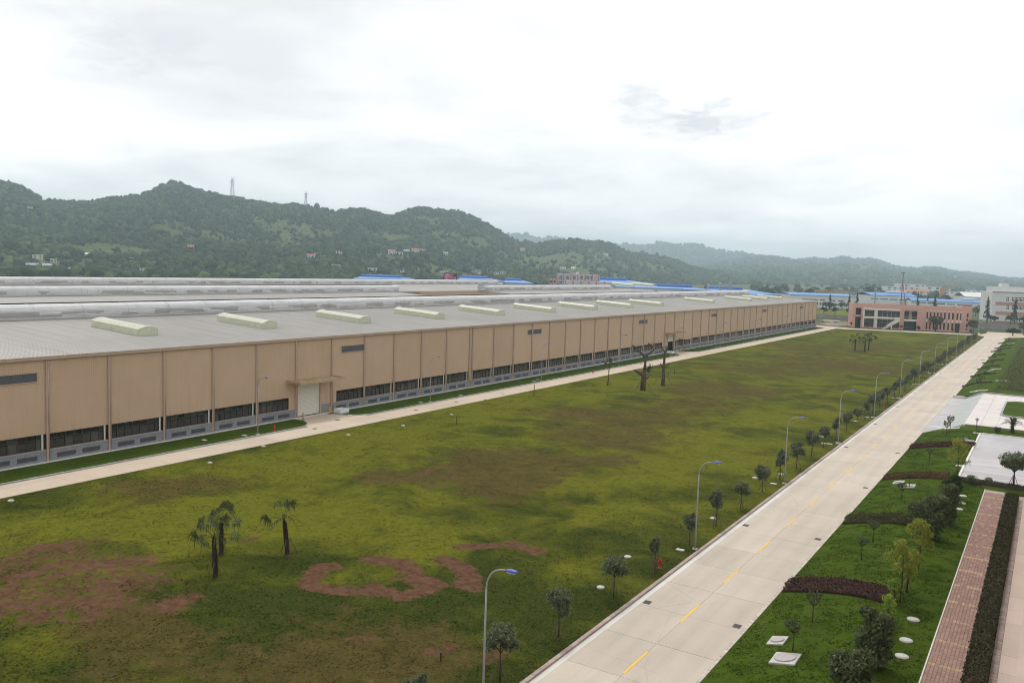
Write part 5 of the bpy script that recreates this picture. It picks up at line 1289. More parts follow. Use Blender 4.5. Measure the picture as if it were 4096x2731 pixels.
# glazed hall
gl = part_box(pk, 'glazing', M['far_glass'], ux(205), ux(780), .45, .5, 0, H*.84)
for a in (222, 375, 430, 510, 590, 650, 720): part_box(gl, 'mullion', M['galv'], ux(a)-.06, ux(a)+.06, .36, .45, .5, H*.80)
for a in (.12, .24, .37, .60, .72): part_box(gl, 'transom', M['galv'], ux(222), ux(778), .40, .449, H*a, H*a+.07)
for a, b_ in ((195, 220), (378, 428)): part_box(pk, 'pilaster', M['cream'], ux(a), ux(b_), -.05, .35, 0, H*.8)
part_box(pk, 'band', M['cream'], ux(200), ux(780), -.45, .3, H*.775, H*.855); part_box(pk, 'band', M['cream'], ux(195), ux(780), -.45, .3, H*.42, H*.505); part_box(pk, 'plinth', M['pink'], ux(205), ux(780), -.1, .3, 0, .6)
# recessed entrance with balcony
part_box(pk, 'recess_glazing', M['far_glass'], ux(850), ux(1050), 2.6, 2.7, 0, H*.84)
for a, b_ in ((935, 985),): part_box(pk, 'wall', M['pink'], ux(a), ux(b_), 2.2, 2.59, H*.45, H*.8)
bal = part_box(pk, 'balcony', M['cream'], ux(850), ux(1050), -.3, 2.5, H*.37, H*.45); part_box(bal, 'balcony_rail', M['galv'], ux(850), ux(1050), -.28, -.22, H*.545, H*.56)
for q in range(9): part_box(bal, 'baluster', M['galv'], ux(852+q*24.5)-.02, ux(852+q*24.5)+.02, -.27, -.23, H*.45, H*.545)
part_box(pk, 'entrance_canopy', M['galv'], ux(850), ux(1050), -.8, 2.5, H*.80, H*.835)
# outside stairs
st = MB(); xa, xb = ux(505), ux(770); n_ = 12
st.add([(xa, -2.2, 0), (xa+1.2, -2.2, 0), (xb, -2.2, H*.34), (xb, -2.2, H*.46), (xb-2, -2.2, H*.43), (xa, -2.2, .5)], [(0, 1, 2, 3, 4, 5)])
st.add([(xa, -2.05, 0), (xa+1.2, -2.05, 0), (xb, -2.05, H*.34), (xb, -2.05, H*.46), (xb-2, -2.05, H*.43), (xa, -2.05, .5)], [(5, 4, 3, 2, 1, 0)])
sto = st.build('outside_stairs', M['cream'], pk)
for q in range(14): part_box(sto, 'tread', M['cream'], xa+.6+(xb-xa-.6)*q/14, xa+.6+(xb-xa-.6)*(q+1)/14, -2.04, -.6, (q+.2)*H*.43/14, (q+1)*H*.43/14)
MB().tube([(xa, -2.1, 1.4), (xb-2, -2.1, H*.43+1.0), (xb, -2.1, H*.46+1.0)], .05, 5).build('hand_rail', M['galv'], sto); part_box(sto, 'stair_post', M['cream'], ux(640), ux(660), -2.2, -1.9, 0, H*.22)
# tower at the right, roof, sides
zT = max(zt2, H*1.08)
tw0, tw1 = ux(1735), PL
for zb_, zt_ in ((0, H*.10), (H*.36, H*.48), (H*.80, zT)): part_box(pk, 'tower_wall', M['pink'], tw0, tw1, 0, .5, zb_, zt_)
for zb_, zt_ in ((H*.10, H*.36), (H*.48, H*.80)):
    part_box(pk, 'tower_wall', M['pink'], tw0, ux(1812), 0, .5, zb_, zt_); part_box(pk, 'tower_wall', M['pink'], ux(1840), tw1, 0, .5, zb_, zt_)
    w = part_box(pk, 'window', M['far_glass'], ux(1812), ux(1840), .25, .3, zb_, zt_); part_box(w, 'window_bar', M['cream'], ux(1812), ux(1840), .15, .24, (zb_+zt_)/2-.5, (zb_+zt_)/2-.1)
part_box(pk, 'tower_wall', M['pink'], tw1-.5, tw1, .5, 7, 0, zT); part_box(pk, 'tower_wall', M['pink'], tw0, tw0+.4, .5, 7, H*.84, zT)
part_box(pk, 'side_wall', M['pink'], PL-.7, PL-.15, 7, D, 0, H); part_box(pk, 'side_wall', M['pink'], .1, .6, .5, D, 0, H); part_box(pk, 'rear_wall', M['pink'], .6, PL-.7, D-.5, D, 0, H)
for q in range(3): part_box(pk, 'side_panel', M['cream'], PL-.15, PL-.08, 8.5+q*3, 9.4+q*3, H*.62, H*.72)
part_box(pk, 'roof', M['wall_grey'], .6, PL-.7, .5, D-.5, H-.9, H-.6); part_box(pk, 'roof_box', M['pink'], ux(1600), ux(1650), 2, 4, H-.6, H+.6); part_box(pk, 'tower_cap', M['louver'], ux(1770), PL-.4, .5, 5, zT, zT+.25)
# --- forecourt planting of the pink building
FT = [((95, 470), 575, 90, 52, 'broad dark round tree at the left end of the pink building'), ((1335, 500), 690, 102, 62, 'broad dark round tree before the slit windows of the pink building'), ((1920, 560), 720, 72, 62, 'dark tree at the right end of the pink building')]
for i, ((x, y), yb, rx_, rz_, lb) in enumerate(FT):
    P = at(3400+x/3.92, 1150+yb/3.92); dpt = float((RW.T@(P-CAM))[2]); s_ = dpt/FPX/3.92; zc = z_at(3400+x/3.92, 1150+y/3.92, P)
    r_ = empty('spreading_tree', (P[0], P[1], 0), 0, lb, 'tree', 'dark trees before the pink building'); b = MB(); b.smooth = True; b.tube([(0, 0, -.2), (.1, 0, zc*.5), (0, 0, zc)], [.28, .2, .1], 7)
    for q in range(6): b.tube([(0, 0, zc*.5), (rx_*s_*.5*math.cos(q), rx_*s_*.5*math.sin(q), zc)], [.12, .04], 5)
    b.build('trunk', M['bark'], r_)
    link('crown', leaf_mesh('crown', M['leaf_dark'], 2600, [(0, 0, zc, rx_*s_, rx_*s_, rz_*s_*.9), (.6, .3, zc-.6*rz_*s_, rx_*s_*.6, rx_*s_*.6, rz_*s_*.45)], .34, 130+i, .3, 70, .4, .3), None, r_)
sbt = None
for i, (x, y, r_px) in enumerate([(35,560,32),(275,575,28),(535,590,36),(795,608,28),(1070,625,34),(1335,640,32),(1605,660,16),(1905,680,34)]):
    yb = y+60; P = at(3400+x/3.92, 1150+yb/3.92); dpt = float((RW.T@(P-CAM))[2]); s_ = dpt/FPX/3.92
    r_ = empty('clipped_tree', (P[0], P[1], 0), 0, 'small ball-crowned tree before the pink building, %s from the left' % ['first', 'second', 'third', 'fourth', 'fifth', 'sixth', 'seventh', 'eighth'][i], 'tree', 'small ball-crowned trees before the pink building')
    MB().tube([(0, 0, -.1), (0, 0, 1.5)], [.06, .05], 6).build('trunk', M['bark'], r_); z_ = z_at(3400+x/3.92, 1150+y/3.92, P)
    link('crown', leaf_mesh('crown', M['hedge_rust'] if i == 3 else M['leaf_mid'], 420, [(0, 0, z_, r_px*s_, r_px*s_, r_px*s_*.85)], .2, 140+i, .3, 20, .3, .3), None, r_)
gv_ = [(1936, 748), (2012, 768), (1990, 786), (1938, 790)]
sheet('grass_verge', [at(3096+x/2.352, 1000+y/2.352) for x, y in gv_], .03, M['strip'])
# rubble and boards left of it
for i, (px, py, r_, h, m_, lb) in enumerate([(3325, 1297, 5.5, 1.6, 'rubble', 'reddish rubble heap behind the end of the hall'), (3358, 1299, 4.0, 1.7, 'gravel', 'grey gravel heap left of the pink building'), (3335, 1301, 3.6, 1.3, 'gravel', 'smaller grey gravel heap behind the end of the hall'), (3380, 1296, 4.5, 1.5, 'rubble', 'red brick rubble heap beside the pink building')]):
    P = at(px, py); n1, n2 = 10, 20; th = np.linspace(0, 2*math.pi, n2, endpoint=False); V = [(0, 0, h)]; F_ = []
    for a in range(1, n1+1):
        rr_ = r_*a/n1
        for b_ in range(n2): V.append((rr_*math.cos(th[b_]), rr_*math.sin(th[b_]), h*(1-a/n1)**1.1*(.8+.4*float(fbm(np.array(a*.7), np.array(b_*.5), i)))-.05))
    for b_ in range(n2): F_.append((0, 1+b_, 1+(b_+1) % n2))
    for a in range(n1-1):
        for b_ in range(n2): F_.append((1+a*n2+b_, 1+(a+1)*n2+b_, 1+(a+1)*n2+(b_+1) % n2, 1+a*n2+(b_+1) % n2))
    me = bpy.data.meshes.new('rubble_heap'); me.from_pydata(V, [], F_); o = link('rubble_heap', me, M[m_], None, (P[0], P[1], -.02)); tag(o, lb, 'heap')
P = at(3322, 1291); bs = empty('board_stack', (P[0], P[1], 0), .35, 'stack of pale boards on trestles behind the end of the hall', 'boards')
for q in range(7): MB().box(-5+q*.3, 4+q*.2, -1.5+q*.45, -1.1+q*.45, 1.0+q*.06, 1.06+q*.06).build('board', M['cream'], bs)
for q in (-4, 0, 3): MB().box(q-.1, q+.1, -1.4, 1.6, -.05, .98).build('trestle', M['bark'], bs)

# --- precast perimeter wall
def fence_wall(pa, pb_, ha, lb, npan):
    A, B = at(*pa), at(*pb_); w_, L = frame_from(A, B, lb, 'wall', 'perimeter_wall'); h = z_at(pa[0], ha, A); n_ = npan
    for q in range(n_):
        MB().box(q*L/n_+.12, (q+1)*L/n_-.12, 0, .15, 0, h).build('wall_panel', M['wall_grey'], w_); MB().box(q*L/n_-.12, q*L/n_+.12, -.08, .22, 0, h+.12).build('post', M['wall_grey'], w_)
    MB().box(-.1, L+.1, -.1, .25, h+.121, h+.25).build('coping', M['louver'], w_)
fence_wall((3250, 1268), (3420, 1279), 1256, 'grey precast wall between the hall and the pink building', 14)
fence_wall((3895, 1316), (4130, 1327), 1290, 'grey precast wall right of the pink building', 18)
sheet('green_field', [at(3230, 1266), at(3480, 1277), at(3480, 1246), at(3230, 1238)], .0, M['lawn_far'] if 'lawn_far' in M else M.setdefault('lawn_far', grass_mat('far_lawn', (.17, .18, .03), (.13, .15, .025), (.08, .10, .02), (.1, .08, .03))))

# --- white works with blue roofs behind
def works(name, label, pa, pb_, ta, depth, strips=(), roof='blue_roof', rise=2.2, vent=None, wallm='white_wall', doors=(), lean=False):
    A, B = at(*pa), at(*pb_); w_, L = frame_from(A, B, label, 'factory', name, 'white works with blue roofs'); h = z_at(pa[0], ta, A)
    MB().box(0, L, 0, depth, -.2, h).build('wall', M[wallm], w_)
    if lean: MB().add([(-.4, -.5, h), (L+.4, -.5, h), (L+.4, depth+.5, h+rise), (-.4, depth+.5, h+rise), (-.4, -.5, h+.25), (L+.4, -.5, h+.25), (L+.4, depth+.5, h+rise+.25), (-.4, depth+.5, h+rise+.25)], [(4, 5, 6, 7), (0, 1, 5, 4), (1, 2, 6, 5), (3, 0, 4, 7), (2, 3, 7, 6)]).build('roof', M[roof], w_)
    else:
        m = depth/2
        MB().add([(-.4, -.5, h), (L+.4, -.5, h), (L+.4, m, h+rise), (-.4, m, h+rise), (L+.4, depth+.5, h), (-.4, depth+.5, h), (-.4, -.5, h+.3), (L+.4, -.5, h+.3), (L+.4, m, h+rise+.3), (-.4, m, h+rise+.3), (L+.4, depth+.5, h+.3), (-.4, depth+.5, h+.3)],
                 [(6, 7, 8, 9), (9, 8, 10, 11), (0, 1, 7, 6), (1, 2, 8, 7), (2, 4, 10, 8), (0, 6, 9, 3), (3, 9, 11, 5)]).build('roof', M[roof], w_)
    fc_ = Fac(A, B)
    for (x0, y0, x1, y1) in strips:
        u0, z1 = fc_.uz(x0, y0); u1, z0 = fc_.uz(x1, y1); z0 = min(z0, z1-.6); g_ = MB().box(u0, u1, -.06, .02, z0, z1).build('window', M['far_glass'], w_)
        n_ = max(1, int((u1-u0)/1.4)); fb = MB()
        for q in range(1, n_): fb.box(u0+(u1-u0)*q/n_-.08, u0+(u1-u0)*q/n_+.08, -.09, -.061, z0, z1)
        if fb.v: fb.build('window_bars', M['white_wall'], g_)
    if vent:
        u0, u1, vz = vent; m = depth/2
        MB().extrude_y([(-1.6, 0), (-2.0, 1.2), (-1.0, 2.2), (1.0, 2.2), (2.0, 1.2), (1.6, 0)], 0, u1-u0).build('roof_ventilator', M['blue_dark' if vz == 1 else 'vent'], w_, loc=(u0, m, h+rise-.2), rot=(0, 0, -math.pi/2))
    return w_, L, h, A
q4 = lambda x, y: (3096+x/2.352, 1000+y/2.352)
s4 = lambda *a: tuple((*q4(x0, y0), *q4(x1, y1)) for x0, y0, x1, y1 in a)
works('white_factory', 'white works with blue roof directly beyond the end of the tan hall', q4(150, 535), q4(765, 556), q4(170, 420)[1], 40, s4((268, 458, 415, 471), (432, 465, 478, 476), (530, 469, 575, 481), (605, 473, 655, 484), (405, 495, 415, 515), (430, 496, 440, 516), (462, 497, 474, 518), (676, 510, 690, 530), (718, 512, 730, 532)), rise=1.3)
works('white_factory', 'white gabled works with blue roof and large ventilator, left behind the pink building', q4(905, 540), q4(1335, 552), q4(905, 425)[1], 24, s4((915, 452, 982, 462), (1003, 456, 1070, 467), (1090, 460, 1158, 471), (1178, 464, 1248, 475)), rise=2.2, vent=(22, 40, 0))
works('white_factory', 'long low white works with blue roof behind the pink building', q4(1290, 560), q4(2000, 590), q4(1290, 474)[1], 26, s4((1288, 488, 1430, 501), (1445, 492, 1520, 506), (1538, 500, 1608, 512), (1630, 506, 1700, 517), (1722, 510, 1868, 524), (1912, 518, 1985, 530)), rise=1.6, vent=(40, 50, 0))
works('white_shed', 'plain pale shed with white roof left of the brown-banded building', q4(1790, 545), q4(2060, 556), q4(1800, 440)[1], 40, (), roof='white_wall', rise=4)
# four-storey building with brown bands at the right edge
A, B = at(*q4(2038, 668)), at(*q4(2560, 690)); wb, L = frame_from(A, B, 'white multi-storey building with brown bands at the right edge', 'building', 'banded_building'); fb = Fac(A, B); h = fb.uz(*q4(2050, 392))[1]
u_ = lambda x, y: fb.uz(*q4(x, y))
part_box(wb, 'wall', M['white_wall'], 0, L, 0, 22, -.2, h); part_box(wb, 'parapet', M['wall_grey'], -.2, L, -.25, -.002, h-.3, h+.25); part_box(wb, 'roof_box', M['white_wall'], u_(2068, 380)[0], L-2, 4, 14, h, h+3.4); part_box(wb, 'roof_box', M['white_wall'], u_(2175, 350)[0], u_(2245, 350)[0], 6, 12, h+3.4, h+5.5)
for y0, y1 in ((486, 517), (576, 608), (664, 690)):
    part_box(wb, 'band', M['brown_band'], u_(2085, y0)[0], L-.3, -.12, -.001, u_(2085, y1)[1], u_(2085, y0)[1])
for y0, y1 in ((442, 482), (522, 558), (612, 652)):
    for x0, x1 in ((2186, 2212), (2238, 2352), (2380, 2420), (2440, 2540)):
        z0, z1 = u_(x0, y1)[1], u_(x0, y0)[1]; w = part_box(wb, 'window', M['far_glass'], u_(x0, y0)[0], u_(x1, y0)[0], -.08, 0.0, z0, z1); n_ = max(2, int((x1-x0)/12)); bb = MB(); a, c = u_(x0, y0)[0], u_(x1, y0)[0]
        for q in range(n_+1): bb.box(a+(c-a)*q/n_-.1, a+(c-a)*q/n_+.1, -.14, -.081, z0, z1)
        bb.box(a, c, -.15, -.141, z0+(z1-z0)*.6, z0+(z1-z0)*.6+.18); bb.build('window_bars', M['white_paint'], w)
# --- works behind the hall: grey flats and blue roofs
q7 = lambda x, y: (2100+x/2.94, 1000+y/2.94)
def on_depth(px, depth):
    P = at_depth(px, 1200, depth); return np.array([P[0], P[1], 0.0])
def far_block(name, label, x0, x1, depth, ytop, thick, mat, cat='building', group=None):
    A, B = on_depth(x0, depth), on_depth(x1, depth); w_, L = frame_from(A, B, label, cat, name, group); h = z_at((x0+x1)/2, ytop, (A+B)/2); MB().box(0, L, 0, thick, -.2, h).build('wall', M[mat], w_); return w_, L, h, Fac(A, B)
x0, x1 = q7(368, 0)[0], q7(870, 0)[0]
gw, L, h, f7 = far_block('grey_flats', 'grey three-storey block with orange pilasters behind the hall roof', x0, x1, 480, q7(0, 286)[1], 14, 'grey_wall')
for x in (374, 455, 540, 622, 707, 790, 866): u = f7.uz(*q7(x, 300))[0]; part_box(gw, 'pilaster', M['orange'], u-.28, u+.28, -.3, -.001, 0, h+.3)
part_box(gw, 'roof_room', M['white_wall'], f7.uz(*q7(622, 0))[0], f7.uz(*q7(655, 0))[0], 4, 8, h, h+1.2)
for row in ((305, 342), (368, 396)):
    for x in (393, 478, 562, 642, 712, 757):
        a, z1 = f7.uz(*q7(x, row[0])); c, z0 = f7.uz(*q7(x+42, row[1])); w = part_box(gw, 'window', M['far_glass'], a, c, -.06, .0, z0, z1); bb = MB()
        for q in range(4): bb.box(a+(c-a)*q/3-.06, a+(c-a)*q/3+.06, -.16, -.061, z0, z1)
        bb.box(a, c, -.17, -.161, (z0+z1)/2-.05, (z0+z1)/2+.05); bb.build('window_bars', M['white_paint'], w)
gl2, L, h, f8 = far_block('grey_annex', 'lower grey wing left of the grey three-storey block', q7(285, 0)[0], q7(366, 0)[0], 478, q7(0, 342)[1], 12, 'grey_wall')
for x in (288, 324, 360): u = f8.uz(*q7(x, 342))[0]; part_box(gl2, 'pilaster', M['orange'], u-.35, u+.35, -.25, -.001, 0, h+.2)
for x in (295, 338): a, z1 = f8.uz(*q7(x, 360)); c, z0 = f8.uz(*q7(x+18, 385)); part_box(gl2, 'window', M['far_glass'], a, c, -.06, 0, z0, z1)
gl3, L, h, f9 = far_block('grey_annex', 'lower grey wing in front right of the grey three-storey block', q7(460, 0)[0], q7(993, 0)[0], 455, q7(0, 370)[1], 8, 'grey_wall')
for x in (475, 565, 658, 752, 840, 935): u = f9.uz(*q7(x, 372))[0]; part_box(gl3, 'pilaster', M['orange'], u-.35, u+.35, -.25, -.001, 0, h+.2)
def blue_works(label, xa, xb, ytop, ybase, d, thick, rise, vx=None, strips=()):
    w_, L, h, f_ = far_block('blue_roofed_works', label, q7(xa, 0)[0], q7(xb, 0)[0], d, q7(0, ybase)[1], thick, 'white_wall', 'factory', 'blue-roofed works behind the hall')
    hr = z_at(q7((xa+xb)/2, 0)[0], q7(0, ytop)[1], on_depth(q7((xa+xb)/2, 0)[0], d+thick))
    MB().add([(-.5, -.5, h), (L+.5, -.5, h), (L*.62, thick, hr), (-.5, thick, hr), (-.5, -.5, h+.4), (L+.5, -.5, h+.4), (L*.62, thick, hr+.4), (-.5, thick, hr+.4)], [(4, 5, 6, 7), (0, 1, 5, 4), (1, 2, 6, 5), (2, 3, 7, 6), (3, 0, 4, 7)]).build('roof', M['blue_roof'], w_)
    if vx: MB().extrude_y([(-1.4, -1.5), (-1.7, 1.2), (-.9, 2.0), (.9, 2.0), (1.7, 1.2), (1.4, -1.5)], vx[0]*L, vx[1]*L).build('roof_ventilator', M['blue_dark'], w_, loc=(0, thick-2, hr), rot=(0, 0, -math.pi/2))
    for (x0, y0, x1, y1) in strips:
        a, z1 = f_.uz(*q7(x0, y0)); c, z0 = f_.uz(*q7(x1, y1)); g_ = part_box(w_, 'window', M['far_glass'], a, c, -.06, .0, min(z0, z1-.8), z1); bb = MB(); n_ = max(2, int((c-a)/1.5))
        for q in range(1, n_): bb.box(a+(c-a)*q/n_-.12, a+(c-a)*q/n_+.12, -.12, -.061, min(z0, z1-.8), z1)
        bb.build('window_bars', M['white_wall'], g_)
blue_works('blue-roofed works right behind the grey block', 880, 1590, 366, 402, 540, 40, 0, (0, .56), ((985, 420, 1070, 438), (1105, 412, 1590, 424)))
blue_works('lower blue-roofed works with white wall right of the grey block', 1090, 1840, 424, 452, 470, 34, 0, None, ((1145, 464, 1260, 480), (1285, 470, 1352, 484), (1380, 474, 1446, 486), (1475, 478, 1560, 490)))
blue_works('wide blue-roofed works with long ventilator further right', 1660, 2290, 446, 474, 500, 34, 0, (0.0, .68), ())
r3b = lambda x, y: (2000+x/2.138, 850+y/2.138)
def blue_px(label, xl, xr, ytop, ybase, d, thick):
    w_, L, h, f_ = far_block('blue_roofed_works', label, xl, xr, d, ybase, thick, 'white_wall', 'factory', 'blue-roofed works behind the hall'); hr = z_at((xl+xr)/2, ytop, on_depth((xl+xr)/2, d+thick))
    MB().add([(-.5, -.5, h), (L+.5, -.5, h), (L*.7, thick, hr), (-.5, thick, hr), (-.5, -.5, h+.4), (L+.5, -.5, h+.4), (L*.7, thick, hr+.4), (-.5, thick, hr+.4)], [(4, 5, 6, 7), (0, 1, 5, 4), (1, 2, 6, 5), (2, 3, 7, 6), (3, 0, 4, 7)]).build('roof', M['blue_roof'], w_)
    MB().extrude_y([(-1.4, -1.5), (-1.7, 1.0), (-.9, 1.7), (.9, 1.7), (1.7, 1.0), (1.4, -1.5)], 0, .6*L).build('roof_ventilator', M['blue_dark'], w_, loc=(0, thick-2, hr), rot=(0, 0, -math.pi/2))
blue_px('blue-roofed works with roof vents at the right end of the hall roof', 2880, 3120, 1160, 1178, 520, 36)
blue_px('dark blue roof just showing over the hall, left of the billboard', 1410, 1690, 1111, 1122, 470, 30)
blue_px('blue roof showing behind the rearmost ventilator, right of the billboard', 1830, 2010, 1115, 1124, 480, 30)
blue_px('blue roof beyond the end of the rearmost ventilator', 2018, 2130, 1124, 1134, 490, 30)
# roof stacks
for i, (px, yb, yt, d) in enumerate([(2829, 1165, 1142, 515), (2878, 1163, 1137, 515), (2918, 1160, 1138, 515), (3500, 1178, 1158, 700)]):
    P = on_depth(px, d); z1 = z_at(px, yt, P); s_ = empty('flue_stack', (P[0], P[1], 0), 0, 'thin pale flue pipe above the blue roofs, %s from the left' % ['first', 'second', 'third', 'fourth'][i], 'flue', 'flues above the blue roofs'); MB().tube([(0, 0, 0), (0, 0, z1)], .6, 8).build('pipe', M['galv'], s_); MB().lathe([(.9, z1), (.9, z1+.7), (.2, z1+1.1)], 8).build('cowl', M['galv'], s_)

# --- more distant town at the right
def town(label, xl, xr, yb, yt, thick=20, mat='white_wall', rows=2, name='distant_block'):
    A, B = at(xl, yb), at(xr, yb+(xr-xl)*.034); w_, L = frame_from(A, B, label, 'building', name, 'distant town blocks'); h = z_at(xl, yt, A); MB().box(0, L, 0, thick, -.5, h).build('wall', M[mat], w_)
    n_ = max(2, int(L/9)); fh = h/(rows+.6)
    for r_ in range(rows):
        for q in range(n_): part_box(w_, 'window', M['far_glass'], (q+.3)*L/n_, (q+.7)*L/n_, -.2, -.01, h-(r_+1)*fh+fh*.25, h-(r_+1)*fh+fh*.75)
    part_box(w_, 'parapet', M[mat], -.5, L+.5, -.5, 0, h-.8, h+.3)
    return w_, L, h
TW = [(q4(1055, 0)[0], q4(1320, 0)[0], 1172, 1145, 'wide white block in the distant town, left'), (q4(1165, 0)[0], q4(1265, 0)[0], 1166, 1135, 'raised white block behind the wide distant block'), (q4(1315, 0)[0], q4(1425, 0)[0], 1170, 1137, 'tall white block in the middle of the distant town'), (q4(1425, 0)[0], q4(1570, 0)[0], 1176, 1146, 'white block with two window rows beside the crane'),
      (q4(1595, 0)[0], q4(1905, 0)[0], 1182, 1165, 'long low white block right of the crane'), (q4(1690, 0)[0], q4(1900, 0)[0], 1173, 1157, 'white block behind the low one right of the crane'), (q4(1900, 0)[0], q4(2080, 0)[0], 1178, 1163, 'pale block near the brown-banded building'), (2900, 2940, 1133, 1126, 'small pale house under the far wooded hill')]
TW += [(q4(1800, 0)[0], q4(1990, 0)[0], 1196, 1180, 'pale low works just left of the brown-banded building'), (q4(1690, 0)[0], q4(1880, 0)[0], 1190, 1174, 'second pale low works behind the long blue-roofed one'), (q4(880, 0)[0], q4(1050, 0)[0], 1176, 1160, 'pale block behind the trees left of the white gabled works')]
for a in TW: town(a[4], a[0], a[1], a[2], a[3], rows=2 if a[2] < 1180 else 1)
w_, L, h = town('long house with reddish tiled roof in the distant town', q4(1228, 0)[0], q4(1480, 0)[0], 1178, 1165, 14, 'cream', 1, 'tiled_house')
MB().add([(-1, -1, h), (L+1, -1, h), (L-3, 7, h+4), (3, 7, h+4), (L+1, 15, h), (-1, 15, h)], [(0, 1, 2, 3), (3, 2, 4, 5), (1, 4, 2), (0, 3, 5)]).build('roof', M['red_tile'], w_)
P = at(*q4(1575, 455)); ot = empty('orange_tower', (P[0], P[1], 0), 0, 'orange scaffolded tower left of the crane', 'tower'); z1 = z_at(*q4(1575, 350), P)
MB().box(-2.6, 2.6, 0, 5, 0, z1).build('core', M['orange_steel'], ot)
for q in range(6): MB().box(-2.8, 2.8, -.3, -.01, z1*q/6, z1*q/6+.5).build('scaffold_lift', M['rubble'], ot)
P = at(*q4(1635, 450)); cr = empty('tower_crane', (P[0], P[1], 0), 0, 'orange tower crane over the distant town', 'crane'); z1 = z_at(*q4(1635, 293), P); zj = z_at(*q4(1635, 325), P)
b = MB()
for sx_, sy_ in ((-.7, -.7), (.7, -.7), (.7, .7), (-.7, .7)): b.tube([(sx_, sy_, 0), (sx_, sy_, zj)], .16, 4)
n_ = 14
for q in range(n_): z0, z2 = zj*q/n_, zj*(q+1)/n_; s_ = 1 if q % 2 else -1; b.tube([(-.7*s_, -.7, z0), (.7*s_, -.7, z2)], .1, 4); b.tube([(.7, -.7*s_, z0), (.7, .7*s_, z2)], .1, 4)
b.build('mast', M['orange_steel'], cr); MB().tube([(0, 0, zj), (0, 0, z1)], [.6, .15], 4).build('apex', M['orange_steel'], cr)
b = MB(); b.tube([(0, 0, zj), (-38, -14, zj+1)], .3, 4); b.tube([(0, 0, z1), (-26, -9.6, zj+1)], .1, 4); b.build('jib', M['orange_steel'], cr); b = MB(); b.tube([(0, 0, zj), (13, 4.8, zj)], .3, 4); b.tube([(0, 0, z1), (12, 4.4, zj)], .1, 4); b.build('counter_jib', M['orange_steel'], cr); MB().box(10.5, 13.5, 3.2, 5.6, zj-2, zj+.3).build('counterweight', M['wall_grey'], cr)
P = on_depth(q4(1195, 0)[0], 640); ms = empty('drilling_mast', (P[0], P[1], 0), 0, 'tall dark red mast with raked strut behind the blue roofs', 'mast'); z1 = z_at(*q4(1197, 218), P); MB().tube([(0, 0, 0), (.3, 0, z1)], [.38, .28], 6).build('column', M['mast'], ms); MB().tube([(4, 2, 0), (.6, 0, z1*.72)], .25, 5).build('strut', M['louver'], ms); MB().box(-1.2, 1.4, -.5, .5, z1, z1+.6).build('crown_block', M['louver'], ms); MB().box(-4, -.5, -.3, .3, z1*.68, z1*.71).build('work_light', M['white_paint'], ms)
# --- billboard with magenta poster
bd = 640; A, B = on_depth(1774, bd), on_depth(1823, bd); bb_, L = frame_from(A, B, 'magenta billboard with white and coloured lettering above the hall roof', 'billboard', 'billboard'); f_ = Fac(A, B); zl, zh = f_.uz(1790, 1119)[1], f_.uz(1774, 1092)[1]
for q in (.15, .5, .85): MB().tube([(L*q, .4, 0), (L*q, .4, zl)], .25, 6).build('post', M['louver'], bb_)
MB().box(-.5, L+.5, .05, .8, zl-1, zh+.3).build('frame', M['black'], bb_); MB().box(.1, L*.78, -.02, .045, zl-.8, zh-.05).build('poster', simple('magenta_print', (.36, .03, .14), .6, .15, .3), bb_); MB().box(L*.80, L, -.02, .045, zl-.8, zh-.3).build('poster', simple('dark_print', (.05, .02, .05), .6, .2, .5), bb_)
Hh = zh-zl
for (x0, x1, y0, y1, c) in [(.07, .46, .62, .74, (.7, .66, .68)), (.05, .17, .40, .45, (.7, .66, .68)), (.19, .28, .32, .50, (.7, .66, .68)), (.31, .38, .32, .48, (.7, .25, .03)), (.40, .47, .32, .48, (.15, .55, .1)), (.49, .55, .32, .48, (.1, .25, .6)), (.57, .63, .32, .48, (.7, .6, .05)), (.07, .34, .08, .17, (.6, .5, .55)), (.22, .30, .84, .90, (.7, .66, .68)), (.86, .90, .1, .5, (.6, .5, .4)), (.94, .97, .1, .45, (.6, .5, .4))]:
    nL = max(1, int((x1-x0)/.045))
    for q in range(nL): a = x0+(x1-x0)*q/nL; MB().box(L*a, L*(a+(x1-x0)/nL*.8), -.06, -.021, zl+Hh*y0, zl+Hh*y1).build('letter', simple('print', c, .6, .05), bb_)
for q in range(5): MB().tube([(L*(.1+.2*q), -.8, zh+1.0), (L*(.1+.2*q), .3, zh+.3)], .08, 4).build('light_arm', M['galv'], bb_)

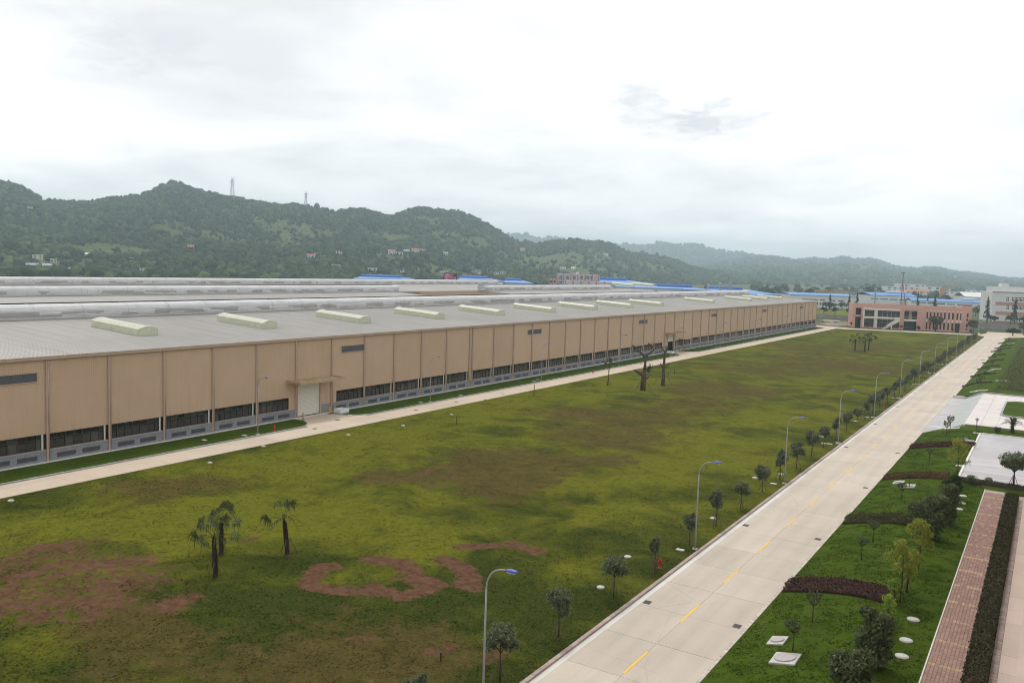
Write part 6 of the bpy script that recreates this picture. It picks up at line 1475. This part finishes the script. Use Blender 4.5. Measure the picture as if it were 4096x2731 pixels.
# ================================================================== hills
q1 = lambda x, y: (x/2.138, 650+y/2.138)
qb = lambda x, y: (1000+x/2.138, 750+y/2.138)
HS = [(*q1(322, 828), 34, 15, 'cream', 'cream', 3, False, 'three-storey cream house at the far left hill foot'), (*q1(460, 857), 20, 11, 'white_wall', 'cream', 1, False, 'small white house right of the cream one at far left'), (*q1(737, 810), 18, 11, 'grey_wall', 'cream', 1, True, 'grey lone house above the left roof end'), (*q1(1118, 840), 28, 11, 'white_wall', 'grey_wall', 2, False, 'pale house low on the left slope'), (*q1(1228, 936), 27, 14, 'white_wall', 'red_tile', 2, False, 'white house with dark balconies and red trim at the hill foot'),
      (*q1(248, 405), 22, 9, 'white_wall', 'white_wall', 1, False, 'white house high on the left hill'), (*q1(1632, 738), 22, 9, 'pink_pale', 'red_tile', 1, True, 'pinkish house in the middle of the left slope'), (*q1(275, 898), 36, 9, 'grey_wall', 'grey_wall', 1, True, 'low grey-roofed house at the far left foot'), (*q1(400, 905), 26, 11, 'cream', 'grey_wall', 1, True, 'low cream house at the far left foot'), (*q1(478, 910), 32, 8, 'red_tile', 'red_tile', 1, True, 'low red-roofed house at the far left foot'), (*q1(590, 925), 22, 8, 'white_wall', 'white_wall', 1, False, 'small white house at the left foot of the hill'),
      (*q1(375, 305), 12, 7, 'grey_wall', 'grey_wall', 1, False, 'tiny hut on the saddle of the left ridge'),
      (*qb(522, 610), 29, 13, 'white_wall', 'red_tile', 2, True, 'white house with red roof below the terraced fields'), (*qb(555, 582), 20, 10, 'grey_wall', 'grey_wall', 2, False, 'grey house behind the red-roofed one'), (*qb(762, 575), 26, 14, 'cream', 'red_tile', 2, False, 'tall pale house with red bands on the middle slope'), (*qb(735, 682), 33, 10, 'white_wall', 'white_wall', 1, False, 'long white house below the middle slope'), (*qb(1045, 716), 38, 12, 'white_wall', 'cream', 1, False, 'broad white house with flat roof behind the hall'), (*qb(1310, 738), 28, 15, 'white_wall', 'blue_dark', 2, False, 'white house with bluish flat roof behind the hall'),
      (*qb(1212, 572), 28, 13, 'white_wall', 'red_tile', 2, True, 'white house with red roof, left end of the hillside row'), (*qb(1278, 577), 27, 11, 'white_wall', 'cream', 2, False, 'white house, second in the hillside row'), (*qb(1340, 562), 22, 9, 'grey_wall', 'grey_wall', 1, True, 'grey house in the middle of the hillside row'), (*qb(1415, 562), 30, 14, 'cream', 'red_tile', 2, True, 'cream house with red roof in the hillside row'), (*qb(1482, 550), 25, 10, 'cream', 'cream', 2, False, 'cream house, right end of the hillside row'), (*qb(1672, 578), 20, 8, 'cream', 'grey_wall', 1, True, 'small pale house right of the hillside row'),
      (*qb(1660, 738), 28, 12, 'white_wall', 'red_tile', 2, False, 'white house behind the billboard'), (*qb(1903, 742), 10, 15, 'white_wall', 'cream', 2, False, 'narrow white house right of the billboard'), (*qb(1948, 740), 36, 11, 'cream', 'grey_wall', 2, False, 'long pale house right of the billboard'), (*qb(2110, 742), 18, 8, 'white_wall', 'grey_wall', 1, False, 'small white house left of another far right of the billboard'), (*qb(2162, 740), 21, 10, 'white_wall', 'grey_wall', 1, False, 'white house with dark windows far right of the billboard'), (*qb(2325, 546), 26, 10, 'white_wall', 'red_tile', 1, True, 'white house with reddish roof on the right shoulder'),
      (*r3b(905, 370), 17, 7, 'white_wall', 'grey_wall', 1, True, 'lone small white house on the right end of the hill'), (*r3b(538, 488), 22, 12, 'white_wall', 'grey_wall', 2, False, 'pale house above the grey flats, left'), (*r3b(626, 492), 16, 8, 'white_wall', 'cream', 1, True, 'small white house above the grey flats, right')]
FARH_ = [(3560, 1122, 14), (3345, 1110, 12), (3380, 1125, 10), (3820, 1110, 12), (3730, 1112, 10), (3590, 1135, 16)]
YARDS = [(a[0], a[1], a[2], a[3]) for a in HS]+[(a[0], a[1], a[2], 6) for a in FARH_]
FIELDS = [(1150, 915, 70), (1250, 940, 70), (1120, 985, 60), (1230, 1010, 50), (430, 1000, 60), (900, 960, 60), (1700, 880, 60), (1830, 960, 60), (2150, 1075, 70), (2440, 1030, 60), (2650, 1080, 80), (2300, 1010, 50), (1480, 1010, 50), (1750, 1085, 50), (250, 1060, 50), (1950, 1090, 50), (700, 900, 40), (1560, 960, 40), (1990, 1000, 50)]
t = NT('hill_ground', .95, .08)
k = t.ramp(t.noise(.012, 6, .62, dist=.4), [(.28, (.034, .056, .019)), (.48, (.052, .078, .026)), (.60, (.078, .102, .034)), (.68, (.115, .075, .047)), (.80, (.058, .08, .027))])
wv = t.n.new('ShaderNodeTexWave'); wv.bands_direction = 'Z'; wv.inputs['Scale'].default_value = .09; wv.inputs['Distortion'].default_value = 2.5; t.l.new(t.pos, wv.inputs[0])
k = t.mix(t.math('MULTIPLY', t.attr('field'), .55), k, t.mix(wv.outputs[0], (.075, .105, .032), (.15, .15, .055)))
k = t.mix(t.ramp(t.noise(.09, 4, .6), [(.4, 0.0), (.7, .5)]), k, (.045, .068, .024))
t.color(k); M['hill'] = t.m
t = NT('forest_leaf', .9, .1)
k = t.ramp(t.island(), [(0.0, (.012, .025, .012)), (.35, (.024, .044, .019)), (.7, (.048, .078, .030)), (1.0, (.095, .13, .042))])
k = t.mix(t.ramp(t.noise(.02, 4, .55), [(.35, 0.0), (.7, .6)]), k, (.020, .036, .016)); t.color(k); M['forest'] = t.m
_ph = (1+5**.5)/2
ICO_V = np.array([(-1,_ph,0),(1,_ph,0),(-1,-_ph,0),(1,-_ph,0),(0,-1,_ph),(0,1,_ph),(0,-1,-_ph),(0,1,-_ph),(_ph,0,-1),(_ph,0,1),(-_ph,0,-1),(-_ph,0,1)], float); ICO_V /= np.linalg.norm(ICO_V[0])
ICO_F = np.array([(0,11,5),(0,5,1),(0,1,7),(0,7,10),(0,10,11),(1,5,9),(5,11,4),(11,10,2),(10,7,6),(7,1,8),(3,9,4),(3,4,2),(3,2,6),(3,6,8),(3,8,9),(4,9,5),(2,4,11),(6,2,10),(8,6,7),(9,8,1)])
def subdiv(V, F_):
    V = list(map(tuple, V)); cache = {}; out = []
    def mid(a, b):
        k_ = (min(a, b), max(a, b))
        if k_ not in cache: p = np.array(V[a])+np.array(V[b]); p /= np.linalg.norm(p); cache[k_] = len(V); V.append(tuple(p))
        return cache[k_]
    for a, b, c in F_: ab, bc, ca = mid(a, b), mid(b, c), mid(c, a); out += [(a, ab, ca), (b, bc, ab), (c, ca, bc), (ab, bc, ca)]
    return np.array(V), np.array(out)
ICO2_V, ICO2_F = subdiv(ICO_V, ICO_F)
def crowns(P, R, seed, fine):
    """lumpy tree crowns at points P with radii R, as one mesh"""
    r_ = np.random.default_rng(seed); bv, bf = (ICO2_V, ICO2_F) if fine else (ICO_V, ICO_F); n, m = len(P), len(bv)
    var = [bv*(1+.34*(r_.random((m, 1))-.5)*2*np.array([1, 1, 1])) for _ in range(12)]
    idx = r_.integers(0, 12, n); V = np.stack(var)[idx]; th = r_.random(n)*6.283; c, s = np.cos(th)[:, None], np.sin(th)[:, None]
    V = np.stack([V[:, :, 0]*c-V[:, :, 1]*s, V[:, :, 0]*s+V[:, :, 1]*c, V[:, :, 2]*(.75+.5*r_.random(n))[:, None]], 2)*R[:, None, None]+P[:, None, :]
    F_ = bf[None]+(np.arange(n)*m)[:, None, None]; return V.reshape(-1, 3), F_.reshape(-1, 3)
def ridge(name, sky, dbase, dtop, nu, nv, seed, ntrees, rtree, label, fine, amp=.10, prof=1.35, fieldamt=.5, wood=.47):
    sk = np.array([vw(*p) for p in sky]); px = np.linspace(sk[0, 0], sk[-1, 0], nu); py = np.interp(px, sk[:, 0], sk[:, 1])
    db = np.interp(px, *zip(*dbase)); dt = np.interp(px, *zip(*dtop))
    rays = np.array([ray(a, b) for a, b in zip(px, py)]); top = CAM+rays*dt[:, None]; top[:, 2] -= rtree*1.0
    flat = np.array([ray(a, 1300.0) for a in px]); base = CAM+flat*db[:, None]; base[:, 2] = -2.0
    v = np.concatenate([np.linspace(0, 1, nv), 1+np.linspace(.1, .9, 6)]); U = np.arange(nu)
    X = np.zeros((len(v), nu)); Y = X.copy(); Z = X.copy()
    for i, q in enumerate(v):
        if q <= 1: X[i] = base[:, 0]+(top[:, 0]-base[:, 0])*q; Y[i] = base[:, 1]+(top[:, 1]-base[:, 1])*q; Z[i] = -2+(top[:, 2]+2)*q**prof
        else: w = q-1; X[i] = top[:, 0]+(top[:, 0]-base[:, 0])*w*.8; Y[i] = top[:, 1]+(top[:, 1]-base[:, 1])*w*.8; Z[i] = top[:, 2]*(1-w)**1.3-3*w
    Hh = np.maximum(top[:, 2], 5)[None, :]; vv = np.clip(v, 0, 1)[:, None]; sc = 1/260.0
    rel = (fbm(X*sc, Y*sc, seed, 5)-.5)*2*amp*Hh*np.sin(np.pi*vv)**.8*(v[:, None] <= 1)
    Z = Z+rel*1.9
    m = len(v); F_ = (np.arange(nu-1)[None, :]+np.arange(m-1)[:, None]*nu).ravel(); F_ = np.stack([F_, F_+1, F_+1+nu, F_+nu], 1)
    Vt = np.stack([X.ravel(), Y.ravel(), Z.ravel()], 1); me = np_mesh(name, Vt, F_, True)
    fld = np.clip((fbm(X/170+3, Y/170, seed+40, 4)-.56)*9, 0, 1)*(vv < .72)*fieldamt*2
    c_ = (Vt-CAM)@RW; qx = (PW/2+FPX*c_[:, 0]/c_[:, 2]).reshape(X.shape); qy = (PH/2+FPX*c_[:, 1]/c_[:, 2]).reshape(X.shape)
    for (hx, hy, hr) in FIELDS:
        jj = np.argmin((qx-hx)**2+(qy-hy)**2+1e9*(v[:, None] > 1)); Pc = Vt[jj]; fld = np.maximum(fld, 1.3*np.exp(-((X-Pc[0])**2+(Y-Pc[1])**2)/hr**2)*(.3+1.3*fbm(X/30, Y/30, 31, 3)))
    me.attributes.new('field', 'FLOAT', 'POINT').data.foreach_set('value', np.clip(fld, 0, 1).ravel().astype(np.float32))
    o = link(name, me, M['hill']); tag(o, kind='structure')
    # woods on it
    r_ = np.random.default_rng(seed+9); n0 = ntrees*4; iu = r_.random(n0)*(nu-1.001); iv = r_.random(n0)**.9*(nv-1.001+1.0)
    i0, j0 = iv.astype(int), iu.astype(int); fi, fj = iv-i0, iu-j0; i1 = np.minimum(i0+1, m-1)
    def bil(A): return (A[i0, j0]*(1-fj)+A[i0, j0+1]*fj)*(1-fi)+(A[i1, j0]*(1-fj)+A[i1, j0+1]*fj)*fi
    x, y, z, fl = bil(X), bil(Y), bil(Z), bil(fld)
    dens = .62*fbm(x/95, y/95, seed+5, 3)+.38*fbm(x/28, y/28, seed+6, 2)
    keep = (r_.random(n0) > np.clip(fl*1.3, 0, .92)) & (dens+.22*(r_.random(n0)-.5) > wood)
    c_ = (np.stack([x, y, z], 1)-CAM)@RW; qx = PW/2+FPX*c_[:, 0]/c_[:, 2]; qy = PH/2+FPX*c_[:, 1]/c_[:, 2]
    for (hx, hy, hw, hh) in YARDS: keep &= ~((np.abs(qx-hx) < hw*.5+9) & (qy > hy-hh*.4) & (qy < hy+20))
    xa, ya, za = x, y, z; bush = r_.random(n0) > .35+.64*np.clip(fl*1.6, 0, 1)
    x, y, z = x[keep][:ntrees], y[keep][:ntrees], z[keep][:ntrees]; R = rtree*(.36+.95*r_.random(len(x))**2)
    e_ = bush & ~keep; bx, by, bz = xa[e_][:ntrees//2], ya[e_][:ntrees//2], za[e_][:ntrees//2]; Rb = rtree*(.18+.32*r_.random(len(bx)))
    x, y, z, R = np.concatenate([x, bx]), np.concatenate([y, by]), np.concatenate([z, bz]), np.concatenate([R, Rb])
    Vc, Fc = crowns(np.stack([x, y, z+R*.55], 1), R, seed+2, fine); fm = np_mesh('woodland', Vc, Fc); fm.materials.append(M['forest'])
    w_ = link('woodland', fm); tag(w_, label, 'woods', kind='stuff'); return Vt, F_
sky1 = [(-60,400),(0,416),(30,421),(70,436),(95,457),(150,462),(200,464),(250,454),(300,449),(340,442),(370,424),(395,416),(430,425),(470,440),(530,451),(560,457),(600,460),(640,467),(700,470),(730,473),(770,483),(800,476),(840,474),(870,488),(895,496),(930,484),(960,474),(1000,478),(1050,483),(1090,498),(1120,511),(1145,528),(1165,543),(1200,553),(1240,559),(1290,549),(1320,546),(1350,551),(1400,557),(1420,568),(1450,576),(1500,583),(1550,595),(1580,608),(1620,618),(1700,627),(1800,634),(1850,641),(1900,648)]
sky2 = [(1100,560),(1165,535),(1200,536),(1240,541),(1290,545),(1350,556),(1410,558),(1460,560),(1520,553),(1560,561),(1610,559),(1640,573),(1700,580),(1750,587),(1790,600),(1830,612),(1900,640)]
sky3 = [(1560,640),(1600,600),(1700,590),(1750,586),(1830,595),(1870,591),(1900,596),(1940,589),(1960,595),(2000,593),(2030,601),(2060,610),(2100,615),(2150,613),(2200,623),(2250,628),(2300,637),(2352,640),(2420,645)]
V1, F1 = ridge('hill', sky1, [(-200, 760), (1500, 900), (2200, 1150), (2800, 1700), (3400, 2600)], [(-200, 1500), (1500, 1750), (2200, 2000), (2800, 2500), (3400, 3100)], 420, 60, 5, 44000, 4.3, 'dense green woodland covering the long near hill', False)
V3, F3 = ridge('hill', sky3, [(2700, 2300), (4300, 2500)], [(2700, 5400), (4300, 5000)], 200, 40, 7, 18000, 9.5, 'hazy woodland covering the low hills at the right', False, .14, 1.1)
ridge('hill', sky2, [(1900, 4000), (3400, 4200)], [(1900, 5600), (3400, 5400)], 120, 26, 6, 6000, 15.0, 'blue hazy woodland on the farthest ridge', False)
bvh = BVHTree.FromPolygons([tuple(p) for p in V1], [tuple(f) for f in F1])
bvh3 = BVHTree.FromPolygons([tuple(p) for p in V3], [tuple(f) for f in F3])
def on_hill(px, py, tree=bvh):
    d = Vector(ray(px, py)).normalized(); h = tree.ray_cast(Vector(CAM), d)
    if h[0] is None: P = at(px, max(py, 1095 if px < 1500 else 1130)); return Vector((P[0], P[1], -.1))
    return h[0]
# trees on the flat at the hill foot and around the works
r_ = np.random.default_rng(77); n = 1500; px = r_.uniform(-150, 3300, n); yy = np.interp(px, [-150, 1500, 2400, 3300], [700, 800, 900, 1300])
dep = yy*(.72+.42*r_.random(n)); Pt = np.array([at_depth(a, 1300, d) for a, d in zip(px, dep)]); R = 2.2+4.6*r_.random(n)**1.5; keep = (fbm(Pt[:, 0]/70, Pt[:, 1]/70, 4, 3) > .45) & (Pt[:, 0] < -420+.0*Pt[:, 1])
Pt, R = Pt[keep], R[keep]; Pt[:, 2] = R*.7
Vc, Fc = crowns(Pt, R, 78, True); fm = np_mesh('woodland', Vc, Fc); fm.materials.append(M['forest']); tag(link('woodland', fm), 'belt of green trees at the hill foot behind the hall', 'woods', kind='stuff')
r_ = np.random.default_rng(79); n = 520; px = r_.uniform(3000, 4200, n); dep = 800+1700*r_.random(n)**1.3; Pt = np.array([at_depth(a, 1300, d) for a, d in zip(px, dep)]); R = 2.5+4*r_.random(n)
keep = fbm(Pt[:, 0]/90, Pt[:, 1]/90, 14, 3) > .52; Pt, R = Pt[keep], R[keep]; Pt[:, 2] = R*.6
Vc, Fc = crowns(Pt, R, 80, True); fm = np_mesh('woodland', Vc, Fc); fm.materials.append(M['forest']); tag(link('woodland', fm), 'scattered trees between the distant town blocks', 'woods', kind='stuff')

# trees that can be told apart near the works
def far_tree(label, px, py, h, w, mat, seed, conical=False):
    P = at(px, py); r_ = empty('tree', (P[0], P[1], 0), 0, label, 'tree', 'trees around the works'); b = MB(); b.smooth = True; b.tube([(0, 0, -.2), (.1, 0, h*.4), (0, 0, h*.92)], [.3, .2, .04], 6); els = []
    if conical:
        rr = random.Random(seed)
        for q in range(14): u = q/14; a = rr.random()*6.28; o = w*(1-u)*.45; els.append((o*math.cos(a), o*math.sin(a), h*(.18+.78*u), w*(.75-.6*u), w*(.75-.6*u), h*.11))
    else:
        rr = random.Random(seed)
        for q in range(6): a = q*1.05; b.tube([(0, 0, h*.35), (w*.5*math.cos(a), w*.5*math.sin(a), h*.65)], [.12, .03], 5); els.append((w*.5*math.cos(a), w*.5*math.sin(a), h*(.55+.2*rr.random()), w*.6, w*.6, h*.22))
        els.append((0, 0, h*.78, w*.6, w*.6, h*.22))
    b.build('trunk', M['bark'], r_); link('crown', leaf_mesh('crown', M[mat], 900, els, .45, seed, .35, 40, .4, .2), None, r_)
for i, a in enumerate([('tall slender green tree left of the brown-banded building', *q4(2000, 690), 17, 3.0, 'leaf_mid', 201, True), ('tall thin tree before the brown-banded building', *q4(2258, 690), 16, 2.6, 'leaf_mid', 202, True), ('dark bush at the foot of the brown-banded building', *q4(2225, 692), 5, 3, 'leaf_dark', 203), ('dark bush at the right picture edge by the grey wall', *q4(2345, 700), 5, 3.2, 'leaf_dark', 204), ('low bush left of the brown-banded building', *q4(2070, 680), 4, 2.2, 'leaf_mid', 205),
                     ('round dark bush on the green field, left', *q4(468, 598), 4.6, 2.3, 'leaf_mid', 206), ('round dark bush on the green field, middle', *q4(573, 600), 4.4, 2.2, 'leaf_mid', 207), ('round dark bush on the green field, right', *q4(706, 608), 4.4, 2.3, 'leaf_mid', 208), ('dark bush before the white works, left', *q4(487, 556), 6, 3.2, 'leaf_dark', 209), ('dark bush before the white works, middle', *q4(558, 558), 5.4, 2.6, 'leaf_dark', 210), ('dark bush before the white works, right', *q4(638, 560), 6, 3.0, 'leaf_dark', 211),
                     ('thin sparse tree before the white works, left', *q4(520, 560), 12, 1.7, 'leaf_mid', 212, True), ('thin sparse tree before the white works, middle', *q4(705, 560), 13, 1.6, 'leaf_mid', 213, True), ('thin sparse tree before the white works, right', *q4(775, 562), 15, 2.0, 'leaf_mid', 214, True), ('slim tree behind the pink building, left', *q4(1345, 565), 15, 1.4, 'leaf_mid', 215, True), ('slim tree behind the pink building, middle', *q4(1440, 565), 12, 1.5, 'leaf_mid', 216, True), ('slim bare-topped tree behind the pink building, right', *q4(1510, 570), 15, 2.0, 'leaf_mid', 217, True),
                     ('dark tree between the pink and the brown-banded building, left', *q4(1895, 620), 7, 3.4, 'leaf_dark', 218), ('dark tree between the pink and the brown-banded building, right', *q4(1950, 622), 8, 3.4, 'leaf_dark', 219), ('pale shrub at the junction near the right edge', *q4(2245, 805), 3.4, 3.0, 'leaf_mid', 220), ('dark tree at the far right end of the grey wall', *q4(2350, 800), 6.5, 2.4, 'leaf_dark', 221),
                     ('dense dark tree left of the white gabled works', *q4(885, 520), 22, 9, 'leaf_mid', 222), ('second dense tree left of the white gabled works', *q4(950, 515), 19, 9, 'leaf_mid', 223), ('tall dark tree behind the hall roof left of the billboard', 1430, 1165, 24, 6, 'leaf_dark', 224)]): far_tree(*a)
# scaffold-brown spoil hill behind the white works
Pm = on_depth(3335, 900); th = np.linspace(0, 2*math.pi, 28, endpoint=False); V = [(0, 0, 12)]; F_ = []
for a in range(1, 9):
    for q, w in enumerate(th): rr_ = 75*a/8; V.append((rr_*math.cos(w), rr_*math.sin(w), 12*max(0, 1-a/8)**.8*(.6+.8*float(fbm(np.array(a*.6), np.array(q*.4), 5)))-.3))
for q in range(28): F_.append((0, 1+q, 1+(q+1) % 28))
for a in range(7):
    for q in range(28): F_.append((1+a*28+q, 1+(a+1)*28+q, 1+(a+1)*28+(q+1) % 28, 1+a*28+(q+1) % 28))
me = bpy.data.meshes.new('earth_mound'); me.from_pydata(V, [], F_); o = link('earth_mound', me, simple('spoil', (.085, .08, .04), .95, .4, .08, stain=((.04, .06, .02), .9)), None, (Pm[0], Pm[1], 0)); tag(o, kind='structure')

# houses on the slopes
def farmhouse(label, px, py, w, h, wallm, roofm, floors, pitched, tree=bvh):
    P = on_hill(px, py, tree); dist = (P-Vector(CAM)).length; s_ = dist/FPX; W_, H_ = w*s_, h*s_; d = Vector((P.x, P.y, 0)).normalized(); rz = math.atan2(-d.x, d.y)
    r_ = empty('farmhouse', (P.x, P.y, P.z-1.0), rz, label, 'house', 'white farmhouses on the hillside'); D_ = 8
    MB().box(-W_/2, W_/2, 0, D_, -6, H_+1).build('wall', M[wallm], r_)
    if pitched: MB().add([(-W_/2-.6, -.8, H_+1), (W_/2+.6, -.8, H_+1), (W_/2+.6, D_/2, H_+3), (-W_/2-.6, D_/2, H_+3), (W_/2+.6, D_+.8, H_+1), (-W_/2-.6, D_+.8, H_+1)], [(0, 1, 2, 3), (3, 2, 4, 5), (1, 4, 2), (0, 3, 5)]).build('roof', M[roofm], r_)
    else: MB().box(-W_/2-.5, W_/2+.5, -.7, D_+.5, H_+1, H_+1.5).build('roof', M[roofm], r_)
    n_ = max(2, int(W_/4)); fh = H_/floors
    for f_ in range(floors):
        for q in range(n_): x_ = -W_/2+(q+.5)*W_/n_; MB().box(x_-.9, x_+.9, -.15, .0, 1+f_*fh+fh*.3, 1+f_*fh+fh*.8).build('window', M['far_glass'], r_)
for a in HS: farmhouse(a[8], a[0], a[1], a[2], a[3], a[4], a[5], a[6], a[7])
for i, (px, py, w) in enumerate(FARH_): farmhouse('tiny pale house on the hazy right hill, %s from the left' % ['third', 'first', 'second', 'sixth', 'fifth', 'fourth'][i], px, py, w, 6, 'white_wall', 'cream', 1, False, bvh3)
# power pylons on the ridge
def pylon(px, yb, yt, label, dy_=16):
    P = on_hill(px, yb+dy_); dist = (P-Vector(CAM)).length*.98; s_ = dist/FPX; H_ = (yb+dy_-yt)*s_+4; r_ = empty('power_pylon', (P.x, P.y, P.z-4), .6, label, 'pylon', 'power pylons on the ridge'); b = MB(); w = H_*.09
    c4 = [(-1, -1), (1, -1), (1, 1), (-1, 1)]
    def wd(z): return w*(1-z/H_*.86)
    for a, c in c4: b.tube([(a*wd(0), c*wd(0), 0), (a*wd(H_*.9), c*wd(H_*.9), H_*.9)], .3, 4)
    for q in range(9):
        z0, z1 = H_*.9*q/9, H_*.9*(q+1)/9
        for (a, c), (d, e) in zip(c4, c4[1:]+c4[:1]): b.tube([(a*wd(z0), c*wd(z0), z0), (d*wd(z1), e*wd(z1), z1)], .13, 3); b.tube([(d*wd(z0), e*wd(z0), z0), (a*wd(z1), c*wd(z1), z1)], .13, 3)
    b.build('lattice_body', M['galv'], r_)
    for z, l_ in ((H_*.70, .10), (H_*.80, .12), (H_*.88, .10)): b = MB(); b.tube([(-H_*l_, 0, z), (0, 0, z+.8), (H_*l_, 0, z)], .25, 4); b.tube([(-H_*l_, 0, z), (H_*l_, 0, z)], .2, 4); b.build('cross_arm', M['galv'], r_)
    for s__ in (-1, 1): MB().tube([(0, 0, H_*.88), (s__*H_*.06, 0, H_)], .4, 4).build('peak', M['galv'], r_)
pylon(929, 786, 713, 'larger lattice power pylon on the left ridge')
pylon(1223, 810, 768, 'smaller lattice power pylon on the middle ridge', 26)

# ------------------------------------------------------------------ haze
hz = MB().box(-8700, 6300, -1900, 7500, -2.2, 278).build('haze', None)
hm = bpy.data.materials.new('haze_air'); hm.use_nodes = True; hn = hm.node_tree; hn.nodes.clear()
pv_ = hn.nodes.new('ShaderNodeVolumePrincipled'); pv_.inputs['Color'].default_value = (.73, .89, 1.0, 1); pv_.inputs['Density'].default_value = HAZE; pv_.inputs['Anisotropy'].default_value = .7
ho = hn.nodes.new('ShaderNodeOutputMaterial'); hn.links.new(pv_.outputs[0], ho.inputs['Volume']); hz.data.materials.append(hm); tag(hz, kind='stuff')
